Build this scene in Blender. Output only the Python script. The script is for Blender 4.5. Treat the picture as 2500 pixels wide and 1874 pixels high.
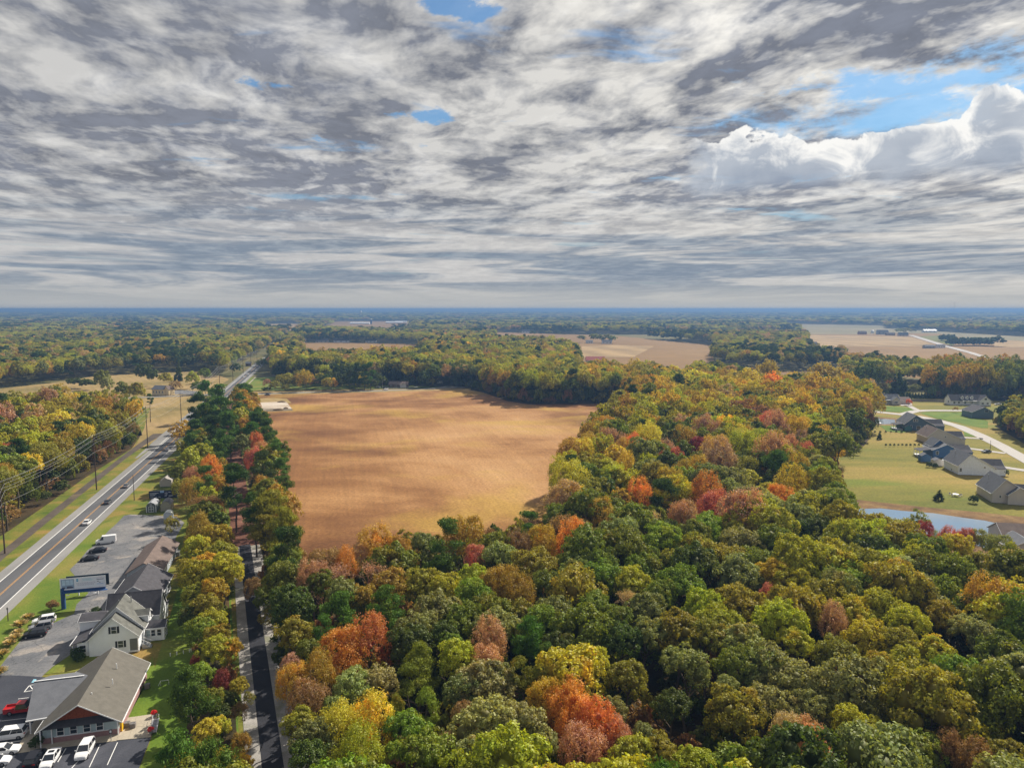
import bpy, bmesh, math, random
import numpy as np
from mathutils import Vector, Matrix

for _o in list(bpy.data.objects):
    bpy.data.objects.remove(_o)
SC = bpy.context.scene
COL = SC.collection
R = math.radians

# ---------------------------------------------------------------- camera
CAM_H = 70.0
FPX, PW, PH, HORIZON = 1735.0, 2500.0, 1874.0, 754.0
TILT = math.atan((PH / 2 - HORIZON) / FPX)
cd = bpy.data.cameras.new('camera')
cam = bpy.data.objects.new('camera', cd)
COL.objects.link(cam)
cam.location = (0, 0, CAM_H)
cam.rotation_euler = (R(90) - TILT, 0, 0)
cd.sensor_fit = 'HORIZONTAL'
cd.sensor_width = 36.0
cd.lens = 36.0 * FPX / PW
cd.clip_start = 0.5
cd.clip_end = 60000
SC.camera = cam

# ---------------------------------------------------------------- exposure
SC.view_settings.view_transform = 'Standard'
SC.view_settings.look = 'None'
SC.view_settings.gamma = 1
SC.view_settings.exposure = 0.45
SC.view_settings.use_curve_mapping = False
SC.render.film_transparent = False
SC.cycles.max_bounces = 6
SC.cycles.diffuse_bounces = 3
SC.cycles.glossy_bounces = 2
SC.cycles.transmission_bounces = 4
SC.cycles.volume_bounces = 0
SC.cycles.transparent_max_bounces = 6
SC.cycles.use_denoising = True

SUN_AZ, SUN_EL = R(40), R(41)          # azimuth clockwise from the view direction (+Y)
SUN_STRENGTH = 5.0


class NB:
    """small helper that chains shader nodes"""
    def __init__(self, tree):
        self.t = tree
        self.n = tree.nodes
        self.l = tree.links

    def put(self, sock, v):
        if isinstance(v, bpy.types.NodeSocket):
            self.l.new(v, sock)
        elif v is not None:
            if hasattr(sock.default_value, '__len__') and not hasattr(v, '__len__'):
                v = (v, v, v)
            if hasattr(sock.default_value, '__len__') and len(sock.default_value) == 4 and len(v) == 3:
                v = (*v, 1)
            sock.default_value = v

    def m(self, op, a, b=None, c=None, clamp=False):
        n = self.n.new('ShaderNodeMath')
        n.operation = op
        n.use_clamp = clamp
        self.put(n.inputs[0], a)
        if b is not None:
            self.put(n.inputs[1], b)
        if c is not None:
            self.put(n.inputs[2], c)
        return n.outputs[0]

    def v(self, op, a, b=None):
        n = self.n.new('ShaderNodeVectorMath')
        n.operation = op
        self.put(n.inputs[0], a)
        if b is not None:
            self.put(n.inputs['Scale'] if op == 'SCALE' else n.inputs[1], b)
        return n.outputs['Value'] if op in ('LENGTH', 'DOT_PRODUCT', 'DISTANCE') else n.outputs[0]

    def sep(self, a):
        n = self.n.new('ShaderNodeSeparateXYZ')
        self.put(n.inputs[0], a)
        return n.outputs

    def comb(self, x, y, z=0.0):
        n = self.n.new('ShaderNodeCombineXYZ')
        for i, q in enumerate((x, y, z)):
            self.put(n.inputs[i], q)
        return n.outputs[0]

    def noise(self, vec, scale=1.0, detail=4.0, rough=0.5, dist=0.0, color=False, dims='3D'):
        n = self.n.new('ShaderNodeTexNoise')
        n.noise_dimensions = dims
        self.put(n.inputs['Vector'], vec)
        n.inputs['Scale'].default_value = scale
        n.inputs['Detail'].default_value = detail
        n.inputs['Roughness'].default_value = rough
        n.inputs['Distortion'].default_value = dist
        return n.outputs['Color'] if color else n.outputs['Fac']

    def step(self, x, lo, hi, a=0.0, b=1.0):
        n = self.n.new('ShaderNodeMapRange')
        n.interpolation_type = 'SMOOTHSTEP'
        self.put(n.inputs['Value'], x)
        for k, q in (('From Min', lo), ('From Max', hi), ('To Min', a), ('To Max', b)):
            self.put(n.inputs[k], q)
        return n.outputs[0]

    def mix(self, f, a, b, mode='MIX'):
        n = self.n.new('ShaderNodeMix')
        n.data_type = 'RGBA'
        n.blend_type = mode
        n.clamp_factor = True
        self.put(n.inputs[0], f)
        self.put(n.inputs[6], a)
        self.put(n.inputs[7], b)
        return n.outputs[2]

    def ramp(self, f, stops):
        n = self.n.new('ShaderNodeValToRGB')
        e = n.color_ramp.elements
        e[0].position, e[0].color = stops[0][0], (*stops[0][1], 1)
        e[1].position, e[1].color = stops[-1][0], (*stops[-1][1], 1)
        for p, c in stops[1:-1]:
            q = e.new(p)
            q.color = (*c, 1)
        self.put(n.inputs[0], f)
        return n.outputs[0]


# ---------------------------------------------------------------- sky
def build_world():
    w = bpy.data.worlds.new('World')
    SC.world = w
    w.use_nodes = True
    w.cycles.sampling_method = 'MANUAL'
    w.cycles.sample_map_resolution = 512
    t = w.node_tree
    t.nodes.clear()
    b = NB(t)
    b.noise2 = lambda *a_, **k_: b.noise(*a_, dims='2D', **k_)
    sky = t.nodes.new('ShaderNodeTexSky')
    sky.sky_type = 'NISHITA'
    sky.sun_disc = False
    sky.sun_elevation = SUN_EL
    sky.sun_rotation = SUN_AZ
    sky.altitude = 70
    sky.air_density = 1.2
    sky.dust_density = 0.8
    sky.ozone_density = 2.0
    tc = t.nodes.new('ShaderNodeTexCoord')
    d = tc.outputs['Generated']
    x, y, z = b.sep(d)
    zc = b.m('MAXIMUM', z, 0.0)
    den = b.m('ADD', zc, 0.055)
    # cloud deck seen in perspective: a flat layer, turned a little so its rolls run up to the right
    pu = b.m('DIVIDE', x, den)
    pv = b.m('DIVIDE', y, den)
    ang = R(12)
    qu = b.m('ADD', b.m('MULTIPLY', pu, math.cos(ang)), b.m('MULTIPLY', pv, math.sin(ang)))
    qv = b.m('SUBTRACT', b.m('MULTIPLY', pv, math.cos(ang)), b.m('MULTIPLY', pu, math.sin(ang)))
    p = b.comb(qu, qv, 0.0)
    az = b.m('ARCTAN2', x, y)
    el = b.m('ARCSINE', b.m('MINIMUM', zc, 1.0))
    sd = (math.sin(SUN_AZ) * math.cos(SUN_EL), math.cos(SUN_AZ) * math.cos(SUN_EL), math.sin(SUN_EL))
    near_sun = b.m('POWER', b.m('MAXIMUM', b.v('DOT_PRODUCT', d, sd), 0.0), 5.0)

    warp = b.v('SCALE', b.v('SUBTRACT', b.noise2(p, 1.6, 2, 0.5, color=True), (0.5, 0.5, 0.5)), 0.22)
    pw = b.v('ADD', p, warp)
    big = b.noise2(b.v('MULTIPLY', pw, (0.62, 0.50, 1)), 1.0, 2.0, 0.5)
    pm = b.v('ADD', b.v('MULTIPLY', pw, (1.35, 0.95, 1)), (7.3, 2.1, 0))
    mid = b.noise2(pm, 2.1, 6.0, 0.58)
    mid2 = b.noise2(b.v('ADD', pm, (0.05, 0.08, 0)), 2.1, 5.0, 0.58)
    fine = b.noise2(b.v('ADD', b.v('MULTIPLY', pw, (1.5, 1.1, 1)), (3.1, 9.4, 0)), 4.2, 5.0, 0.6)
    dens = b.m('ADD', b.m('ADD', b.m('MULTIPLY', big, 0.27), b.m('MULTIPLY', mid, 0.52)),
               b.m('MULTIPLY', fine, 0.21))
    # the deck is thicker in the upper left and along a roll in the upper right
    dens = b.m('ADD', dens, b.m('MULTIPLY', b.step(az, R(12), R(-30)), 0.036))
    ra = b.m('DIVIDE', b.m('SUBTRACT', az, R(19)), R(17))
    re_ = b.m('DIVIDE', b.m('SUBTRACT', b.m('SUBTRACT', el, R(16.3)), b.m('MULTIPLY', b.m('SUBTRACT', az, R(19)), 0.22)), R(3.6))
    roll = b.step(b.m('SQRT', b.m('ADD', b.m('MULTIPLY', ra, ra), b.m('MULTIPLY', re_, re_))), 1.1, 0.2)
    dens = b.m('ADD', dens, b.m('MULTIPLY', roll, 0.05))
    # thickness -> grey value; the side turned to the sun is brighter
    lit = b.step(dens, 0.385, 0.585, 0.92, 0.0)
    lit = b.m('ADD', lit, b.m('MULTIPLY', b.m('SUBTRACT', mid, mid2), 3.4))
    lit = b.m('ADD', lit, b.m('MULTIPLY', b.m('SUBTRACT', fine, 0.5), -0.55), clamp=True)
    dark_c = b.mix(near_sun, (1.85, 2.0, 2.4), (1.8, 2.0, 2.5))
    lite_c = b.mix(near_sun, (6.1, 6.05, 5.95), (10.6, 10.2, 9.3))
    deck = b.v('SCALE', b.mix(lit, dark_c, lite_c), b.step(b.m('ADD', b.m('MULTIPLY', fine, 0.5), b.m('MULTIPLY', big, 0.5)), 0.36, 0.64, 0.86, 1.16))
    # breaks of blue
    hole_n = b.noise2(b.v('ADD', b.v('MULTIPLY', pw, (0.8, 1.5, 1)), (21.7, 5.2, 0)), 1.1, 5.0, 0.6)
    hole = b.m('MULTIPLY', b.step(hole_n, 0.62, 0.74), 0.75)
    thin = b.step(dens, 0.545, 0.46)
    ae = b.comb(az, b.m('MULTIPLY', el, 2.2), 0)
    wob = b.m('SUBTRACT', b.noise2(ae, 9.0, 7.0, 0.66), 0.5)

    def patch(a0, e0, ra, re, amt, dk=11.0):
        da = b.m('DIVIDE', b.m('SUBTRACT', az, R(a0)), R(ra))
        de = b.m('DIVIDE', b.m('SUBTRACT', el, R(e0)), R(re))
        rr = b.m('SQRT', b.m('ADD', b.m('MULTIPLY', da, da), b.m('MULTIPLY', de, de)))
        return b.m('MULTIPLY', b.step(b.m('ADD', b.m('ADD', rr, b.m('MULTIPLY', wob, amt)), b.m('MULTIPLY', b.m('SUBTRACT', dens, 0.48), dk)), 1.1, 0.2), 1.0)
    for args in ((33, 15.2, 10.0, 1.7, 3.2, 5.0), (26, 13.2, 12.0, 1.6, 2.4, 1.0), (19, 13.2, 6.0, 0.9, 3.6, 4.0), (-4.5, 22.6, 2.6, 1.1, 3.4),
                 (-13.2, 12.5, 2.4, 0.5, 3.4), (-8.5, 14.6, 2.6, 0.45, 4.4), (22.5, 9.9, 4.0, 0.8, 3.0),
                 (-17.5, 16.0, 2.0, 0.4, 4.4), (52, 17, 9, 4, 3.4), (-60, 20, 9, 3, 3.4)):
        hole = b.m('MAXIMUM', hole, patch(*args))
    blue = b.v('MULTIPLY', sky.outputs[0], (0.42, 0.66, 0.84))
    blue = b.mix(b.step(wob, 0.0, 0.28, 0.0, 0.7), blue, (4.6, 5.0, 5.6))
    veil = b.mix(b.m('MULTIPLY', hole, 0.9), deck, blue)
    # row of cumulus low on the right: crisp sunlit crest, blue-grey body
    cv = b.comb(az, b.m('MULTIPLY', el, 1.25), 0)
    puff = b.noise2(cv, 13.0, 5.0, 0.5, 0.1)
    lump = b.noise2(b.comb(b.m('ADD', az, 0.085), 0.0, 0), 8.0, 2.0, 0.5)
    crest = b.m('ADD', b.m('ADD', R(12.6), b.m('MULTIPLY', b.m('SUBTRACT', lump, 0.5), R(5.0))),
                b.m('MULTIPLY', b.m('SUBTRACT', puff, 0.5), R(6.0)))
    depth = b.m('SUBTRACT', crest, el)
    side = b.step(b.m('ADD', az, b.m('MULTIPLY', wob, 0.2)), R(13), R(17))
    foot = b.step(b.m('ADD', el, b.m('MULTIPLY', wob, 0.05)), R(8.0), R(9.8))
    cm = b.m('MULTIPLY', b.m('MULTIPLY', b.step(depth, -0.0005, 0.003), side), foot)
    body = b.noise2(b.v('ADD', cv, (0.010, 0.022, 0.0)), 17.0, 6.0, 0.6, 0.4)
    cl = b.m('ADD', b.step(depth, 0.032, 0.0), b.m('MULTIPLY', b.m('SUBTRACT', body, 0.52), 4.5), clamp=True)
    cl = b.m('MULTIPLY', cl, b.step(depth, 0.105, 0.03))
    cum = b.mix(cl, b.mix(b.step(depth, 0.02, 0.12), (4.2, 4.6, 5.2), (2.1, 2.6, 3.5)), (8.6, 8.5, 8.2))
    veil = b.mix(b.m('MULTIPLY', cm, 0.95), veil, cum)
    # long flat rolls and milky air towards the horizon
    flat = b.noise2(b.comb(b.m('MULTIPLY', az, 2.2), b.m('MULTIPLY', el, 30.0), 0), 1.7, 5.0, 0.62, 0.5)
    lowc = b.mix(b.step(flat, 0.40, 0.62), b.mix(near_sun, (1.95, 2.5, 3.2), (2.3, 2.8, 3.5)),
                 b.mix(near_sun, (5.2, 5.15, 5.1), (8.2, 7.7, 6.8)))
    veil = b.mix(b.step(el, R(10.0), R(3.5), 0.0, 0.8), veil, lowc)
    haze = b.mix(near_sun, (4.1, 4.15, 4.1), (5.9, 5.6, 5.0))
    veil = b.mix(b.step(el, R(2.8), R(0.3), 0.0, 0.9), veil, haze)
    bg = t.nodes.new('ShaderNodeBackground')
    b.put(bg.inputs['Color'], veil)
    bg.inputs['Strength'].default_value = 0.085
    out = t.nodes.new('ShaderNodeOutputWorld')
    t.links.new(bg.outputs[0], out.inputs[0])


build_world()
sl = bpy.data.lights.new('sun', 'SUN')
sl.energy = SUN_STRENGTH
sl.angle = R(0.6)
sl.color = (1.0, 0.93, 0.82)
sun = bpy.data.objects.new('sun', sl)
COL.objects.link(sun)
sun.rotation_euler = Vector((-math.sin(SUN_AZ) * math.cos(SUN_EL), -math.cos(SUN_AZ) * math.cos(SUN_EL),
                             -math.sin(SUN_EL))).to_track_quat('-Z', 'Y').to_euler()
sun.location = (0, 0, 500)


# ---------------------------------------------------------------- helpers
def at(px, py, z=0.0):
    """point of the place that the photograph shows at (px, py), at height z"""
    a = (px - PW / 2) / FPX
    c = (PH / 2 - py) / FPX
    dy = math.cos(TILT) + math.sin(TILT) * c
    dz = math.cos(TILT) * c - math.sin(TILT)
    t = (CAM_H - z) / -dz
    return Vector((t * a, t * dy, z))


def pix(x, y, z):
    d = y * math.cos(TILT) - (z - CAM_H) * math.sin(TILT)
    u = y * math.sin(TILT) + (z - CAM_H) * math.cos(TILT)
    return PW / 2 + FPX * x / d, PH / 2 - FPX * u / d, d


def tag(o, label=None, cat=None, group=None, kind=None):
    if label:
        o['label'] = label
    if cat:
        o['category'] = cat
    if group:
        o['group'] = group
    if kind:
        o['kind'] = kind
    return o


def empty(name, loc, rz=0.0, label=None, cat=None, group=None):
    o = bpy.data.objects.new(name, None)
    o.empty_display_size = 0.5
    COL.objects.link(o)
    o.location = loc
    o.rotation_euler = (0, 0, rz)
    return tag(o, label, cat, group)


def link_mesh(name, me, parent=None, loc=None, rz=0.0):
    o = bpy.data.objects.new(name, me)
    COL.objects.link(o)
    if parent is not None:
        o.parent = parent
    if loc is not None:
        o.location = loc
    if rz:
        o.rotation_euler = (0, 0, rz)
    return o


class MB:
    """collects primitive solids in local coordinates, builds one mesh"""
    def __init__(self):
        self.v, self.f = [], []

    def add(self, vs, fs):
        k = len(self.v)
        self.v += [tuple(q) for q in vs]
        self.f += [tuple(i + k for i in f) for f in fs]
        return self

    def box(self, x0, x1, y0, y1, z0, z1):
        return self.add([(x0, y0, z0), (x1, y0, z0), (x1, y1, z0), (x0, y1, z0),
                         (x0, y0, z1), (x1, y0, z1), (x1, y1, z1), (x0, y1, z1)],
                        [(0, 3, 2, 1), (4, 5, 6, 7), (0, 1, 5, 4), (1, 2, 6, 5), (2, 3, 7, 6), (3, 0, 4, 7)])

    def tube(self, a, b, r0, r1=None, n=6):
        a, b = Vector(a), Vector(b)
        r1 = r0 if r1 is None else r1
        d = (b - a).normalized()
        u = d.orthogonal().normalized()
        w = d.cross(u)
        vs = [a + (u * math.cos(t) + w * math.sin(t)) * r0 for t in (i * 2 * math.pi / n for i in range(n))]
        vs += [b + (u * math.cos(t) + w * math.sin(t)) * r1 for t in (i * 2 * math.pi / n for i in range(n))]
        fs = [(i, (i + 1) % n, n + (i + 1) % n, n + i) for i in range(n)]
        fs += [tuple(range(n - 1, -1, -1)), tuple(range(n, 2 * n))]
        return self.add(vs, fs)

    def prism(self, prof, x0, x1, axis='x'):
        """closed profile extruded; axis x: profile in (y,z); axis y: profile in (x,z)"""
        n = len(prof)
        if axis == 'x':
            vs = [(x0, p, q) for p, q in prof] + [(x1, p, q) for p, q in prof]
        elif axis == 'y':
            vs = [(p, x0, q) for p, q in prof] + [(p, x1, q) for p, q in prof]
        else:
            vs = [(p, q, x0) for p, q in prof] + [(p, q, x1) for p, q in prof]
        fs = [(i, (i + 1) % n, n + (i + 1) % n, n + i) for i in range(n)]
        fs += [tuple(range(n - 1, -1, -1)), tuple(range(n, 2 * n))]
        return self.add(vs, fs)

    def slab(self, quad, t):
        """a sheet with thickness t below the four given points"""
        q = [Vector(p) for p in quad]
        n = (q[1] - q[0]).cross(q[2] - q[0]).normalized()
        if n.z < 0:
            n = -n
        k = len(q)
        lo = [p - n * t for p in q]
        fs = [tuple(range(k)), tuple(range(2 * k - 1, k - 1, -1))]
        fs += [(i, i + k, (i + 1) % k + k, (i + 1) % k) for i in range(k)]
        return self.add(q + lo, fs)

    def build(self, name, mat, parent=None, loc=None, rz=0.0, smooth=False, bevel=0):
        me = bpy.data.meshes.new(name)
        me.from_pydata(self.v, [], self.f)
        bm = bmesh.new()
        bm.from_mesh(me)
        bmesh.ops.recalc_face_normals(bm, faces=bm.faces)
        if bevel:
            bmesh.ops.bevel(bm, geom=bm.edges[:], offset=bevel, segments=1, affect='EDGES')
        bm.to_mesh(me)
        bm.free()
        if smooth:
            me.polygons.foreach_set('use_smooth', [True] * len(me.polygons))
        me.materials.append(mat)
        return link_mesh(name, me, parent, loc, rz)


def copy_tree(o, parent=None):
    c = o.copy()
    COL.objects.link(c)
    if parent is not None:
        c.parent = parent
        c.matrix_parent_inverse = o.matrix_parent_inverse
    for ch in list(o.children):
        copy_tree(ch, c)
    return c


def in_poly(x, y, poly):
    """vectorised point in polygon"""
    x = np.asarray(x)
    y = np.asarray(y)
    r = np.zeros(x.shape, bool)
    n = len(poly)
    j = n - 1
    for i in range(n):
        xi, yi = poly[i][0], poly[i][1]
        xj, yj = poly[j][0], poly[j][1]
        if yi != yj:
            c = ((yi > y) != (yj > y)) & (x < (xj - xi) * (y - yi) / (yj - yi) + xi)
            r ^= c
        j = i
    return r


# ---------------------------------------------------------------- materials
MATS = {}


def mat(name, col, rough=0.7, metal=0.0, var=0.12, scale=1.5, spec=0.35, bump=0.0, coords='Object', trans=0.0):
    """plain painted / built surface with soft grain and wear"""
    if name in MATS:
        return MATS[name]
    m = bpy.data.materials.new(name)
    m.use_nodes = True
    t = m.node_tree
    b = NB(t)
    bs = t.nodes['Principled BSDF']
    tc = t.nodes.new('ShaderNodeTexCoord')
    vec = tc.outputs[coords]
    n1 = b.noise(vec, scale, 5, 0.6)
    n2 = b.noise(vec, scale * 9, 3, 0.6)
    f = b.m('ADD', b.m('MULTIPLY', n1, 0.65), b.m('MULTIPLY', n2, 0.35))
    k = b.step(f, 0.3, 0.7, 1 - var, 1 + var)
    b.put(bs.inputs['Base Color'], b.v('SCALE', (col[0], col[1], col[2]), k))
    bs.inputs['Roughness'].default_value = rough
    bs.inputs['Metallic'].default_value = metal
    bs.inputs['Specular IOR Level'].default_value = spec
    if bump:
        bp = t.nodes.new('ShaderNodeBump')
        bp.inputs['Strength'].default_value = bump
        bp.inputs['Distance'].default_value = 0.05
        b.put(bp.inputs['Height'], n2)
        t.links.new(bp.outputs[0], bs.inputs['Normal'])
    MATS[name] = m
    return m


def ground_mat(name, stops, scale, detail=6, rough=0.95, stretch=(1, 1, 1), rot=0.0, fine=None, fine_amt=0.25,
               rows=None, mix2=None, cracks=None, streak=None):
    """ground cover in world position: large mottles, fine grain, optional rows"""
    m = bpy.data.materials.new(name)
    m.use_nodes = True
    t = m.node_tree
    b = NB(t)
    bs = t.nodes['Principled BSDF']
    g = t.nodes.new('ShaderNodeNewGeometry')
    mp = t.nodes.new('ShaderNodeMapping')
    mp.inputs['Rotation'].default_value = (0, 0, rot)
    mp.inputs['Scale'].default_value = stretch
    t.links.new(g.outputs['Position'], mp.inputs['Vector'])
    vec = mp.outputs[0]
    n = b.noise(vec, scale, detail, 0.6, 0.3)
    c = b.ramp(n, stops)
    if mix2:
        col2, sc2, lo, hi, amt = mix2
        c = b.mix(b.m('MULTIPLY', b.step(b.noise(vec, sc2, 4, 0.55, 0.4), lo, hi), amt), c, col2)
    fn = b.noise(g.outputs['Position'], fine or scale * 30, 3, 0.7)
    c = b.v('SCALE', c, b.step(fn, 0.25, 0.75, 1 - fine_amt, 1 + fine_amt))
    if cracks:
        vo = t.nodes.new('ShaderNodeTexVoronoi')
        vo.feature = 'DISTANCE_TO_EDGE'
        vo.inputs['Scale'].default_value = cracks[0]
        b.put(vo.inputs['Vector'], b.v('ADD', g.outputs['Position'], b.v('SCALE', b.noise(g.outputs['Position'], 0.5, 3, 0.6, color=True), 2.5)))
        c = b.v('SCALE', c, b.step(vo.outputs['Distance'], 0.0, 0.022, cracks[1], 1.0))
    if streak:
        sa, lo_, hi_, amt_ = streak
        x, y, z = b.sep(g.outputs['Position'])
        along = b.m('ADD', b.m('MULTIPLY', x, math.cos(sa)), b.m('MULTIPLY', y, math.sin(sa)))
        across = b.m('SUBTRACT', b.m('MULTIPLY', y, math.cos(sa)), b.m('MULTIPLY', x, math.sin(sa)))
        sn = b.noise(b.comb(b.m('MULTIPLY', along, lo_), b.m('MULTIPLY', across, hi_), 0), 1.0, 5, 0.65)
        c = b.v('SCALE', c, b.step(sn, 0.3, 0.7, 1 - amt_, 1 + amt_))
    if rows:
        per, amt, ra = rows
        x, y, z = b.sep(g.outputs['Position'])
        q = b.m('ADD', b.m('MULTIPLY', x, math.cos(ra) / per), b.m('MULTIPLY', y, math.sin(ra) / per))
        q = b.m('ADD', q, b.m('MULTIPLY', b.noise(vec, scale * 2, 2, 0.5), 1.2))
        s = b.m('SINE', b.m('MULTIPLY', q, 2 * math.pi))
        c = b.v('SCALE', c, b.m('ADD', 1.0, b.m('MULTIPLY', s, amt)))
    b.put(bs.inputs['Base Color'], c)
    bs.inputs['Roughness'].default_value = rough
    bs.inputs['Specular IOR Level'].default_value = 0.15
    MATS[name] = m
    return m


def sheet(name, pts, z, m, kind='structure', label=None):
    """flat ground sheet from pixel (px,py) or world points, triangulated"""
    vs = []
    for p in pts:
        if isinstance(p, Vector):
            vs.append((p.x, p.y, z))
        else:
            q = at(*p)
            vs.append((q.x, q.y, z))
    bm = bmesh.new()
    f = bm.faces.new([bm.verts.new(v) for v in vs])
    if f.normal.z < 0:
        f.normal_flip()
    bm.normal_update()
    if f.normal.z < 0:
        bmesh.ops.reverse_faces(bm, faces=[f])
    bmesh.ops.triangulate(bm, faces=bm.faces[:])
    me = bpy.data.meshes.new(name)
    bm.to_mesh(me)
    bm.free()
    me.materials.append(m)
    o = link_mesh(name, me)
    tag(o, label, None, None, kind)
    return o


def ribbon(name, pts, widths, z, m, parent=None, kind='structure'):
    """strip of road along a centre line of world points"""
    pts = [Vector((p[0], p[1], 0)) for p in pts]
    vs, fs = [], []
    for i, p in enumerate(pts):
        a = pts[max(i - 1, 0)]
        c = pts[min(i + 1, len(pts) - 1)]
        d = (c - a).normalized()
        n = Vector((-d.y, d.x, 0))
        w = widths[i] if isinstance(widths, (list, tuple)) else widths
        vs += [(*(p + n * w / 2).xy, z), (*(p - n * w / 2).xy, z)]
        if i:
            fs.append((2 * i - 1, 2 * i + 1, 2 * i, 2 * i - 2))
    me = bpy.data.meshes.new(name)
    me.from_pydata(vs, [], fs)
    me.materials.append(m)
    o = link_mesh(name, me, parent)
    if parent is None:
        tag(o, kind=kind)
    return o


def offset_line(pts, off):
    pts = [Vector((p[0], p[1], 0)) for p in pts]
    out = []
    for i, p in enumerate(pts):
        d = (pts[min(i + 1, len(pts) - 1)] - pts[max(i - 1, 0)]).normalized()
        out.append(p + Vector((d.y, -d.x, 0)) * off)
    return out
# ================================================================ GROUND
RA = R(14.96)                           # the highway leaves to the left of the view direction
M_BASE = ground_mat('meadow_ground', [(0.30, (0.10, 0.10, 0.030)), (0.5, (0.15, 0.13, 0.045)), (0.72, (0.20, 0.15, 0.06))],
                    0.012, fine=1.2, fine_amt=0.2)
M_FIELD = ground_mat('stubble_field_soil',
                     [(0.38, (0.14, 0.060, 0.021)), (0.46, (0.235, 0.110, 0.038)), (0.53, (0.35, 0.183, 0.070)), (0.65, (0.45, 0.26, 0.114))],
                     0.0095, detail=9, stretch=(0.9, 1.0, 1), rot=R(24), fine=0.9, fine_amt=0.26,
                     streak=(R(104), 0.012, 0.45, 0.075), mix2=((0.42, 0.27, 0.05), 0.016, 0.5, 0.66, 0.55))
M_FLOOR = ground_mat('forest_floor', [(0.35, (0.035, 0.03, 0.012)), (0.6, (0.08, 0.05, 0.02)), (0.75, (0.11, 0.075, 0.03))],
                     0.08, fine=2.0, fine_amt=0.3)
M_LAWN = ground_mat('mown_lawn', [(0.33, (0.085, 0.145, 0.018)), (0.5, (0.14, 0.175, 0.025)), (0.66, (0.22, 0.19, 0.045)), (0.75, (0.25, 0.20, 0.06))],
                    0.05, fine=2.2, fine_amt=0.22)
M_LAWN2 = ground_mat('green_lawn', [(0.35, (0.075, 0.135, 0.014)), (0.55, (0.125, 0.185, 0.02)), (0.75, (0.2, 0.20, 0.04))],
                     0.06, fine=2.2, fine_amt=0.2)
M_YARD = ground_mat('dry_yard_grass', [(0.32, (0.115, 0.125, 0.016)), (0.46, (0.205, 0.175, 0.028)), (0.60, (0.29, 0.21, 0.05)), (0.76, (0.34, 0.21, 0.075))],
                    0.03, detail=9, fine=1.1, fine_amt=0.24, stretch=(0.35, 1, 1), mix2=((0.13, 0.17, 0.016), 0.02, 0.52, 0.64, 0.8))
M_VERGE = ground_mat('verge_grass', [(0.33, (0.07, 0.115, 0.015)), (0.5, (0.15, 0.16, 0.025)), (0.64, (0.27, 0.18, 0.05)), (0.78, (0.32, 0.20, 0.09))],
                     0.09, fine=2.5, fine_amt=0.2)
M_STRAW = ground_mat('mown_straw_field', [(0.33, (0.20, 0.155, 0.055)), (0.5, (0.31, 0.22, 0.085)), (0.75, (0.38, 0.26, 0.125))],
                     0.02, fine=1.0, fine_amt=0.15, rows=(6.0, 0.05, R(35)))
M_FAR1 = ground_mat('ploughed_field_soil', [(0.35, (0.215, 0.125, 0.045)), (0.7, (0.29, 0.175, 0.066))], 0.004, fine=0.03,
                    fine_amt=0.1, stretch=(1, 0.5, 1))
M_FAR2 = ground_mat('stubble_strip_soil', [(0.35, (0.30, 0.20, 0.09)), (0.7, (0.41, 0.28, 0.135))], 0.004, fine=0.03,
                    fine_amt=0.1, rows=(70, 0.16, R(12)))
M_FAR3 = ground_mat('pale_stubble_soil', [(0.35, (0.20, 0.175, 0.08)), (0.7, (0.28, 0.225, 0.12))], 0.003, fine=0.02, fine_amt=0.12)
M_ASPH = ground_mat('asphalt_road', [(0.3, (0.085, 0.086, 0.092)), (0.7, (0.14, 0.14, 0.145))], 0.15, fine=3, fine_amt=0.12,
                    stretch=(1, 0.12, 1), rot=-RA)
M_SHLD = ground_mat('asphalt_shoulder', [(0.3, (0.20, 0.195, 0.19)), (0.7, (0.29, 0.28, 0.265))], 0.12, fine=3, fine_amt=0.1,
                    stretch=(1, 0.15, 1), rot=-RA)
M_OLDASPH = ground_mat('old_lot_asphalt', [(0.3, (0.10, 0.105, 0.115)), (0.5, (0.165, 0.165, 0.17)), (0.68, (0.25, 0.235, 0.22)), (0.8, (0.34, 0.3, 0.26))],
                       0.07, detail=8, fine=2.0, fine_amt=0.2, mix2=((0.34, 0.30, 0.26), 0.11, 0.56, 0.64, 0.7), cracks=(0.16, 0.62))
M_NEWASPH = ground_mat('new_lot_asphalt', [(0.3, (0.045, 0.048, 0.060)), (0.7, (0.075, 0.078, 0.092))], 0.1, fine=4, fine_amt=0.2,
                       mix2=((0.13, 0.13, 0.15), 0.09, 0.55, 0.7, 0.6))
M_TRAIL = ground_mat('trail_asphalt', [(0.3, (0.026, 0.027, 0.032)), (0.7, (0.048, 0.048, 0.056))], 0.2, fine=5, fine_amt=0.3)
M_GRAVEL = ground_mat('pale_gravel', [(0.3, (0.22, 0.205, 0.185)), (0.55, (0.33, 0.31, 0.285)), (0.75, (0.42, 0.395, 0.36))],
                      0.3, fine=5, fine_amt=0.3, mix2=((0.16, 0.17, 0.07), 0.2, 0.55, 0.7, 0.5))
M_CONC = ground_mat('concrete_slab', [(0.3, (0.36, 0.31, 0.235)), (0.7, (0.47, 0.415, 0.325))], 0.2, fine=4, fine_amt=0.1)
M_PALE = ground_mat('pale_road', [(0.3, (0.42, 0.39, 0.36)), (0.7, (0.52, 0.485, 0.45))], 0.02, fine=1, fine_amt=0.08)
M_DIRTP = ground_mat('dark_path_dirt', [(0.3, (0.075, 0.062, 0.05)), (0.7, (0.125, 0.10, 0.08))], 0.15, fine=3, fine_amt=0.2,
                     mix2=((0.2, 0.15, 0.07), 0.1, 0.55, 0.7, 0.5))
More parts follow.
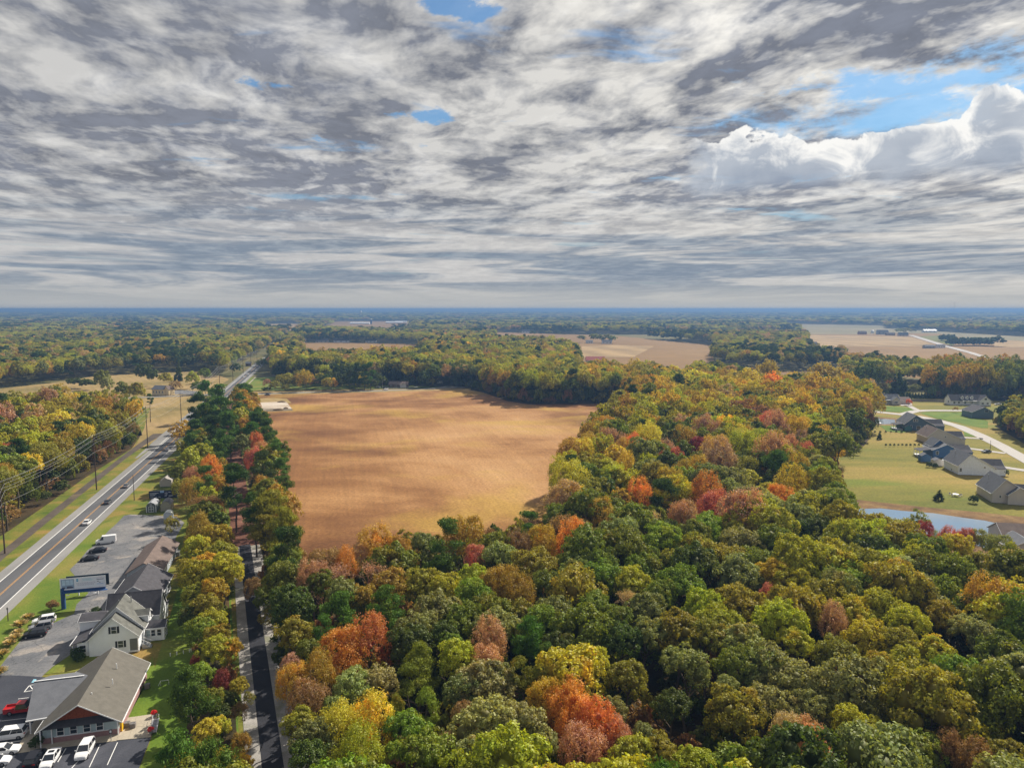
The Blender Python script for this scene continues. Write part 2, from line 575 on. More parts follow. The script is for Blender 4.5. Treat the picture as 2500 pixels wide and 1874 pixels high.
M_WHITE = ground_mat('white_line_paint', [(0.3, (0.68, 0.67, 0.64)), (0.7, (0.8, 0.79, 0.76))], 1.0, fine=6, fine_amt=0.1)
M_YELLOW = ground_mat('yellow_line_paint', [(0.3, (0.55, 0.28, 0.07)), (0.7, (0.62, 0.33, 0.09))], 1.0, fine=6, fine_amt=0.12)
M_BANK = ground_mat('pond_bank_mud', [(0.3, (0.09, 0.050, 0.022)), (0.52, (0.20, 0.115, 0.045)), (0.7, (0.27, 0.19, 0.07))], 0.12, fine=1.5,
                    fine_amt=0.25)

# one ground sheet to the horizon, a little lower than what lies on it
g = MB()
ring = [0, 300, 1500, 5000, 16000, 45000]
vs, fs = [], []
SEG = 48
for r_ in ring[1:]:
    for i in range(SEG):
        a = i * 2 * math.pi / SEG
        vs.append((r_ * math.cos(a), r_ * math.sin(a), -0.30))
fs.append(tuple(range(SEG)))
for k in range(len(ring) - 2):
    for i in range(SEG):
        j = (i + 1) % SEG
        fs.append((k * SEG + i, (k + 1) * SEG + i, (k + 1) * SEG + j, k * SEG + j))
me = bpy.data.meshes.new('ground')
me.from_pydata(vs, [], fs)
me.materials.append(M_BASE)
tag(link_mesh('ground', me), kind='structure')

# ---- clearings: pixel outlines; far sides at ground level, near sides at tree-top level of what hides them
def poly(*pts):
    return [at(*p) if len(p) == 3 else at(p[0], p[1], 0) for p in pts]


T = 21
CLEAR = {
    'far_strip': poly((1420 / 4.42 + 500, 784), (984, 784), (1010, 786), (1000, 791, T), (900, 794, T), (800, 795, T), (760, 793, T)),
    'far_strip_west': poly((640, 791), (728, 790), (735, 794, T), (640, 795, T)),
    'right_fields': poly((1912, 790), (2160, 794), (2165, 801), (2500, 821), (2900, 840), (2900, 905, T), (2500, 883, T), (2270, 875, T),
                         (2075, 876, 12), (2060, 903, 6), (2053, 901), (2055, 866), (2045, 848, T), (1980, 838, T), (1968, 832), (1966, 812), (1908, 797)),
    'field_tongue': poly((1740, 893), (1800, 900), (1900, 906), (2052, 902), (2062, 905, 4), (2055, 915, 14), (1900, 916, 14), (1760, 903, 14), (1690, 893, 14), (1560, 888, 14), (1560, 880)),
    'middle_fields': poly((1215, 810), (1500, 819), (1725, 840), (1765, 850), (1740, 870), (1745, 884), (1680, 890, T), (1560, 886, T), (1420, 884, T),
                          (1405, 835, T), (1330, 822, T), (1200, 818, T)),
    'small_field': poly((730, 836), (860, 836), (1000, 839), (1030, 842), (1030, 848, T), (880, 852, T), (740, 853, T)),
    'left_field': poly((-500, 980), (0, 948), (120, 935), (230, 918), (350, 910), (505, 905), (560, 925), (470, 985), (300, 1010), (100, 1000, 8),
                       (-500, 1040, 12)),
    'road_yard': poly((560, 925), (620, 890), (655, 866), (668, 905), (665, 918), (700, 932), (800, 941), (960, 942), (1010, 942), (1150, 948),
                      (1150, 960), (600, 965), (540, 965)),
    'neighbourhood': poly((2105, 966), (2500, 975), (2800, 990), (2800, 1420), (2480, 1330), (2060, 1245), (2000, 1235), (2040, 1110), (2100, 1090),
                          (2130, 1060), (2095, 1020)),
}
Z0 = {'far_strip': .5, 'far_strip_west': .5, 'right_fields': .3, 'middle_fields': .12, 'small_field': .1}
sheet('far_field', CLEAR['far_strip'], 0.3, M_FAR1)
sheet('far_field', CLEAR['far_strip_west'], 0.3, M_FAR2)
sheet('ploughed_field', CLEAR['right_fields'], -0.1, M_FAR1)
sheet('ploughed_field', CLEAR['middle_fields'], -0.1, M_FAR1)
sheet('ploughed_field', CLEAR['small_field'], -0.1, M_FAR1)
sheet('ploughed_field', CLEAR['field_tongue'], -0.08, M_FAR1)
sheet('meadow', CLEAR['left_field'], -0.12, M_STRAW)
# pieces inside the far fields
sheet('grass_field', [(1915, 791), (2160, 794.5), (2165, 801), (2500, 822), (2900, 842), (2900, 846), (2420, 836), (2300, 815), (2180, 812),
                      (2100, 816), (1930, 816)], 0.0, M_FAR3)
sheet('stubble_field', [(1968, 817.5), (2225, 822), (2292, 844.5), (1990, 846), (1972, 844)], 0.05, M_FAR2)
sheet('stubble_field', [(2426, 828), (2560, 836), (2900, 850), (2900, 856), (2500, 848.5), (2428, 846)], 0.05, M_FAR2)
sheet('stubble_field', [(1500, 842), (1597, 845), (1548, 871), (1500, 872), (1420, 872), (1420, 845)], 0.05, M_FAR2)
sheet('grass_strip', [(2245, 821), (2300, 818), (2330, 843), (2313, 841), (2260, 828)], 0.1, M_VERGE)

# near ground
sheet('stubble_field', [(590, 1000), (600, 962), (905, 957), (1140, 951), (1185, 958), (1240, 975), (1310, 985), (1600, 982), (1570, 1100),
                        (1500, 1300), (1400, 1400), (1200, 1470), (770, 1490), (700, 1465), (655, 1400)], -0.02, M_FIELD)
sheet('verge', [(540, 968), (575, 957), (760, 952.5), (1150, 946.5), (1150, 951.5), (905, 957.5), (640, 964), (600, 970), (560, 985)], 0.0, M_STRAW)
sheet('lawn', [(582, 950), (606, 921), (665, 919), (720, 925), (800, 933), (960, 935), (1150, 942), (1150, 945), (760, 950), (600, 955)], -0.05, M_LAWN)
sheet('lawn', CLEAR['neighbourhood'], -0.14, M_YARD)
# ================================================================ FOLIAGE
def leaf_material(name, rough=0.55, trans=0.36, hue=0.035, val=0.75, clump=2.2, gloss=0.022):
    """leaf colour comes from the tree itself (object colour, or the point's tint for woods); leaves vary a little"""
    m = bpy.data.materials.new(name)
    m.use_nodes = True
    t = m.node_tree
    t.nodes.clear()
    b = NB(t)
    oi = t.nodes.new('ShaderNodeObjectInfo')
    ai = t.nodes.new('ShaderNodeAttribute')
    ai.attribute_type = 'INSTANCER'
    ai.attribute_name = 'tint'
    hi = t.nodes.new('ShaderNodeAttribute')
    hi.attribute_type = 'INSTANCER'
    hi.attribute_name = 'wood'
    base = b.mix(hi.outputs['Fac'], oi.outputs['Color'], ai.outputs['Color'])
    rn = t.nodes.new('ShaderNodeAttribute')
    rn.attribute_name = 'rnd'
    tc = t.nodes.new('ShaderNodeTexCoord')
    pos = b.v('ADD', tc.outputs['Object'], b.v('SCALE', (17.0, 31.0, 11.0), oi.outputs['Random']))
    cl = b.noise(pos, clump, 2, 0.5)
    hs = t.nodes.new('ShaderNodeHueSaturation')
    b.put(hs.inputs['Hue'], b.m('ADD', 0.5, b.m('MULTIPLY', b.m('SUBTRACT', b.m('ADD', b.m('MULTIPLY', cl, 1.4),
          b.m('MULTIPLY', rn.outputs['Fac'], 0.6)), 1.0), hue)))
    b.put(hs.inputs['Value'], b.m('ADD', 1.0 - val * 0.55, b.m('MULTIPLY', b.m('ADD', b.m('MULTIPLY', rn.outputs['Fac'], 0.8),
          b.m('MULTIPLY', cl, 0.5)), val)))  # leaf variation, spread widened to imitate bright leaf highlights and dark gaps
    hs.inputs['Saturation'].default_value = 1.0
    b.put(hs.inputs['Color'], base)
    c = hs.outputs[0]
    turn = b.m('MULTIPLY', b.step(b.noise(pos, 1.1, 3, 0.6), 0.52, 0.68), b.step(oi.outputs['Random'], 0.35, 1.0, 0.0, 0.75))
    c = b.mix(turn, c, b.v('MULTIPLY', c, (1.55, 1.0, 0.85)))
    df = t.nodes.new('ShaderNodeBsdfDiffuse')
    tl = t.nodes.new('ShaderNodeBsdfTranslucent')
    gl = t.nodes.new('ShaderNodeBsdfGlossy')
    gl.inputs['Roughness'].default_value = rough
    gl.inputs['Color'].default_value = (1, 1, 0.95, 1)
    b.put(df.inputs['Color'], c)
    b.put(tl.inputs['Color'], b.v('MULTIPLY', c, (1.3, 1.15, 0.5)))
    m1 = t.nodes.new('ShaderNodeMixShader')
    m1.inputs[0].default_value = trans
    t.links.new(df.outputs[0], m1.inputs[1])
    t.links.new(tl.outputs[0], m1.inputs[2])
    m2 = t.nodes.new('ShaderNodeMixShader')
    m2.inputs[0].default_value = gloss
    t.links.new(m1.outputs[0], m2.inputs[1])
    t.links.new(gl.outputs[0], m2.inputs[2])
    out = t.nodes.new('ShaderNodeOutputMaterial')
    t.links.new(m2.outputs[0], out.inputs[0])
    return m


M_LEAF = leaf_material('broad_leaves')
M_NEEDLE = leaf_material('pine_needles', rough=0.6, trans=0.25, hue=0.02, val=0.7, clump=3.0, gloss=0.015)
M_BARK = mat('bark', (0.13, 0.10, 0.075), 0.9, var=0.3, scale=2.0, spec=0.1)
M_TWIG = mat('pale_twigs', (0.25, 0.21, 0.18), 0.9, var=0.2, spec=0.1)


def raw_mesh(name, verts, faces_quads, rnd, material, extra=None, smooth=False):
    """quads (n,4) plus optional triangles, from numpy arrays"""
    me = bpy.data.meshes.new(name)
    nq = len(faces_quads)
    tri = extra if extra is not None else np.zeros((0, 3), int)
    nt = len(tri)
    me.vertices.add(len(verts))
    me.vertices.foreach_set('co', np.asarray(verts, np.float32).ravel())
    me.loops.add(nq * 4 + nt * 3)
    me.loops.foreach_set('vertex_index', np.concatenate([np.asarray(faces_quads).ravel(), tri.ravel()]).astype(np.int32))
    me.polygons.add(nq + nt)
    st = np.concatenate([np.arange(nq) * 4, nq * 4 + np.arange(nt) * 3]).astype(np.int32)
    me.polygons.foreach_set('loop_start', st)
    me.update(calc_edges=True)
    a = me.attributes.new('rnd', 'FLOAT', 'FACE')
    a.data.foreach_set('value', np.asarray(rnd, np.float32))
    me.materials.append(material)
    me.validate()
    return me


def unit(v):
    return v / np.maximum(np.linalg.norm(v, axis=1, keepdims=True), 1e-9)


def sphere_pts(n, rng):
    v = rng.normal(size=(n, 3))
    return unit(v)


def leaf_cards(cent, nrm, sx, sy, rng, upright=0.0):
    n = len(cent)
    t = rng.normal(size=(n, 3))
    if upright:
        t = t * (1 - upright) + np.array([0, 0, 1.0]) * upright * 2
    t = unit(t - nrm * np.sum(t * nrm, axis=1, keepdims=True))
    w = np.cross(nrm, t)
    sx = np.asarray(sx).reshape(-1, 1)
    sy = np.asarray(sy).reshape(-1, 1)
    # a card is a bent diamond: pointed at both ends
    a = cent + t * sy
    b_ = cent + w * sx + nrm * sx * 0.25
    c = cent - t * sy
    d = cent - w * sx + nrm * sx * 0.25
    return np.stack([a, b_, c, d], 1).reshape(-1, 3)


ICO = None


def ico(sub):
    bm = bmesh.new()
    bmesh.ops.create_icosphere(bm, subdivisions=sub, radius=1)
    v = np.array([q.co[:] for q in bm.verts])
    f = np.array([[q.index for q in fc.verts] for fc in bm.faces])
    bm.free()
    return v, f


def crown(name, seed, style='oak', level=0):
    """unit crown (radius about 1, centre at the origin) as clumps of leaves around solid cores of darker leaf tone"""
    rng = np.random.default_rng(seed)
    lv = {0: 1.0, 1: 0.30, 2: 0.085}[level]
    lobes = []
    if style in ('oak', 'airy', 'flame'):
        nl = rng.integers(9, 13)
        k = 0
        while len(lobes) < nl and k < 400:
            k += 1
            d = sphere_pts(1, rng)[0]
            if d[2] < -0.35:
                continue
            rad = rng.uniform(0.34, 0.50)
            c = d * np.array([1, 1, 0.8 if style != 'flame' else 1.15]) * rng.uniform(0.48, 0.66)
            if all(np.linalg.norm(c - q[0]) > 0.62 * (rad + q[1]) * 0.9 for q in lobes):
                lobes.append((c, rad))
        lobes.append((np.array([0, 0, 0.12]), 0.55))
    elif style == 'pine':
        nl = rng.integers(13, 18)
        for i in range(nl):
            h = rng.uniform(-0.75, 1.0)
            rr = (0.78 - 0.50 * max(h, 0)) * rng.uniform(0.35, 1.0)
            a = rng.uniform(0, 6.283)
            lobes.append((np.array([rr * math.cos(a), rr * math.sin(a), h]), rng.uniform(0.26, 0.40)))
        lobes.append((np.array([0, 0, 0.95]), 0.3))
    elif style == 'cone':
        for i in range(16):
            h = -0.95 + 1.9 * i / 15
            rr = 0.62 * (1 - (h + 1) / 2.05)
            for q in range(3 if rr > 0.2 else 1):
                a = rng.uniform(0, 6.283)
                lobes.append((np.array([rr * math.cos(a), rr * math.sin(a), h]), 0.16 + rr * 0.45))
    V, Q, Rn, Tn = [], [], [], []
    base = 0
    iv, if_ = ico(1)
    # cores
    for c, rad in lobes:
        j = iv * rad * ({'oak': 0.52, 'pine': 0.5, 'cone': 0.6}.get(style, 0.3)) * (1 + rng.normal(size=(len(iv), 1)) * 0.10)
        if style == 'pine':
            j = j * np.array([1, 1, 0.45])
        V.append(j + c)
        Tn.append(if_ + base)
        base += len(iv)
    ntri = sum(len(q) for q in Tn)
    cv = []
    for c, rad in lobes:
        if style in ('oak', 'airy', 'flame'):
            nf = max(3, int(rng.integers(15, 20) * (lv ** 0.5) * (rad / 0.42) ** 2))
            d = sphere_pts(nf * 3, rng)
            out = unit(c.reshape(1, 3) + 1e-6)[0] if np.linalg.norm(c) > 0.2 else np.array([0, 0, 1.0])
            ok = (d @ out) * 0.7 + d[:, 2] * 0.6 > -0.35
            d = d[ok][:nf]
            fc = c + d * rad * rng.uniform(0.78, 0.98, size=(len(d), 1))
            # skip florets buried in another lobe
            keep = np.ones(len(fc), bool)
            for c2, r2 in lobes:
                if c2 is c:
                    continue
                keep &= np.linalg.norm(fc - c2, axis=1) > r2 * 0.72
            fc, d = fc[keep], d[keep]
            for q, dd in zip(fc, d):
                nlv = max(3, int(46 * lv ** 0.5 * {'oak': 1.0, 'airy': 1.05, 'flame': 1.3}[style]))
                rf = rng.uniform(0.13, 0.19)
                s = sphere_pts(nlv, rng)
                s = unit(s + dd * 0.75 + np.array([0, 0, 0.35]))
                spread = 1.0 if style == 'oak' else 1.35
                if style == 'flame':
                    pp = q + s * rf * rng.uniform(0.2, 1.35, size=(nlv, 1)) * np.array([1.15, 1.15, 1.8])
                else:
                    pp = q + s * rf * rng.uniform(0.55, 1.25, size=(nlv, 1)) * spread
                nn = unit(s + rng.normal(size=(nlv, 3)) * 0.45)
                cv.append((pp, nn))
        else:
            nlv = int((420 if style == 'pine' else 130) * lv ** 0.8)
            s = sphere_pts(nlv, rng)
            fl = np.array([1, 1, 0.5]) if style == 'pine' else np.array([1, 1, 0.55])
            pp = c + s * fl * rad * rng.uniform(0.55, 1.15, size=(nlv, 1))
            pp += np.sin(pp * 17 + seed) * 0.035
            nn = unit(s + rng.normal(size=(nlv, 3)) * 0.7)
            cv.append((pp, nn))
    P = np.concatenate([q[0] for q in cv])
    N = np.concatenate([q[1] for q in cv])
    n = len(P)
    base_s = {0: 0.034, 1: 0.060, 2: 0.12}[level]
    if style in ('oak',):
        sx, sy, up = base_s * rng.uniform(0.7, 1.25, n), base_s * rng.uniform(0.9, 1.5, n), 0
    elif style == 'airy':
        sx, sy, up = base_s * rng.uniform(0.5, 0.95, n), base_s * rng.uniform(0.7, 1.3, n), 0
    elif style == 'flame':
        sx, sy, up = base_s * rng.uniform(0.4, 0.75, n), base_s * rng.uniform(0.8, 1.4, n), 0.45
    else:
        sx, sy, up = base_s * rng.uniform(0.30, 0.60, n), base_s * rng.uniform(1.0, 2.0, n), 0.35
    V.append(leaf_cards(P, N, sx, sy, rng, up))
    Q = np.arange(n * 4).reshape(n, 4) + base
    Tri = np.concatenate(Tn)
    # faces: quads first then triangles
    rnd = np.concatenate([rng.uniform(0, 1, n), np.full(len(Tri), 0.05)])  # cores keep one low tone, darker than most leaves
    return raw_mesh(name, np.concatenate(V), Q, rnd, M_NEEDLE if style in ('pine', 'cone') else M_LEAF, Tri)


def twig_crown(name, seed, leaves=500):
    """half bare crown: branching twigs with few leaves left"""
    rng = np.random.default_rng(seed)
    V, Q = [], []
    base = 0
    tips = []

    def seg(a, b, r0, r1):
        nonlocal base
        d = unit((b - a).reshape(1, 3))[0]
        u = np.cross(d, [0.3, 0.9, 0.2]); u /= np.linalg.norm(u)
        w = np.cross(d, u)
        ring_a = [a + (u * math.cos(t) + w * math.sin(t)) * r0 for t in (0, 2.09, 4.19)]
        ring_b = [b + (u * math.cos(t) + w * math.sin(t)) * r1 for t in (0, 2.09, 4.19)]
        V.append(np.array(ring_a + ring_b))
        for i in range(3):
            Q.append([base + i, base + (i + 1) % 3, base + 3 + (i + 1) % 3, base + 3 + i])
        base += 6

    def grow(p, d, ln, r, lvl):
        e = p + d * ln
        seg(p, e, r, r * 0.6)
        if lvl == 0:
            tips.append(e)
            return
        for _ in range(rng.integers(3, 5)):
            nd = unit((d + rng.normal(size=3) * 0.55 + [0, 0, 0.15]).reshape(1, 3))[0]
            grow(e, nd, ln * rng.uniform(0.6, 0.85), r * 0.55, lvl - 1)
    for _ in range(5):
        d = unit((np.array([0, 0, 1.0]) + rng.normal(size=3) * 0.55).reshape(1, 3))[0]
        grow(np.array([0, 0, -0.9]), d, 0.62, 0.035, 3)
    nq0 = len(Q)
    tips = np.array(tips)
    idx = rng.integers(0, len(tips), leaves)
    P = tips[idx] + rng.normal(size=(leaves, 3)) * 0.09
    N = unit(rng.normal(size=(leaves, 3)) + [0, 0, 0.4])
    L = leaf_cards(P, N, 0.022 * np.ones(leaves), 0.04 * np.ones(leaves), rng, 0.3)
    V.append(L)
    Q = np.concatenate([np.array(Q), np.arange(leaves * 4).reshape(-1, 4) + base])
    rnd = np.concatenate([np.full(nq0, 0.35), rng.uniform(0, 1, leaves)])
    return raw_mesh(name, np.concatenate(V), Q, rnd, M_LEAF)


CROWNS = {}
for st, cnt in (('oak', 6), ('airy', 3), ('flame', 3), ('pine', 4), ('cone', 2)):
    for lvl in (0, 1, 2):
        CROWNS[(st, lvl)] = [crown('crown', 100 + 7 * i + 31 * lvl + len(st) * 1000, st, lvl) for i in range(cnt)]
CROWNS[('twig', 0)] = [twig_crown('crown', 5, 1500), twig_crown('crown', 6, 1000)]
CROWNS[('twig', 1)] = CROWNS[('twig', 0)]
CROWNS[('twig', 2)] = CROWNS[('twig', 0)]


def trunk_mesh(seed, pine=False):
    """unit height tapered trunk with limbs, radius for a 20 m tree"""
    rng = random.Random(seed)
    mb = MB()
    p = Vector((0, 0, 0))
    n = 5
    pts = [p]
    for i in range(n):
        pts.append(Vector((rng.uniform(-.012, .012) * (i + 1), rng.uniform(-.012, .012) * (i + 1), (i + 1) / n)))
    for i in range(n):
        mb.tube(pts[i], pts[i + 1], 0.017 * (1 - i / n * 0.75), 0.017 * (1 - (i + 1) / n * 0.75), 7)
    for i in range(5 if not pine else 7):
        h = rng.uniform(0.45, 0.8)
        k = min(int(h * n), n - 1)
        a = rng.uniform(0, 6.28)
        q = pts[k].lerp(pts[k + 1], h * n - k)
        mb.tube(q, q + Vector((math.cos(a) * 0.16, math.sin(a) * 0.16, 0.15 if not pine else 0.03)), 0.007, 0.003, 5)
    me = bpy.data.meshes.new('trunk')
    me.from_pydata(mb.v, [], mb.f)
    me.materials.append(M_BARK)
    return me


TRUNKS = [trunk_mesh(i) for i in range(4)]
PTRUNKS = [trunk_mesh(10 + i, True) for i in range(3)]

C = {'dg': (.068, .105, .014), 'g': (.140, .182, .017), 'bg': (.200, .275, .022), 'sg': (.200, .240, .075), 'lg': (.31, .32, .11),
     'ol': (.225, .225, .024), 'yg': (.320, .345, .025), 'ye': (.58, .47, .045), 'oy': (.52, .34, .030), 'or': (.60, .26, .045),
     'rd': (.55, .19, .065), 'pr': (.46, .15, .11), 'sa': (.52, .29, .16), 'bn': (.30, .18, .07), 'tn': (.46, .33, .16),
     'pk': (.44, .26, .18), 'pn': (.085, .165, .018), 'py': (.195, .230, .022), 'dp': (.050, .090, .013), 'bo': (.40, .265, .034),
     'mg': (.34, .06, .08), 'dr': (.25, .05, .04)}
for k_ in ('dg', 'g', 'sg', 'ol', 'yg'):
    C[k_] = tuple(q * f for q, f in zip(C[k_], (1.2, 1.12, 1.0)))
C['oy'] = (.46, .34, .03)
CNAME = {'dg': 'dark green', 'g': 'green', 'bg': 'bright green', 'sg': 'greyish green', 'lg': 'pale sage green', 'ol': 'olive', 'yg': 'yellow-green',
         'ye': 'yellow', 'oy': 'golden orange', 'or': 'orange', 'rd': 'orange-red', 'pr': 'pinkish red', 'sa': 'salmon orange',
         'bn': 'brown', 'tn': 'tan', 'pk': 'dusky pink', 'pn': 'green', 'py': 'yellowish green', 'dp': 'dark green', 'bo': 'bronze',
         'mg': 'crimson', 'dr': 'dark red'}
KIND_OF = {'oak': 'broadleaf_tree', 'airy': 'broadleaf_tree', 'flame': 'autumn_tree', 'pine': 'pine_tree', 'cone': 'spruce_tree', 'twig': 'bare_tree'}
# ================================================================ TREES
rng = np.random.default_rng(11)
cr0 = random.Random(8)
TREES = []      # x, y, zc, r, rz, style, colour key, hand-placed


def add_tree(x, y, zc, r, rz, style, c, hand=False):
    TREES.append([x, y, zc, r, rz, style, c, hand])


def hand(x0, y0, s, rows, zc=14.0):
    """crowns read off the photograph: centre, width, look"""
    for row in rows:
        x, y, w, st, c = row[:5]
        z = row[5] if len(row) > 5 else zc
        p = at(x0 + x / s, y0 + y / s, z)
        d = pix(*p)[2]
        r = w / s / 2 * d / FPX * 1.12
        k = {'oak': 1.05, 'airy': 1.1, 'flame': 1.15, 'pine': 1.15, 'twig': 1.0, 'cone': 1.5}[st]
        add_tree(p.x, p.y, z, r, min(r * k, z * 0.85), st, c, True)


O, A, F, P, TW = 'oak', 'airy', 'flame', 'pine', 'twig'
hand(600, 1250, 2.657, [
    (640, 940, 270, F, 'or'), (800, 880, 270, F, 'rd'), (460, 1060, 210, F, 'bo'), (700, 1150, 260, O, 'lg'), (870, 1110, 210, O, 'lg'),
    (640, 1420, 260, F, 'ye'), (820, 1380, 270, F, 'ye'), (730, 1590, 300, F, 'yg'), (1120, 1010, 250, P, 'py'), (1060, 1130, 200, P, 'py'),
    (1190, 1290, 210, P, 'py'), (980, 1260, 130, P, 'py'), (1050, 1420, 270, O, 'bg'), (1200, 1590, 300, O, 'bg'), (1560, 1430, 400, O, 'lg'),
    (1480, 1600, 260, O, 'lg'), (1360, 960, 250, O, 'yg'), (1520, 1130, 330, O, 'lg'), (1400, 1170, 220, O, 'sg'), (1660, 1080, 200, O, 'sg'),
    (1570, 860, 230, F, 'sa'), (1560, 950, 180, A, 'sa'), (910, 660, 270, P, 'pn'), (620, 690, 260, P, 'pn'), (500, 790, 180, P, 'pn'),
    (1250, 660, 300, O, 'sg'), (1420, 720, 260, O, 'g'), (1120, 760, 220, O, 'sg'), (1060, 880, 280, O, 'dg'), (640, 550, 230, O, 'sg'), (760, 560, 170, O, 'bo'),
    (930, 490, 250, O, 'bo'), (1150, 480, 230, O, 'ol'), (1290, 500, 200, O, 'yg'), (640, 440, 220, TW, 'pk'), (790, 440, 220, TW, 'pk'), (540, 340, 200, A, 'bn'), (640, 350, 160, F, 'or'),
    (860, 260, 230, F, 'bo'), (1000, 270, 210, A, 'bo'), (760, 290, 150, A, 'tn'), (1290, 250, 300, P, 'pn', 16), (1490, 310, 140, F, 'pr'), (1570, 170, 140, TW, 'bn'), (1640, 310, 240, O, 'sg'),
    (1480, 430, 190, O, 'yg'), (1660, 520, 240, F, 'bo'), (1490, 560, 240, O, 'bg'), (1570, 650, 240, O, 'g'), (250, 440, 230, O, 'g'), (280, 620, 270, O, 'dg'),
    (310, 800, 220, O, 'ol'), (290, 990, 120, A, 'pk'), (300, 1120, 200, F, 'bo'), (400, 1250, 230, F, 'bn'), (350, 1370, 200, O, 'ol'), (450, 1490, 260, O, 'sg'), (420, 1600, 240, O, 'dg'),
    (430, 450, 200, F, 'sa'), (500, 470, 180, O, 'g'), (420, 920, 180, O, 'g'), (1330, 860, 150, O, 'bg'), (1300, 1500, 120, A, 'bn'), (1420, 1310, 150, A, 'bn'),
    (1000, 1560, 160, O, 'bg'), (580, 1270, 150, O, 'sg'), (1280, 820, 200, O, 'dg')])
hand(600, 1250, 2.657, [(130, 60, 240, P, 'ol', 12), (240, 150, 270, P, 'ol', 11), (230, 320, 200, O, 'g', 9), (60, 0, 200, P, 'pn', 13)])
hand(1250, 1250, 2.657, [
    (110, 130, 200, P, 'pn'), (350, 110, 200, TW, 'bn'), (450, 130, 190, TW, 'tn'), (200, 220, 190, F, 'oy'), (390, 220, 220, F, 'or'), (40, 230, 160, F, 'bn'),
    (20, 540, 230, F, 'bo'), (130, 380, 270, O, 'ol'), (230, 480, 200, O, 'g'), (410, 400, 200, O, 'sg'), (600, 440, 230, O, 'bg'), (760, 470, 230, O, 'yg'),
    (1100, 480, 260, O, 'bg'), (960, 540, 200, O, 'g'), (540, 640, 240, O, 'bg'), (290, 660, 230, O, 'sg'), (680, 700, 180, O, 'g'),
    (120, 850, 260, P, 'pn'), (230, 960, 170, P, 'pn'), (70, 1090, 220, P, 'py'), (170, 1130, 180, P, 'py'), (60, 1430, 360, O, 'lg'), (180, 1500, 200, O, 'lg'),
    (230, 1240, 220, F, 'oy'), (370, 1280, 260, F, 'or'), (430, 1390, 260, F, 'or'), (570, 1430, 280, F, 'rd'), (450, 1560, 260, F, 'sa'), (700, 1460, 170, F, 'sa'),
    (510, 980, 220, O, 'yg'), (740, 1080, 240, O, 'ol'), (860, 640, 240, O, 'sg'), (1080, 780, 300, O, 'ol'), (1260, 830, 250, O, 'ol'), (880, 800, 220, O, 'sg'),
    (700, 840, 240, O, 'dg'), (1130, 1010, 260, O, 'sg'), (1050, 1260, 220, O, 'dg'), (1480, 860, 280, O, 'sg'), (1440, 1000, 240, O, 'g'), (1650, 1040, 300, O, 'sg'),
    (1430, 1330, 360, O, 'ol'), (650, 1300, 190, O, 'sg'), (780, 1580, 260, O, 'yg'), (960, 1570, 230, O, 'ol'), (1180, 1640, 240, O, 'yg'), (860, 1440, 140, O, 'sg'),
    (1110, 50, 170, F, 'sa'), (700, 160, 260, O, 'sg'), (1000, 160, 220, O, 'dg'), (1270, 140, 260, O, 'bg'), (1480, 240, 260, O, 'sg'), (1180, 270, 260, O, 'ol'),
    (1450, 430, 300, O, 'sg'), (1450, 620, 280, O, 'ol'), (750, 580, 140, TW, 'tn'), (1400, 1130, 140, O, 'sg'), (300, 900, 220, O, 'dg')])
hand(1850, 1250, 2.657, [
    (620, 670, 240, O, 'yg'), (800, 640, 260, O, 'yg'), (950, 720, 240, O, 'yg'), (700, 830, 260, O, 'yg'), (900, 860, 240, O, 'ol'), (480, 720, 180, F, 'sa'),
    (100, 1050, 330, O, 'sg'), (260, 1160, 330, O, 'sg'), (330, 1290, 240, O, 'sg'), (60, 1250, 260, O, 'sg'), (200, 1450, 220, F, 'tn'), (330, 1500, 220, F, 'sa'),
    (600, 1370, 220, O, 'yg'), (740, 1440, 190, O, 'yg'), (1080, 1100, 280, O, 'ol'), (1280, 1060, 260, O, 'bg'), (960, 960, 180, O, 'yg'), (790, 1010, 190, O, 'ol'),
    (1130, 920, 240, O, 'yg'), (1570, 1180, 210, O, 'yg'), (1060, 1560, 260, O, 'bg'), (1230, 1570, 200, F, 'bn'), (1400, 1610, 200, F, 'bn'), (1600, 1590, 240, O, 'ol'),
    (1180, 690, 230, O, 'ol'), (1400, 800, 240, O, 'sg'), (650, 140, 120, F, 'oy'), (1080, 128, 105, F, 'mg'), (1230, 185, 120, F, 'pr'), (1340, 190, 120, F, 'pr'), (1280, 235, 190, O, 'yg'),
    (1460, 200, 150, A, 'sg'), (1560, 240, 180, A, 'sg'), (1650, 320, 180, TW, 'tn'), (100, 410, 220, O, 'oy'), (220, 450, 200, O, 'yg'), (750, 125, 230, O, 'ol'), (900, 140, 200, O, 'ol'),
    (60, 530, 90, F, 'pr'), (400, 120, 200, O, 'dg'), (280, 130, 180, O, 'dg'), (740, 280, 260, O, 'dg'), (460, 260, 240, O, 'g'), (250, 860, 200, O, 'yg'), (500, 930, 220, O, 'ol')])
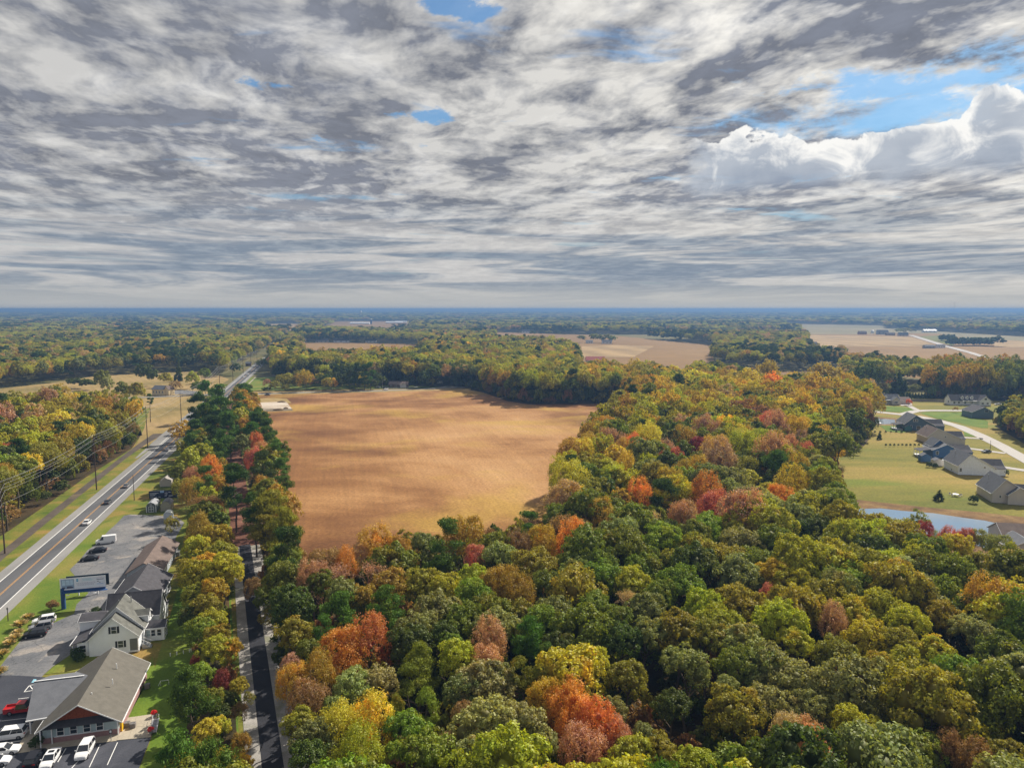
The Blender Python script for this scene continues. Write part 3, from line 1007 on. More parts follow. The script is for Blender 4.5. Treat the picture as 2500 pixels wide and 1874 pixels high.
hand(1300, 900, 2.765, [
    (1180, 880, 230, F, 'or'), (1240, 980, 220, F, 'pr'), (1040, 1020, 170, F, 'sa'), (720, 860, 170, F, 'or'), (870, 930, 270, P, 'dp'), (920, 810, 200, F, 'oy'),
    (1660, 910, 180, F, 'or'), (1740, 820, 220, F, 'oy'), (1460, 760, 160, O, 'yg'), (1330, 840, 200, O, 'sg'), (1450, 900, 230, O, 'sg'), (1020, 720, 150, F, 'bo'), (1120, 720, 180, F, 'oy'),
    (970, 610, 110, F, 'pr'), (890, 640, 100, F, 'pr'), (1130, 560, 140, F, 'mg'), (1230, 590, 200, F, 'oy'), (760, 500, 180, F, 'ye'), (690, 540, 150, F, 'rd'), (600, 570, 140, F, 'bo'),
    (840, 560, 150, O, 'yg'), (1430, 530, 170, F, 'bo'), (1620, 580, 150, F, 'pr'), (1730, 540, 130, F, 'sa'), (1720, 610, 120, F, 'pr'), (1850, 600, 130, F, 'pr'), (1840, 500, 120, F, 'pk'),
    (1580, 415, 170, F, 'pr'), (1700, 440, 180, A, 'ye'), (470, 700, 240, O, 'yg'), (560, 620, 180, O, 'ye'), (350, 630, 140, O, 'ol'), (400, 850, 230, O, 'ol'), (270, 850, 180, O, 'dg'), (480, 830, 180, O, 'dg'),
    (630, 660, 130, F, 'ye'), (800, 720, 220, O, 'sg'), (1000, 480, 200, O, 'sg'), (1280, 500, 200, O, 'lg'), (1130, 500, 150, O, 'sg'), (1350, 660, 190, O, 'dg'), (1180, 640, 190, O, 'g'),
    (580, 240, 150, A, 'ol'), (720, 240, 160, O, 'sg'), (900, 180, 160, F, 'oy'), (1000, 180, 120, A, 'ye'), (1100, 110, 180, A, 'ye'), (1220, 130, 170, A, 'yg'), (880, 260, 200, A, 'yg'),
    (1460, 140, 200, F, 'ye'), (1620, 150, 160, F, 'or'), (1590, 60, 170, F, 'oy'), (1680, 220, 240, A, 'bo'), (1900, 180, 200, F, 'oy'), (2020, 190, 180, F, 'oy'), (1980, 80, 220, F, 'oy'), (1940, 280, 220, A, 'ol'),
    (2140, 260, 160, A, 'dg', 13), (2120, 380, 180, A, 'dg', 9), (2160, 480, 130, A, 'dg', 6), (1780, 100, 140, O, 'dg'), (1430, 330, 220, A, 'bn'), (1560, 350, 180, A, 'bn'), (1180, 400, 220, O, 'dg'), (820, 350, 230, O, 'dg'), (950, 390, 170, O, 'ol'),
    (560, 400, 180, A, 'ol', 10), (650, 380, 150, O, 'ol', 10), (2050, 490, 200, A, 'sg', 10), (1900, 420, 180, A, 'sg', 12), (1380, 220, 160, O, 'bg'), (1200, 230, 150, O, 'dg'), (740, 60, 200, A, 'ol'), (850, 90, 150, A, 'ol'),
    (800, 1030, 150, TW, 'tn'), (1990, 760, 110, TW, 'dg', 7), (2010, 800, 90, A, 'dg', 4), (610, 470, 120, O, 'sg'), (650, 990, 130, O, 'ol'), (600, 880, 150, O, 'bo')])
hand(350, 920, 3.316, [
    (500, 140, 170, P, 'pn', 17), (610, 190, 190, P, 'pn', 17), (440, 270, 180, P, 'dp', 16), (640, 320, 230, P, 'pn', 16), (500, 350, 200, P, 'pn', 15), (560, 480, 240, P, 'dp', 15),
    (420, 440, 150, P, 'pn', 12), (700, 430, 220, P, 'pn', 14), (650, 560, 200, P, 'pn', 13), (590, 640, 170, P, 'pn', 13), (500, 850, 190, P, 'pn', 13), (740, 880, 270, P, 'dp', 15), (980, 770, 260, P, 'dp', 13), (1110, 880, 120, P, 'pn', 11),
    (1040, 1130, 330, P, 'ol', 12), (1150, 1280, 300, P, 'ol', 9), (1000, 1280, 240, P, 'ol', 10), (310, 450, 170, A, 'oy', 7), (320, 570, 120, A, 'yg', 6), (470, 620, 170, O, 'yg', 12), (370, 700, 210, O, 'yg', 10), (300, 770, 150, O, 'ol', 8),
    (560, 770, 170, F, 'or', 11), (390, 810, 120, F, 'sa', 9), (390, 930, 170, F, 'bo', 8), (310, 900, 150, A, 'ol', 7), (460, 1060, 220, TW, 'bn', 8), (590, 1060, 220, TW, 'bn', 8), (520, 1120, 230, A, 'bn', 6),
    (980, 930, 180, F, 'bo', 11), (470, 1280, 230, F, 'bo', 9), (600, 1310, 230, O, 'oy', 9), (440, 1400, 220, O, 'yg', 8), (620, 1440, 230, O, 'ol', 8), (500, 1540, 230, O, 'oy', 8), (700, 1600, 190, O, 'ye', 7), (370, 1560, 180, O, 'ol', 6),
    (820, 270, 170, O, 'oy', 13), (780, 350, 170, O, 'yg', 13), (860, 410, 170, O, 'bo', 12), (930, 490, 170, O, 'bn', 11), (900, 570, 150, F, 'rd', 11), (960, 610, 120, F, 'sa', 10), (920, 690, 170, F, 'pr', 10), (800, 540, 150, O, 'sg', 13), (850, 620, 100, O, 'sg', 12),
    (1150, 1520, 220, O, 'g', 7), (930, 1130, 150, O, 'ol', 10), (230, 1200, 120, A, 'ol', 5)])
hand(300, 1574, 5.5275, [
    (1250, 100, 420, O, 'yg', 7), (1450, 80, 300, O, 'oy', 7), (980, 230, 130, F, 'dr', 5), (1050, 400, 330, O, 'bg', 6.5), (1350, 500, 220, F, 'dr', 6), (1560, 560, 230, O, 'oy', 6), (950, 740, 330, O, 'ol', 6),
    (1200, 740, 300, O, 'ol', 7), (1430, 760, 260, O, 'dg', 6), (1130, 1180, 360, O, 'ye', 7.5), (1300, 1120, 260, O, 'yg', 7), (1600, 1350, 250, F, 'bo', 6), (850, 1560, 330, O, 'oy', 6), (1080, 1480, 300, O, 'ol', 6.5),
    (1350, 1560, 300, O, 'oy', 6), (1620, 1600, 240, O, 'ye', 6), (700, 1640, 220, O, 'ol', 5), (1300, 950, 260, O, 'dg', 6), (1560, 900, 240, A, 'bn', 4.5), (1700, 720, 150, A, 'ol', 4), (900, 950, 220, A, 'ol', 4)])
hand(350, 1420, 3.316, [(420, 120, 220, O, 'ol', 7), (560, 90, 220, O, 'oy', 8), (500, 230, 240, O, 'ol', 7), (380, 280, 180, O, 'dg', 6), (560, 330, 230, O, 'yg', 7), (450, 420, 240, O, 'bg', 7),
                         (600, 450, 200, O, 'ol', 7), (920, 60, 170, A, 'bn', 6), (1010, 130, 200, O, 'g', 8)])
# ---- left wood
hand(0, 730, 4.364, [
    (600, 1120, 230, O, 'yg'), (680, 1230, 170, O, 'yg'), (800, 1150, 120, P, 'dp'), (260, 1300, 230, O, 'dg'), (180, 1370, 180, O, 'dg'), (370, 1330, 150, F, 'or'), (430, 1380, 150, O, 'bo'),
    (620, 1440, 210, P, 'dp'), (340, 1440, 220, O, 'dg'), (210, 1640, 170, F, 'pr'), (80, 1640, 150, F, 'pr'), (1000, 1130, 140, F, 'pr'), (1240, 1110, 130, F, 'sa'), (1120, 1090, 110, P, 'pn'), (1060, 1260, 170, O, 'g'),
    (900, 1260, 190, O, 'dg'), (1230, 1260, 100, F, 'pr'), (60, 1130, 140, O, 'ye'), (160, 1120, 130, O, 'yg'), (260, 1100, 130, O, 'ye'), (370, 1090, 130, O, 'yg'), (480, 1070, 140, O, 'yg'), (850, 1040, 130, O, 'yg'),
    (1010, 1040, 140, O, 'yg'), (640, 990, 160, A, 'oy'), (80, 1280, 170, A, 'oy'), (60, 1400, 150, O, 'yg'), (510, 1190, 180, A, 'bo'), (560, 1290, 150, A, 'ol'), (720, 1400, 150, O, 'dg'), (970, 1400, 160, O, 'dg'), (1150, 1380, 130, A, 'yg'),
    (1330, 1290, 110, A, 'yg'), (1420, 1380, 110, A, 'bn'), (1460, 1100, 120, A, 'ol'), (1590, 1070, 90, P, 'pn'), (90, 1520, 190, O, 'ol'), (500, 1530, 170, O, 'g'), (820, 1560, 140, O, 'dg'), (1240, 1440, 110, O, 'yg')])

# ---- woods filled in between (outline points: ground or tree-top level)
WOODS = {
    'front': [Vector((-14, 55, 0)), at(735, 1874, 0), at(700, 1702, 0), at(678, 1551, 0), at(660, 1483, 0), at(655, 1440, 9), at(760, 1425, 15), at(880, 1365, 15),
              at(1010, 1325, 15), at(1120, 1315, 15), at(1250, 1290, 15), at(1340, 1275, 15), at(1385, 1290, 0), at(1700, 1270, 0), at(2010, 1245, 0), at(2060, 1330, 9),
              at(2250, 1355, 9), at(2380, 1385, 9), at(2440, 1430, 9), at(2560, 1470, 9), at(2800, 1540, 9), Vector((170, 70, 0)), Vector((80, 50, 0))],
    'side': poly((1385, 1290), (1372, 1240), (1403, 1180), (1450, 1120), (1510, 1073), (1532, 1010), (1530, 985), (1290, 987), (1240, 979), (1180, 958), (1140, 947),
                 (1010, 941), (960, 940), (800, 938), (700, 930), (672, 915), (668, 905), (650, 852, 15), (740, 857, 15), (880, 857, 15), (1030, 852, 15), (1100, 822, 15), (1200, 822, 15), (1330, 826, 15),
                 (1408, 846, 15), (1420, 892, 15), (1560, 896, 15), (1700, 900, 15), (1900, 922, 15), (2060, 928, 15), (2125, 960, 12), (2130, 1062), (2100, 1098), (2040, 1113), (2030, 1150), (2045, 1200), (2010, 1238), (1700, 1270)),
    'left': poly((-60, 1345), (25, 1293), (210, 1164), (322, 1094), (345, 1060), (340, 1040), (345, 1010, 12), (340, 998, 15), (230, 982, 15), (100, 972, 15), (0, 978, 15), (-300, 1000, 15), (-500, 1100, 10), (-400, 1345)),
    'right_row': poly((2262, 972), (2500, 980), (2900, 1000), (2900, 884, 17), (2500, 880, 17), (2290, 880, 17)),
    'grove': poly((2430, 1040), (2500, 1082), (2700, 1150), (2900, 1150), (2800, 1020), (2520, 1005)),
}


def trail_x(y):
    return -36.5 - 0.416 * (y - 101.9)


WOODS['trail_west'] = [Vector((trail_x(y) + o, y, 0)) for y, o in ((60, -5), (140, -5.5), (300, -5.5), (470, -6), (480, -14), (300, -20), (230, -14), (140, -13), (60, -15))]
WOODS['trail_east'] = [Vector((trail_x(y) + o, y, 0)) for y, o in ((150, 5), (300, 5), (500, 5), (505, 16), (300, 17), (200, 15), (160, 12))]

PAL = {   # weights of look, by wood
    'front': [(O, 'g', 19), (O, 'dg', 12), (O, 'ol', 13), (O, 'yg', 15), (O, 'bg', 12), (O, 'sg', 13), (O, 'lg', 6), (F, 'bo', 1.5), (P, 'pn', 3), (A, 'ol', 3)],
    'side': [(O, 'g', 12), (O, 'dg', 8), (O, 'ol', 14), (A, 'yg', 16), (O, 'sg', 8), (A, 'bo', 8), (A, 'ye', 4), (A, 'tn', 2), (A, 'ol', 12), (P, 'dp', 4)],
    'left': [(O, 'yg', 18), (O, 'g', 8), (O, 'dg', 6), (A, 'ol', 12), (A, 'bo', 6), (F, 'pk', 3), (O, 'bg', 7), (P, 'dp', 5), (A, 'tn', 5), (A, 'ye', 7)],
    'right_row': [(A, 'g', 12), (A, 'ol', 12), (A, 'dg', 8), (A, 'bo', 2), (O, 'sg', 3)],
    'grove': [(O, 'yg', 6), (O, 'dg', 5), (A, 'ol', 5), (O, 'sg', 3)],
    'trail_west': [(P, 'pn', 5), (O, 'ol', 7), (O, 'yg', 8), (O, 'g', 6), (A, 'bo', 4)],
    'trail_east': [(P, 'pn', 9), (P, 'dp', 4), (O, 'ol', 4), (A, 'bo', 3), (O, 'g', 5)],
}
SPEC = {'front': (6.8, 14, 5.0, 1.7), 'side': (7.8, 15.0, 5.4, 2.2), 'left': (7.4, 14.5, 5.0, 2.6), 'right_row': (8.5, 14.5, 5.6, 2.5), 'grove': (7, 9, 4.2, 1.5),
        'trail_west': (6.0, 8.5, 3.9, 1.8), 'trail_east': (7.0, 12, 4.5, 2.0)}
hand_xy = np.array([[t[0], t[1], t[3]] for t in TREES])


def fill(name):
    pl = WOODS[name]
    sp, zc, r0, zj = SPEC[name]
    xs = [p.x for p in pl]
    ys = [p.y for p in pl]
    gx, gy = np.meshgrid(np.arange(min(xs), max(xs), sp), np.arange(min(ys), max(ys), sp * 0.87))
    gx = gx + (np.arange(gx.shape[0]) % 2 * sp / 2)[:, None]
    x = gx.ravel() + rng.uniform(-0.36, 0.36, gx.size) * sp
    y = gy.ravel() + rng.uniform(-0.36, 0.36, gx.size) * sp
    ok = in_poly(x, y, pl)
    for q in (k for k in CLEAR):
        if q not in ('neighbourhood',):
            ok &= ~in_poly(x, y, CLEAR[q])
    x, y = x[ok], y[ok]
    pal = PAL[name]
    w = np.array([q[2] for q in pal], float)
    idx = rng.choice(len(pal), len(x), p=w / w.sum())
    # neighbours lean to the same look: low frequency pull of the choice
    for i in range(len(x)):
        u = math.sin(x[i] * 0.045 + 1.3) * math.cos(y[i] * 0.033 + 0.4)
        if u > 0.35 and rng.uniform() < 0.45:
            idx[i] = 0
        if u < -0.4 and rng.uniform() < 0.45:
            idx[i] = min(3, len(pal) - 1)
    for i in range(len(x)):
        r = r0 * rng.uniform(0.8, 1.3)
        d = np.hypot(hand_xy[:, 0] - x[i], hand_xy[:, 1] - y[i])
        if np.any(d < 0.68 * (hand_xy[:, 2] + r)):
            continue
        z = zc + rng.uniform(-zj, zj) + (r - r0) * 0.5
        if name == 'side' and y[i] > 500 and x[i] > 130:
            z -= 3.5
        if name == 'front':
            tx, ty, td = pix(x[i], y[i], z + r)
            if 2060 < tx < 2500 and ty < (1256 if tx < 2225 else 1292 + (tx - 2225) * 0.13):
                continue
        st, c, _ = pal[idx[i]]
        tx, ty, td = pix(x[i], y[i], z)
        if name == 'side' and tx > 1430 and ty < 1010 and rng.uniform() < 0.38:
            st, c = [(A, 'oy'), (A, 'ye'), (A, 'bo'), (F, 'oy'), (A, 'yg')][rng.integers(0, 5)]
        elif name in ('side', 'front') and 1300 < tx < 1950 and 1040 < ty < 1290 and rng.uniform() < 0.2:
            st, c = [(F, 'sa'), (F, 'bo'), (F, 'oy'), (A, 'bo'), (F, 'pk'), (A, 'ye')][rng.integers(0, 6)]
        elif name == 'front' and tx < 1380 and ty < 1490 and rng.uniform() < 0.4:
            st, c = [(F, 'bo'), (A, 'bo'), (F, 'sa'), (A, 'tn'), (F, 'pk'), (A, 'bn')][rng.integers(0, 6)]
        k = {'oak': 1.1, 'airy': 1.25, 'flame': 1.2, 'pine': 1.25}[st]
        if name == 'right_row':
            k *= 1.3
        add_tree(x[i], y[i], z, r, min(r * k, z - 1), st, c)


for k_ in WOODS:
    fill(k_)

# ---- trees standing in the open, by the foot of the trunk: px, py, height, crown radius, style, colour
FREE = [
    (578, 916, 11, 5.6, O, 'dg'), (658, 905, 14, 6, O, 'dg'), (545, 880, 13, 6, A, 'tn'), (553, 905, 11, 4, A, 'ye'), (500, 935, 12, 5, O, 'bg'),
    (355, 940, 17, 7.5, O, 'dg'), (375, 942, 13, 5, O, 'dg'), (405, 945, 11, 5, O, 'yg'), (437, 930, 15, 3, 'cone', 'dg'), (430, 962, 9, 4, A, 'bn'), (470, 948, 12, 5.5, O, 'yg'),
    (485, 962, 9, 5, O, 'g'), (250, 958, 16, 5.5, O, 'g'), (262, 965, 12, 5, O, 'sg'), (195, 948, 8, 6, O, 'dg'), (215, 952, 8, 6, O, 'dg'), (180, 945, 7, 5, O, 'dg'), (300, 985, 13, 5, O, 'g'), (335, 988, 14, 5, O, 'ol'),
    (640, 905, 12, 5, O, 'sg'), (672, 912, 7, 3, 'cone', 'dg'), (690, 905, 12, 5, O, 'dg'), (610, 950, 4.5, 2.6, A, 'bn'), (652, 952, 8, 3, A, 'pk'), (650, 958, 5, 3.6, O, 'dg'), (672, 957, 8, 4.2, O, 'ol'), (697, 957, 6, 3.6, O, 'ol'),
    (705, 945, 11, 5, O, 'yg'), (745, 955, 14, 5.6, F, 'oy'), (728, 950, 11, 5, O, 'bo'), (766, 950, 8, 3.5, A, 'tn'), (800, 955, 10, 4.4, O, 'yg'), (812, 954, 9, 4, O, 'ye'), (838, 953, 12, 4.4, O, 'dg'),
    (872, 953, 17, 5, P, 'dp'), (890, 952, 16, 5, P, 'pn'), (905, 951, 17, 5, P, 'pn'), (925, 950, 16, 4.6, P, 'dp'), (855, 953, 13, 4, P, 'dp'), (860, 935, 15, 5, F, 'tn'), (1035, 946, 13, 5.2, O, 'dg'),
    (1052, 945, 8, 3.5, O, 'ol'), (1000, 932, 17, 6, O, 'dg'), (965, 930, 16, 6, P, 'dp'), (760, 925, 12, 6, O, 'ol'), (790, 925, 13, 6, O, 'sg'), (820, 925, 13, 6, O, 'dg'), (730, 922, 12, 6, O, 'ol'),
    (2085, 958, 17, 7.5, A, 'dg'), (2118, 962, 22, 8.5, A, 'dg'), (2140, 962, 21, 8, A, 'dg'), (2105, 966, 9, 6, O, 'sg'), (2224, 940, 20, 7.5, A, 'dg'), (2193, 958, 13, 5, 'cone', 'dp'), (2182, 960, 11, 4.5, 'cone', 'dp'),
    (2207, 961, 9, 4, 'cone', 'dp'), (2253, 950, 11, 5, 'cone', 'dp'), (2262, 962, 9, 4, O, 'dg'), (2160, 962, 8, 4, O, 'sg'), (2176, 958, 9, 4, F, 'rd'), (2232, 962, 7, 4, O, 'sg'), (2285, 935, 17, 6, A, 'ol'), (2268, 930, 10, 6, O, 'sg'),
    (2147, 1072, 4, 1.2, 'cone', 'dg'), (2292, 1220, 3.6, 1.9, 'cone', 'dg'), (2332, 1006, 3.6, 1.8, A, 'bn'), (2218, 967, 4, 2.2, O, 'sg'), (2280, 1338, 6, 1.8, TW, 'sg'), (2240, 1325, 8, 2.6, A, 'sg'),
    (1270, 838, 11, 8, O, 'sg'), (1282, 838, 9, 6, O, 'dg'), (1300, 820, 12, 7, O, 'dg'), (1322, 819, 13, 7, O, 'dg'), (1340, 820, 13, 8, O, 'sg'), (1360, 820, 13, 8, O, 'dg'),
    (1420, 836, 14, 8, O, 'sg'), (1450, 836, 17, 9, O, 'sg'), (1465, 837, 14, 8, O, 'g'), (1482, 837, 15, 9, O, 'sg'), (1495, 838, 14, 8, O, 'sg'),
    (2195, 815, 13, 10, A, 'sg'), (2215, 815, 14, 11, A, 'sg'), (2228, 812, 9, 8, A, 'dg'), (2418, 845, 14, 10, O, 'dp'), (2435, 845, 16, 11, O, 'dp'), (2160, 966, 5, 3, O, 'dg')]
for px_, py_, h_, r_, st_, c_ in FREE:
    if h_ > 6:
        h_, r_ = h_ * (1.32 if st_ == P else 1.22), r_ * 1.2
    p_ = at(px_, py_)
    rz_ = h_ * (0.42 if st_ != 'cone' else 0.5)
    add_tree(p_.x, p_.y, h_ - rz_ * 0.93, r_ * (1.0 if st_ != 'cone' else 1.3), rz_, st_, c_, True)
for k in range(46):
    q_ = at(690 + k * 7.2 + rng.uniform(-4, 4), 951 - (k % 3) * 5 + rng.uniform(-2, 2))
    if not 935 < 690 + k * 7.2 < 1030:
        h_ = rng.uniform(9, 15)
        add_tree(q_.x, q_.y, h_ * .58, rng.uniform(4.5, 6.5), h_ * .44, O if k % 4 else A, cr0.choice(['g', 'ol', 'yg', 'dg', 'bo', 'ol']), True)
# dark pine plantation in the far fields and the pine row behind the white houses
for i in range(64):
    p_ = at(2300 + (i % 32) * 3.6 + rng.uniform(-1, 1), (832 if i < 32 else 843) + rng.uniform(-1, 1) + (i % 32) * 0.04 * (0 if i >= 32 else 1))
    if i < 32 and (i % 32) < 8 or i >= 32 and (i % 32) > 4:
        add_tree(p_.x, p_.y, 7.5, 9 + rng.uniform(-1, 1), 8, 'oak', 'dp')
for i in range(60):
    p_ = at(1590 + rng.uniform(0, 1), 800)
# keep crowns off the buildings
KEEP = [(at(972, 945), 11), (at(965, 950), 9), (at(985, 951), 9), (at(1454, 889), 15), (at(684, 905), 9), (at(1090, 943), 6), (at(930, 950), 6)]
TREES = [t for t in TREES if not any((t[0] - q.x) ** 2 + (t[1] - q.y) ** 2 < r_ * r_ for q, r_ in KEEP)]
print('trees near', len(TREES))

# ---- which are built one by one: the largest in the picture of each kind
KIND_MAX = {'broadleaf_tree': 298, 'autumn_tree': 295, 'pine_tree': 295, 'spruce_tree': 60, 'bare_tree': 60}
rec = []
for t in TREES:
    px_, py_, d_ = pix(t[0], t[1], t[2])
    size = FPX * t[3] / d_ if d_ > 5 else 0
    inside = -40 < px_ < 2540 and 740 < py_ < 1930 and d_ > 5
    rec.append((size if inside else 0, px_, py_, d_))
order = sorted(range(len(TREES)), key=lambda i: -rec[i][0])
count = {}
single = [False] * len(TREES)
for i in order:
    k = KIND_OF[TREES[i][5]]
    if rec[i][0] > 0 and count.get(k, 0) < KIND_MAX[k] and (rec[i][0] > 6 or TREES[i][7]):
        count[k] = count.get(k, 0) + 1
        single[i] = True
print('single', count)


def lod(d):
    return 0 if d < 330 else (1 if d < 900 else 2)


# labels: look + nearest landmark + order from the left
MARKS = [
    (640, 1700, 'on the right of the dark trail near the bottom edge'), (560, 1800, 'on the left of the dark trail near the bottom edge'), (500, 1600, 'between the dark trail and the lawn'),
    (480, 1450, 'between the white house and the trail'), (470, 1300, 'behind the long brown roofed building'), (450, 1180, 'beside the garden sheds'), (500, 1050, 'in the tree row beside the highway'),
    (520, 960, 'at the far end of the trail tree row'), (620, 1150, 'in the tree row on the left rim of the tan field'), (600, 1000, 'in the trail row near the pale slab'), (640, 1290, 'at the near end of the trail tree row'), (720, 1480, 'right of where the trail enters the woods'),
    (860, 1590, 'around the big orange red crown'), (860, 1790, 'around the bright yellow tree at the bottom'), (1030, 1650, 'around the layered yellowish pines'), (850, 1400, 'at the near left corner of the tan field'),
    (1085, 1360, 'at the near edge of the tan field'), (1200, 1570, 'around the salmon tree above the bottom middle'), (1180, 1790, 'around the pale sage crown at the bottom'), (1040, 1500, 'between the near field edge and the salmon tree'), (1350, 1320, 'at the near right corner of the tan field'),
    (1310, 1600, 'around the round green pine'), (1440, 1780, 'around the bright orange clump at the bottom'), (1520, 1430, 'in the green canopy below the near right field corner'), (1660, 1560, 'in the dark middle of the front woods'),
    (1560, 1680, 'right of the orange clump'), (1790, 1760, 'around the large olive crown low right of centre'), (1760, 1440, 'in the middle of the upper front canopy'), (1900, 1680, 'on the big greyish crown right of centre'), (1960, 1800, 'around the tan pink tree at the bottom right'),
    (2150, 1530, 'on the big yellow-green crown group'), (2130, 1780, 'at the bottom edge below the yellow-green group'), (2300, 1650, 'in the lower right woods'), (2420, 1820, 'in the bottom right corner'), (2430, 1500, 'at the right edge of the front woods'),
    (2120, 1320, 'just below the blue pond'), (2380, 1330, 'between the pond and the grey corner roof'), (1980, 1380, 'in the front canopy left of the pond'), (2250, 1430, 'in the front canopy below the pond'),
    (1430, 1200, 'on the dark bulge into the tan field'), (1480, 1100, 'along the right edge of the tan field'), (1600, 1240, 'around the dark round pine in the middle woods'), (1740, 1230, 'around the orange red crowns in the middle woods'), (1900, 1220, 'left of the yard pond'),
    (1620, 1110, 'around the small red crowns in the middle woods'), (1740, 1100, 'around the crimson crown'), (1900, 1110, 'around the pink red crowns by the lawn'), (2050, 1070, 'at the lawn edge beside the tall dark trees'), (1560, 980, 'at the far right corner of the tan field'),
    (1700, 960, 'among the golden crowns behind the middle woods'), (1850, 960, 'among the far orange crowns'), (2020, 960, 'among the golden crowns above the lawn'), (1700, 890, 'in front of the far round wood'), (1450, 900, 'on the wood left of the far ploughed field'),
    (1250, 880, 'in the dark belt behind the tan field'), (1100, 880, 'behind the low brown ranch house'), (900, 890, 'in the belt behind the side road gardens'), (900, 940, 'in the row of pines along the side road'), (760, 940, 'in the gardens along the side road'), (660, 930, 'by the white farmhouse'),
    (560, 900, 'beside the far highway'), (440, 930, 'around the yellow house'), (360, 930, 'left of the yellow house'), (230, 950, 'in the meadow left of the highway'), (100, 1000, 'at the far side of the left woods'), (300, 1010, 'at the far right end of the left woods'),
    (200, 1080, 'in the middle of the left woods'), (60, 1080, 'at the left edge of the picture in the left woods'), (100, 1180, 'at the roadside of the left woods'), (290, 1080, 'by the highway end of the left woods'), (2120, 900, 'right of the far round wood'), (2220, 910, 'standing alone before the ploughed field'),
    (2180, 950, 'behind the small evergreen hedge'), (2330, 920, 'left in the tall tree row behind the houses'), (2450, 920, 'right in the tall tree row behind the houses'), (2470, 1030, 'in the grove right of the curved road'), (2200, 1170, 'on the back lawn'), (2340, 1000, 'on the green inside the road bend'),
    (560, 930, 'topping the trail row by the slab'), (540, 1010, 'in the wide middle of the trail row'), (1250, 930, 'in the darkest part of the far belt'), (1350, 860, 'behind the red roofed barn'), (1000, 860, 'on the belt above the side road'),
    (1900, 900, 'at the foot of the far round wood'), (1620, 900, 'left of the far field tongue'), (1780, 1000, 'just above the middle red crowns'), (1360, 960, 'at the back edge of the tan field'), (790, 870, 'on the belt behind the farmhouse'),
    (1180, 915, 'in the belt left of its darkest part'), (1110, 935, 'by the pale drive at the belt foot'), (930, 870, 'high on the belt above the pines'), (1310, 895, 'on top of the dark belt'), (1420, 940, 'in the belt near the field corner'), (870, 925, 'just behind the roadside pines'),
    (1310, 820, 'in front of the far white farm buildings'), (1460, 825, 'around the far white farmhouse'), (2210, 805, 'beside the far barns'), (2400, 835, 'by the far pale lane'), (1000, 930, 'left of the ranch house')]
ORD = ['second', 'third', 'fourth', 'fifth', 'sixth', 'seventh', 'eighth', 'ninth', 'tenth', 'eleventh', 'twelfth', 'thirteenth', 'fourteenth', 'fifteenth', 'sixteenth', 'seventeenth', 'eighteenth', 'nineteenth', 'twentieth', 'twenty-first', 'twenty-second', 'twenty-third', 'twenty-fourth', 'twenty-fifth', 'twenty-sixth', 'twenty-seventh', 'twenty-eighth', 'twenty-ninth', 'thirtieth', 'thirty-first', 'thirty-second', 'thirty-third', 'thirty-fourth', 'thirty-fifth', 'thirty-sixth']
KW = {'broadleaf_tree': 'leafy tree', 'autumn_tree': 'autumn tree', 'pine_tree': 'pine', 'spruce_tree': 'evergreen', 'bare_tree': 'half bare tree'}
groups = {}
for i in range(len(TREES)):
    if single[i]:
        s_, px_, py_, d_ = rec[i]
        k = KIND_OF[TREES[i][5]]
        mk = min(range(len(MARKS)), key=lambda q: (MARKS[q][0] - px_) ** 2 + ((MARKS[q][1] - py_) * 1.5) ** 2)
        groups.setdefault((k, CNAME[TREES[i][6]], mk), []).append(i)
LABEL = {}
print('big label groups', sorted(((len(v), k[0], k[1], MARKS[k[2]][2]) for k, v in groups.items()), reverse=True)[:8])
for (k, cn, mk), ids in groups.items():
    ids.sort(key=lambda i: rec[i][1])
    n = len(ids)
    for q, i in enumerate(ids):
        what = cn + ' ' + KW[k]
        if k == 'autumn_tree' and TREES[i][6] in ('ye', 'oy', 'bo', 'tn', 'bn'):
            what = cn + ' leaved tree'
        if n == 1:
            s = what + ' ' + MARKS[mk][2]
        elif q == 0:
            s = 'leftmost ' + what + ' ' + MARKS[mk][2]
        elif q == n - 1:
            s = 'rightmost ' + what + ' ' + MARKS[mk][2]
        else:
            s = ORD[min(q - 1, 34)] + ' ' + what + ' ' + MARKS[mk][2]
        ws_ = s.split()
        if len(ws_) > 16:
            ws_ = [w for w in ws_ if w not in ('the',)]
        if len(ws_) > 16:
            ws_ = [w for w in ws_ if w not in ('leafy', 'leaved', 'big', 'small')][:16]
        LABEL[i] = ' '.join(ws_)
GROUPNAME = {'broadleaf_tree': 'green leafy trees', 'autumn_tree': 'trees in autumn colour', 'pine_tree': 'pines', 'spruce_tree': 'pointed evergreens', 'bare_tree': 'half bare trees'}

cr = random.Random(5)


def tinted(c, j=0.16):
    k = 1 + cr.uniform(-j, j)
    return tuple(max(0.004, v * k * (1 + cr.uniform(-0.09, 0.09))) for v in C[c])


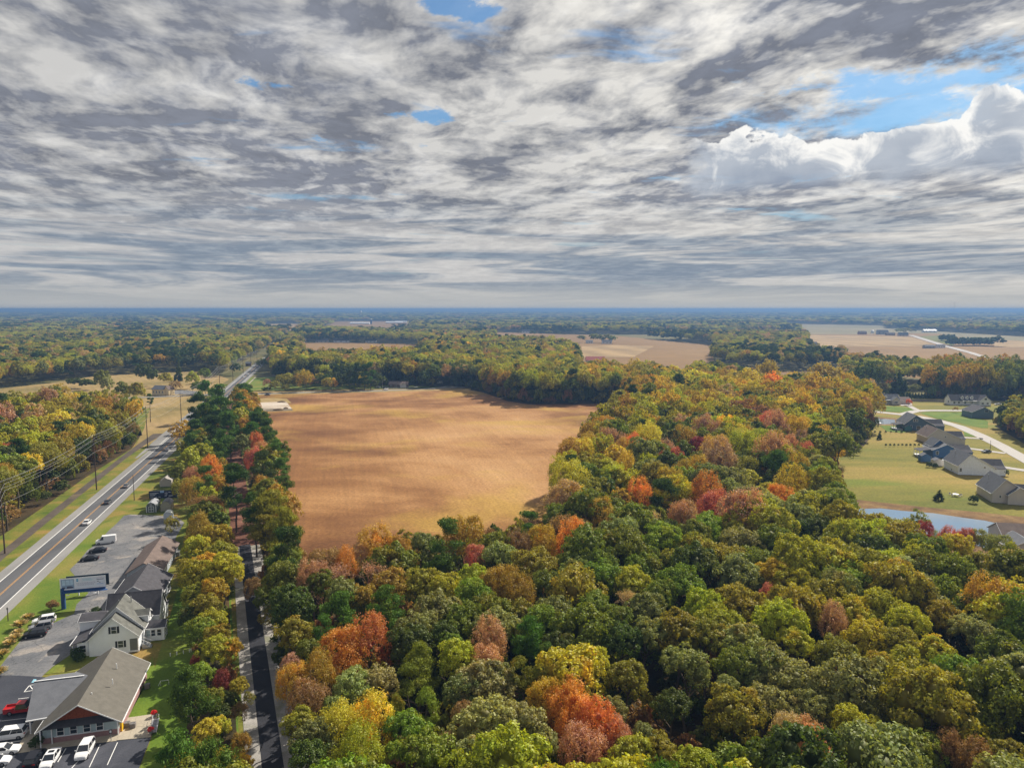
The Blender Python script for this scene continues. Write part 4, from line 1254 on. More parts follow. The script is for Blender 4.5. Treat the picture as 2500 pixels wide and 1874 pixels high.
rest = []
for i in order[::-1]:
    x, y, zc, r, rz, st, c, hp = TREES[i]
    d = max(rec[i][3], 1)
    lv = lod(abs(d) if d > 5 else 200)
    if not single[i]:
        rest.append((x, y, zc, r, rz, st, c, 0 if (abs(d) < 190 and st in ('oak', 'airy', 'pine', 'flame')) else max(lv, 1)))
        continue
    k = KIND_OF[st]
    e = empty(k, (x, y, 0), 0, LABEL[i], {'broadleaf_tree': 'tree', 'autumn_tree': 'tree', 'pine_tree': 'pine tree', 'spruce_tree': 'evergreen tree', 'bare_tree': 'tree'}[k], GROUPNAME[k])
    cm_ = cr.choice(CROWNS[(st, lv)])
    co = link_mesh('crown', cm_, e)
    co.location = (0, 0, zc)
    co.scale = (r * cr.uniform(0.93, 1.07), r * cr.uniform(0.93, 1.07), rz)
    co.rotation_euler = (cr.uniform(-.08, .08), cr.uniform(-.08, .08), cr.uniform(0, 6.28))
    co.color = (*tinted(c), 1)
    to = link_mesh('trunk', cr.choice(PTRUNKS if st in ('pine', 'cone') else TRUNKS), e)
    th = zc + rz * 0.35
    to.scale = (max(9, th) * 1.1, max(9, th) * 1.1, th) if r > 2.2 else (5, 5, th)
    to.rotation_euler = (0, 0, cr.uniform(0, 6.28))

# ================================================================ FAR WOODS (one mass each)
PCOL = bpy.data.collections.new('crown_forms')      # not linked: only a source for the instances
FORMS = []
for key in (('oak', 0), ('airy', 0), ('pine', 0), ('flame', 0), ('oak', 1), ('airy', 1), ('pine', 1), ('flame', 1), ('oak', 2), ('airy', 2), ('pine', 2), ('flame', 2)):
    for q, me_ in enumerate(CROWNS[key][:3]):
        o_ = bpy.data.objects.new('form_%02d' % len(FORMS), me_)
        PCOL.objects.link(o_)
        FORMS.append(key)
FIDX = {}
for i, k in enumerate(FORMS):
    FIDX.setdefault(k, []).append(i)


def wood_nodes():
    ng = bpy.data.node_groups.new('woodland', 'GeometryNodeTree')
    ng.interface.new_socket('Geometry', in_out='INPUT', socket_type='NodeSocketGeometry')
    ng.interface.new_socket('Geometry', in_out='OUTPUT', socket_type='NodeSocketGeometry')
    N, L = ng.nodes, ng.links
    gi, go = N.new('NodeGroupInput'), N.new('NodeGroupOutput')
    iop = N.new('GeometryNodeInstanceOnPoints')
    ci = N.new('GeometryNodeCollectionInfo')
    ci.inputs['Collection'].default_value = PCOL
    ci.inputs['Separate Children'].default_value = True
    ci.inputs['Reset Children'].default_value = True
    iop.inputs['Pick Instance'].default_value = True

    def named(nm, ty):
        a = N.new('GeometryNodeInputNamedAttribute')
        a.data_type = ty
        a.inputs['Name'].default_value = nm
        return a.outputs['Attribute']
    L.new(gi.outputs[0], iop.inputs['Points'])
    L.new(ci.outputs[0], iop.inputs['Instance'])
    L.new(named('form', 'INT'), iop.inputs['Instance Index'])
    L.new(named('scl', 'FLOAT_VECTOR'), iop.inputs['Scale'])
    L.new(named('rot', 'FLOAT_VECTOR'), iop.inputs['Rotation'])
    L.new(iop.outputs[0], go.inputs[0])
    return ng


NG = wood_nodes()


def woodland(name, P, S, form, tint, label):
    n = len(P)
    me = bpy.data.meshes.new(name)
    me.vertices.add(n)
    me.vertices.foreach_set('co', np.asarray(P, np.float32).ravel())

    def attr(nm, ty, arr, key='value'):
        a = me.attributes.new(nm, ty, 'POINT')
        a.data.foreach_set(key, arr)
    attr('form', 'INT', np.asarray(form, np.int32))
    attr('scl', 'FLOAT_VECTOR', np.asarray(S, np.float32).ravel(), 'vector')
    rot = np.zeros((n, 3), np.float32)
    rot[:, 2] = rng.uniform(0, 6.28, n)
    attr('rot', 'FLOAT_VECTOR', rot.ravel(), 'vector')
    tt = np.ones((n, 4), np.float32)
    tt[:, :3] = tint
    attr('tint', 'FLOAT_COLOR', tt.ravel(), 'color')
    attr('wood', 'FLOAT', np.ones(n, np.float32))
    o = link_mesh(name, me)
    md = o.modifiers.new('woodland', 'NODES')
    md.node_group = NG
    return tag(o, label, None, None, 'stuff')


for kk, nm in (('broadleaf_tree', 'broadleaf_canopy'), ('autumn_tree', 'autumn_canopy'), ('pine_tree', 'pine_canopy'), ('spruce_tree', 'evergreen_canopy'), ('bare_tree', 'bare_canopy')):
    rs = [q for q in rest if KIND_OF[q[5]] == kk and q[5] in ('oak', 'airy', 'pine', 'flame')]
    if rs:
        woodland(nm, [(q[0], q[1], q[2]) for q in rs], [(q[3], q[3], q[4]) for q in rs],
                 [cr.choice(FIDX[(q[5], q[7])]) for q in rs], [tinted(q[6]) for q in rs], None)

# far woods to the horizon
FP, FS, FF, FT = [], [], [], []
far_pal = [('oak', 'ol', 16), ('oak', 'g', 17), ('oak', 'dg', 12), ('oak', 'sg', 12), ('airy', 'yg', 20), ('airy', 'bo', 6), ('airy', 'tn', 7), ('pine', 'dp', 8), ('airy', 'ol', 6)]
fw = np.array([q[2] for q in far_pal], float)
near_polys = [WOODS[k] for k in ('side', 'left', 'right_row', 'front', 'grove')]
OPEN = list(CLEAR.values())
for y0, y1, sp, r0, rz0, lv in ((430, 620, 8.5, 5.2, 5.5, 1), (620, 1000, 9.5, 6.0, 6.0, 1), (1000, 1700, 11, 7.2, 6.4, 1), (1700, 3000, 17, 11, 6.5, 2), (3000, 6000, 34, 21, 6.5, 2), (6000, 15000, 85, 58, 8, 2)):
    w_ = y1 * 0.80
    gx, gy = np.meshgrid(np.arange(-w_, w_, sp), np.arange(y0, y1, sp * 0.87))
    gx = gx + (np.arange(gx.shape[0]) % 2 * sp / 2)[:, None]
    x = gx.ravel() + rng.uniform(-0.4, 0.4, gx.size) * sp
    y = gy.ravel() + rng.uniform(-0.4, 0.4, gx.size) * sp
    ok = np.abs(x) < y * 0.80
    for q in OPEN + near_polys:
        ok &= ~in_poly(x, y, q)
    # open ground around the stubble field, the highway and the gardens
    road_x = -125.4 - 0.2672 * (y - 167.5)
    ok &= np.abs(x - road_x) > np.where(y < 1050, 19, 13)
    near_open = poly((-500, 1060), (360, 1000), (640, 966), (1150, 955), (1290, 990), (1500, 990), (1500, 1400), (-500, 1500))
    ok &= ~in_poly(x, y, near_open)
    if y0 < 620:
        ok &= (y > 700) | (x < -330) | False
    # scattered small clearings among the far woods
    cl = np.sin(x * 0.0011 + 2.0) * np.sin(y * 0.0009 + x * 0.0004 + 1.0) + 0.35 * np.sin(x * 0.004) * np.sin(y * 0.0031)
    if y0 >= 3000:
        ok &= cl < 0.93
    if y0 >= 1000:
        # long strips of farmland between the woods
        gap = np.sin(y * 0.0075 * (1600 / y) ** 0.5 + 1.1 * np.sin(x * 0.0021 + y * 0.0007) + x * 0.0009)
        sel = np.sin(x * 0.0024 + 0.7) + np.sin(y * 0.0013 + x * 0.0009)
        ok &= ~((gap > 0.90) & (sel > -0.1))
    x, y = x[ok], y[ok]
    n = len(x)
    idx = rng.choice(len(far_pal), n, p=fw / fw.sum())
    # stands of one look
    u = np.sin(x * 0.012 + 0.8) * np.cos(y * 0.009 + x * 0.004) + 0.5 * np.sin(x * 0.031 + y * 0.017)
    pick = rng.uniform(0, 1, n)
    idx = np.where((u > 0.55) & (pick < 0.6), 7, idx)
    idx = np.where((u < -0.5) & (pick < 0.6), 4, idx)
    r = r0 * rng.uniform(0.75, 1.3, n)
    h = 13.5 + rng.uniform(-2.5, 3.5, n) + 1.5 * np.sin(x * 0.006) * np.sin(y * 0.004)
    if y0 >= 6000:
        h += 6
    FP.append(np.stack([x, y, h], 1))
    FS.append(np.stack([r, r, rz0 * rng.uniform(0.85, 1.2, n)], 1))
    FF.append([cr.choice(FIDX[(far_pal[i][0], lv)]) for i in idx])
    FT.append(np.array([tinted(far_pal[i][1], 0.2) for i in idx]) if n else np.zeros((0, 3)))
    print('far', y0, n)
woodland('distant_forest', np.concatenate(FP), np.concatenate(FS), sum(FF, []), np.concatenate(FT), None)

# bushes and young trees under the canopy
UP, US, UF, UT = [], [], [], []
WOODS['rim'] = poly((645, 1415), (700, 1440), (880, 1395), (1010, 1362), (1250, 1325), (1385, 1290), (1400, 1400), (1200, 1580), (900, 1640), (672, 1620), (655, 1480))
for k_ in WOODS:
    pl = WOODS[k_]
    sp = 6.0
    gx, gy = np.meshgrid(np.arange(min(p.x for p in pl), max(p.x for p in pl), sp), np.arange(min(p.y for p in pl), max(p.y for p in pl), sp))
    x = gx.ravel() + rng.uniform(-.45, .45, gx.size) * sp
    y = gy.ravel() + rng.uniform(-.45, .45, gx.size) * sp
    ok = in_poly(x, y, pl) & ((y < 620) | (rng.uniform(0, 1, x.size) < 0.3))
    x, y = x[ok], y[ok]
    n = len(x)
    zz = rng.uniform(2.0, 6.5, n) if k_ not in ('trail_west', 'trail_east') else rng.uniform(1.0, 3.0, n)
    rr = rng.uniform(2.2, 4.0, n) * (1 if k_ not in ('trail_west', 'trail_east') else 0.6)
    UP.append(np.stack([x, y, zz], 1))
    US.append(np.stack([rr, rr, zz * 0.95], 1))
    UF.append([cr.choice(FIDX[(cr.choice(['oak', 'airy', 'oak']), 1)]) for _ in range(n)])
    UT.append(np.array([tinted(cr.choice(['dg', 'dg', 'g', 'ol', 'bn', 'dg'])) for _ in range(n)]))
woodland('undergrowth', np.concatenate(UP), np.concatenate(US), sum(UF, []), np.concatenate(UT), None)

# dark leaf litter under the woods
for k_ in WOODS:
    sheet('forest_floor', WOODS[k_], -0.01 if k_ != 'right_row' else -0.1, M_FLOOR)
# ================================================================ ROADS, LOTS, WATER
CA, SA = math.cos(R(15)), math.sin(R(15))
ORG = Vector((-71.05, 109.5, 0))


def VU(v, u, z=0.0):
    """frame of the buildings along the highway: v to the right, u away along the road"""
    return Vector((ORG.x + v * CA - u * SA, ORG.y + v * SA + u * CA, z))


def roadp(s, off=0.0):
    return Vector((-125.9 - math.sin(RA) * s + math.cos(RA) * off, 167.5 + math.cos(RA) * s + math.sin(RA) * off, 0))


# roadside ground, both sides of the highway
near_ground = [Vector((trail_x(60) + 30, 55, 0)), Vector((trail_x(140) + 4, 140, 0)), Vector((trail_x(300) + 4, 300, 0)), Vector((trail_x(585), 585, 0)),
               at(545, 968), at(472, 968), at(300, 1012), at(0, 1300), at(-60, 1345), at(-500, 1480), Vector((-150, 60, 0))]
sheet('verge', near_ground, -0.06, M_VERGE)
sheet('mown_field', [at(372, 976), at(474, 971), at(545, 966), roadp(400, -9), roadp(215, -9), roadp(190, -12), at(330, 1090), at(352, 1045)], -0.04, M_STRAW)
# highway: shoulders, lanes, lines (a long ribbon each)
RS = [roadp(s) for s in (-160, -60, 40, 140, 240, 340, 440, 600, 760, 900)]
RS2 = RS[:-1] + [roadp(860), roadp(930, 6), roadp(1000, 22), roadp(1100, 60)]
hw = ribbon('highway', RS2, 13.0, 0.0, M_SHLD)
lanes = ribbon('driving_lanes', RS2, 7.5, 0.006, M_ASPH, hw)
for off in (-3.62, 3.62):
    ribbon('edge_line', offset_line(RS2, off), 0.24, 0.012, M_WHITE, hw)
for off in (-0.16, 0.16):
    ribbon('centre_line', offset_line(RS2, off), 0.12, 0.012, M_YELLOW, hw)
ribbon('turn_lane_line', [roadp(s, -4.2 - max(0, min(1, (s - 190) / 60)) * 1.2) for s in range(190, 360, 10)], 0.22, 0.013, M_WHITE, hw)
ribbon('turn_lane', [roadp(s, -7.9) for s in (170, 230, 300, 380, 430)], [1.0, 4.2, 4.4, 4.4, 4.4], -0.004, M_SHLD, hw)
# old track beside the highway
ribbon('gravel_track', [at(-90, 1440), at(0, 1358), at(105, 1273), at(210, 1189), at(296, 1121), at(345, 1085), at(388, 1058)], [3, 3, 3.2, 3.2, 3.0, 4, 6], -0.02, M_DIRTP)
# side road running past the far edge of the field, and its western arm
ribbon('side_road', [at(566, 963), at(640, 961), at(760, 957), at(905, 954), at(1010, 950), at(1110, 945.5), at(1170, 942)], [11, 7, 7, 7, 7, 7, 7], 0.004, M_SHLD)
ribbon('side_road', [at(545, 961), at(480, 964), at(372, 969), at(250, 972)], [9, 6, 6, 6], 0.003, M_SHLD)
sheet('farm_drive', [at(404, 955), at(440, 952), at(490, 955), at(486, 962), at(400, 962)], -0.01, M_OLDASPH)
ribbon('concrete_kerb', [at(599, 945), at(624, 920)], 1.2, 0.03, M_CONC)
ribbon('driveway', [at(622, 919), at(660, 919), at(705, 917)], 4.0, 0.0, M_OLDASPH)
ribbon('driveway', [at(938, 954), at(945, 947), at(985, 946), at(1020, 944)], 4.0, 0.0, M_PALE)
ribbon('driveway', [at(1062, 948), at(1090, 943), at(1118, 944)], 4.5, 0.0, M_PALE)
# bare building plot at the corner of the field
sheet('bare_plot', [(575, 990), (560, 976), (660, 971), (700, 973), (712, 983), (603, 990)], -0.01, M_STRAW)
sheet('sandy_plot', [(600, 987), (640, 982), (697, 979), (702, 984), (716, 1002), (640, 1005), (622, 1006), (606, 998)], -0.004,
      ground_mat('pale_sand', [(0.35, (0.30, 0.22, 0.14)), (0.5, (0.52, 0.44, 0.35)), (0.75, (0.62, 0.55, 0.46))], 0.06, fine=1.5,
                 stretch=(0.3, 1, 1), mix2=((0.13, 0.10, 0.06), 0.05, 0.55, 0.62, 0.9)))
# trail with gravel shoulders; further on it is covered with fallen leaves
def tl(ys, off=0.0):
    return [Vector((trail_x(y) + off, y, 0)) for y in ys]


M_LITTER = ground_mat('leaf_litter', [(0.35, (0.10, 0.045, 0.028)), (0.6, (0.19, 0.085, 0.055)), (0.75, (0.30, 0.16, 0.11))], 0.25, fine=3, fine_amt=0.3)
ribbon('trail_shoulder', tl([40, 100, 150, 205], 0.5), [8.6, 8.6, 8.4, 7.5], 0.0, M_GRAVEL)
ribbon('leafy_trail_bed', tl([203, 260, 400, 580]), [8, 7, 7, 7], -0.004, M_LITTER)
ribbon('trail', tl([40, 100, 150, 206]), 3.15, 0.008, M_TRAIL)
# parking lots
sheet('car_park', [(-60, 1690), (0, 1627), (18, 1603), (50, 1563), (90, 1538), (145, 1513), (181, 1497), (187, 1474), (216, 1447), (196, 1420), (170, 1390), (195, 1366),
                   (213, 1343), (235, 1328), (265, 1295), (284, 1278), (303, 1258), (318, 1255), (350, 1256), (430, 1260), (450, 1275), (430, 1310), (400, 1400), (330, 1490), (248, 1500),
                   (215, 1580), (190, 1585), (130, 1625), (105, 1648), (60, 1700), (-60, 1760)], 0.0, M_OLDASPH)
sheet('new_car_park', [(-120, 1650), (0, 1648), (47, 1648), (110, 1652), (110, 1800), (282, 1806), (369, 1799), (352, 1840), (336, 1884), (300, 2050), (-150, 2050)], 0.005, M_NEWASPH)
sheet('lawn', [(108, 1645), (222, 1634), (240, 1590), (215, 1585), (190, 1583), (150, 1613)], 0.008, M_LAWN)
lawn = [at(386, 1741), at(302, 1757), at(290, 1790), at(372, 1600), VU(7, 22), VU(4, 60), VU(1, 100), at(455, 1275), at(470, 1300), Vector((trail_x(200) - 5, 200, 0)), Vector((trail_x(140) - 5, 140, 0)),
        Vector((trail_x(100) - 5, 100, 0)), Vector((trail_x(70) - 5, 70, 0)), at(300, 2050), at(340, 1878), at(370, 1800)]
sheet('back_lawn', lawn, -0.02, M_LAWN2)
sheet('lawn', [at(-40, 1560), at(0, 1480), at(145, 1365), at(250, 1278), at(300, 1258), at(302, 1258), at(284, 1278), at(265, 1295), at(235, 1328), at(213, 1343), at(195, 1366), at(170, 1390), at(196, 1420),
               at(216, 1447), at(187, 1474), at(181, 1497), at(145, 1513), at(90, 1538), at(50, 1563), at(18, 1603), at(0, 1627), at(-60, 1690), at(-80, 1620)], -0.02, M_LAWN)
# painted marks in the new lot
marks = MB()


def lot_line(p, q, w=0.13, name='parking_line'):
    p, q = Vector(p), Vector(q)
    ribbon(name, [p, q], w, 0.016, M_WHITE)


for (a_, b_) in (((161, 1826), (141, 1859)), ((245, 1815), (218, 1872)), ((287, 1811), (262, 1866)), ((206, 1840), (175, 1874)), ((30, 1843), (8, 1874)), ((122, 1830), (96, 1874))):
    lot_line(at(*a_), at(*b_))
for (a_, b_) in (((4, 1759), (88, 1749)), ((54, 1769), (80, 1765)), ((56, 1788), (68, 1785)), ((0, 1815), (53, 1807)), ((18, 1741), (38, 1738)), ((32, 1723), (50, 1720)), ((44, 1705), (70, 1702))):
    lot_line(at(*a_), at(*b_))
for (a_, b_) in (((59, 1688), (82, 1684)), ((59, 1688), (72, 1672)), ((72, 1672), (84, 1670)), ((72, 1672), (82, 1684))):
    lot_line(at(*a_), at(*b_), 0.16, 'access_stripe')
sheet('accessible_bay_mark', [(76, 1666), (88, 1664), (89, 1657), (82, 1657)], 0.017, ground_mat('blue_paint', [(0.3, (0.20, 0.42, 0.52)), (0.7, (0.26, 0.5, 0.6))], 1, fine=5))
# concrete: walk round the office and the square pad of separate slabs
sheet('concrete_walk', [(91, 1748), (110, 1748), (90, 1800), (100, 1815), (284, 1785), (303, 1790), (284, 1808), (170, 1822), (101, 1830), (31, 1840)], 0.06, M_CONC)
pad = tag(empty('concrete_pad', at(330, 1775), 0, 'square pad of pale concrete slabs at the office corner', 'concrete pad'))
c00, c10, c01, c11 = at(284, 1807), at(368, 1799), at(307, 1752), at(386, 1741)
for i in range(3):
    for j in range(2):
        q = []
        for (a_, b_) in ((i, j), (i + 1, j), (i + 1, j + 1), (i, j + 1)):
            s_, t_ = a_ / 3, b_ / 2
            p = c00.lerp(c10, s_).lerp(c01.lerp(c11, s_), t_)
            q.append(p)
        m_ = sum(q, Vector()) / 4
        q = [m_ + (p - m_) * 0.985 for p in q]
        mb = MB().slab([(p.x - pad.location.x, p.y - pad.location.y, 0.09 + cr.uniform(-.006, .006)) for p in q], 0.10)
        mb.build('slab', M_CONC, pad)

# housing estate on the right: roads, drives, ponds, greener lawns
ribbon('estate_road', [at(2640, 1200), at(2560, 1152), at(2500, 1119), at(2440, 1086), at(2392, 1062), at(2340, 1040), at(2290, 1026), at(2240, 1016), at(2180, 1009), at(2100, 1001), at(2040, 996)],
       7.2, 0.0, M_PALE)
ribbon('estate_road', [at(2205, 1011), at(2232, 1003.5), at(2262, 1001.5), at(2300, 1001.5), at(2372, 1002)], 6.5, 0.004, M_PALE)
ribbon('driveway', [at(2350, 1067), at(2400, 1070.5)], 4, 0.0, M_PALE)
ribbon('driveway', [at(2366, 1094), at(2455, 1106)], 4, 0.0, M_PALE)
ribbon('driveway', [at(2445, 1139), at(2530, 1152)], 5, 0.0, M_PALE)
ribbon('driveway', [at(2190, 985), at(2215, 988), at(2240, 1001)], 4, 0.0, M_PALE)
sheet('driveway', [at(2190, 977), at(2222, 979), at(2228, 988), at(2200, 990)], -0.01, M_PALE)
sheet('green_lawn', [(2100, 991), (2130, 990), (2200, 992), (2228, 995), (2242, 1001), (2215, 1007), (2160, 1004), (2104, 998)], -0.05, M_LAWN2)
sheet('green_lawn', [(2246, 1008), (2262, 1005), (2370, 1006), (2385, 1018), (2412, 1028), (2412, 1044), (2396, 1044), (2345, 1032), (2285, 1020)], -0.05, M_LAWN2)
sheet('green_lawn', [(2143, 1034), (2185, 1034), (2220, 1054), (2200, 1056), (2165, 1052)], -0.05, M_LAWN2)
sheet('green_lawn', [(2300, 1030), (2345, 1044), (2395, 1066), (2355, 1064), (2352, 1050)], -0.05, M_LAWN2)
sheet('pond_bank', [(1985, 1222), (2040, 1212), (2120, 1222), (2250, 1236), (2400, 1250), (2560, 1268), (2700, 1300), (2700, 1420), (2500, 1400), (2300, 1340), (2060, 1290)], -0.045, M_BANK)
sheet('pond_bank', [(2108, 1014), (2140, 1017), (2190, 1020), (2190, 1038), (2150, 1038), (2112, 1032)], -0.045, M_BANK)
wm = bpy.data.materials.new('still_water')
wm.use_nodes = True
wb = wm.node_tree.nodes['Principled BSDF']
wb.inputs['Base Color'].default_value = (0.17, 0.205, 0.24, 1)  # lightened, part of the silvery sky reflection is put into this colour
wb.inputs['Roughness'].default_value = 0.04
wb.inputs['IOR'].default_value = 1.7
wb.inputs['Specular IOR Level'].default_value = 1.0
nbw = NB(wm.node_tree)
bp = wm.node_tree.nodes.new('ShaderNodeBump')
bp.inputs['Strength'].default_value = 0.02
bp.inputs['Distance'].default_value = 0.1
gw = wm.node_tree.nodes.new('ShaderNodeNewGeometry')
nbw.put(bp.inputs['Height'], nbw.noise(gw.outputs['Position'], 0.6, 3, 0.5))
wm.node_tree.links.new(bp.outputs[0], wb.inputs['Normal'])
tag(sheet('pond_water', [(2062, 1243), (2085, 1238), (2110, 1241), (2150, 1240), (2203, 1246), (2280, 1252), (2353, 1263), (2405, 1270), (2480, 1287), (2560, 1300), (2600, 1340), (2480, 1350), (2400, 1335), (2330, 1318),
                         (2250, 1300), (2150, 1280), (2080, 1262)], -0.03, wm), kind='structure')
sheet('pond_water', [(2119, 1026), (2128, 1022), (2160, 1022), (2184, 1024), (2186, 1034), (2160, 1035), (2135, 1034)], -0.03, wm)
ribbon('farm_lane', [at(2440, 882), at(2420, 877), at(2370, 861), at(2313, 846), at(2262, 830), at(2224, 818)], [9, 9, 11, 12, 14, 14], 0.25, M_PALE)
# ================================================================ BUILDINGS
W_WHITE = mat('white_siding', (0.82, 0.84, 0.87), 0.6, var=0.05, scale=0.6)
W_TRIM = mat('white_trim', (0.82, 0.82, 0.82), 0.5, var=0.04)
W_BEIGE = mat('beige_siding', (0.58, 0.53, 0.48), 0.7, var=0.06, scale=0.6)
W_BLUE = mat('slate_blue_siding', (0.085, 0.135, 0.19), 0.65, var=0.08, scale=0.6)
W_BLUE2 = mat('bright_blue_siding', (0.06, 0.14, 0.30), 0.65, var=0.08, scale=0.6)
W_GREY = mat('grey_siding', (0.36, 0.39, 0.43), 0.65, var=0.06, scale=0.6)
W_BRICK = mat('pink_brick', (0.34, 0.20, 0.19), 0.85, var=0.15, scale=3)
W_SHAKE = mat('red_cedar_shingles', (0.30, 0.075, 0.032), 0.85, var=0.35, scale=4.5)
W_YELLOW = mat('cream_siding', (0.70, 0.58, 0.36), 0.7, var=0.06)
W_BROWN = mat('brown_brick', (0.16, 0.10, 0.075), 0.85, var=0.15)
R_TAUPE = mat('taupe_shingle_roof', (0.135, 0.125, 0.106), 0.9, var=0.14, scale=1.0, spec=0.2, bump=0.3)
R_DARK = mat('charcoal_and_shaded_roof', (0.075, 0.072, 0.080), 0.9, var=0.25, scale=0.9, spec=0.2, bump=0.3)  # charcoal roofs, and the painted shade of the estate wing roofs
R_MOSS = mat('weathered_shingle_roof', (0.135, 0.135, 0.120), 0.9, var=0.32, scale=0.7, spec=0.2, bump=0.3)
R_BROWN = mat('brown_shingle_roof', (0.165, 0.125, 0.108), 0.9, var=0.22, scale=0.6, spec=0.2, bump=0.3)
R_GREY = mat('grey_shingle_roof', (0.150, 0.155, 0.170), 0.9, var=0.15, scale=0.7, spec=0.2)
R_RED = mat('red_metal_roof', (0.42, 0.10, 0.075), 0.6, var=0.1)
G_PANE = mat('window_glass', (0.035, 0.045, 0.055), 0.08, var=0.3, spec=0.8)
G_PALE = mat('pale_panel', (0.42, 0.52, 0.54), 0.4, var=0.1)
K_BLACK = mat('black_shutter', (0.02, 0.022, 0.028), 0.5)
K_METAL = mat('grey_metal', (0.34, 0.35, 0.36), 0.45, metal=0.4)
K_WOOD = mat('pole_wood', (0.085, 0.055, 0.042), 0.9, var=0.3, scale=3)
K_DWOOD = mat('weathered_fence_wood', (0.24, 0.21, 0.18), 0.9, var=0.2)


def block(par, x0, x1, y0, y1, wall_h, ridge_h, axis='y', wm=W_WHITE, rm=R_DARK, ridge=None, ov=0.45, ends=(0.35, 0.35), z0=0.0, hang=None, rlabel=None,
          trim=True, gable_mat=None, wl=None):
    """one gabled volume: wall, roof (two slabs), rake trim.  ridge runs along `axis`"""
    c = ridge if ridge is not None else ((x0 + x1) / 2 if axis == 'y' else (y0 + y1) / 2)
    a0, a1, b0, b1 = (x0, x1, y0, y1) if axis == 'y' else (y0, y1, x0, x1)
    zl = wall_h if not isinstance(wall_h, tuple) else wall_h[0]
    zr = wall_h if not isinstance(wall_h, tuple) else wall_h[1]
    w = MB().prism([(a0, z0), (a1, z0), (a1, zr), (c, ridge_h - 0.12), (a0, zl)], b0, b1, 'y' if axis == 'y' else 'x')
    wo = w.build('wall', wm, par)
    if wl:
        wo['label'] = wl
    sl_ = (ridge_h - zl) / (c - a0)
    sr_ = (ridge_h - zr) / (a1 - c)
    e0, e1 = b0 - ends[0], b1 + ends[1]

    def P(a, b, z):
        return (a, b, z) if axis == 'y' else (b, a, z)
    r = MB()
    r.slab([P(a0 - ov, e0, zl - ov * sl_ + .1), P(c, e0, ridge_h + .1), P(c, e1, ridge_h + .1), P(a0 - ov, e1, zl - ov * sl_ + .1)], 0.16)
    r.slab([P(c, e0, ridge_h + .1), P(a1 + ov, e0, zr - ov * sr_ + .1), P(a1 + ov, e1, zr - ov * sr_ + .1), P(c, e1, ridge_h + .1)], 0.16)
    ro = r.build('roof', rm, par)
    if trim:
        t = MB()
        for e, s in ((e0, -1), (e1, 1)):
            for (aa, za, bb, zb) in ((a0 - ov, zl - ov * sl_, c, ridge_h), (c, ridge_h, a1 + ov, zr - ov * sr_)):
                q = [P(aa, e + s * 0.02, za - .12), P(bb, e + s * 0.02, zb - .12), P(bb, e + s * 0.02, zb + .09), P(aa, e + s * 0.02, za + .09),
                     P(aa, e + s * 0.07, za - .12), P(bb, e + s * 0.07, zb - .12), P(bb, e + s * 0.07, zb + .09), P(aa, e + s * 0.07, za + .09)]
                t.add(q, [(0, 1, 2, 3), (7, 6, 5, 4), (0, 4, 5, 1), (1, 5, 6, 2), (2, 6, 7, 3), (3, 7, 4, 0)])
        for aa, za in ((a0 - ov, zl - ov * sl_), (a1 + ov, zr - ov * sr_)):
            s = -1 if aa < c else 1
            p0, p1 = P(aa + s * .02, e0, za - .1), P(aa + s * .10, e1, za + .07)
            t.box(min(p0[0], p1[0]), max(p0[0], p1[0]), min(p0[1], p1[1]), max(p0[1], p1[1]), za - .1, za + .07)
        t.build('rake_trim', W_TRIM, par)
    return wo, ro


def window(par, x, y, z, w, h, face='-y', shutters=False, pane=None, panes=2, name='window'):
    """frame with glass, standing proud of the wall at (x, y, z = centre)"""
    f = MB()
    t = 0.09

    def B(m, a0, a1, z0, z1, d0, d1):
        if face == '-y':
            m.box(x + a0, x + a1, y - d1, y - d0, z0, z1)
        elif face == '+y':
            m.box(x + a0, x + a1, y + d0, y + d1, z0, z1)
        elif face == '-x':
            m.box(x - d1, x - d0, y + a0, y + a1, z0, z1)
        else:
            m.box(x + d0, x + d1, y + a0, y + a1, z0, z1)
    B(f, -w / 2 - t, -w / 2, z - h / 2 - t, z + h / 2 + t, 0.004, 0.09)
    B(f, w / 2, w / 2 + t, z - h / 2 - t, z + h / 2 + t, 0.004, 0.09)
    B(f, -w / 2, w / 2, z + h / 2, z + h / 2 + t, 0.004, 0.09)
    B(f, -w / 2, w / 2, z - h / 2 - t, z - h / 2, 0.004, 0.12)
    if panes > 1:
        B(f, -w / 2, w / 2, z - .03, z + .03, 0.03, 0.08)
    fo = f.build(name, W_TRIM, par)
    g = MB()
    B(g, -w / 2 + .003, w / 2 - .003, z - h / 2 + .003, z + h / 2 - .003, 0.006, 0.028)
    g.build('pane', pane or G_PANE, fo)
    if shutters:
        for s in (-1, 1):
            m = MB()
            xa = s * (w / 2 + t + .02)
            xb = s * (w / 2 + t + .42)
            B(m, min(xa, xb), max(xa, xb), z - h / 2, z + h / 2, 0.004, 0.05)
            m.build('shutter', K_BLACK, fo)
    return fo


def post(par, x, y, z0, z1, r=0.09, m=None, name='porch_post'):
    return MB().box(x - r, x + r, y - r, y + r, z0, z1).build(name, m or W_TRIM, par)


HZ = R(15)
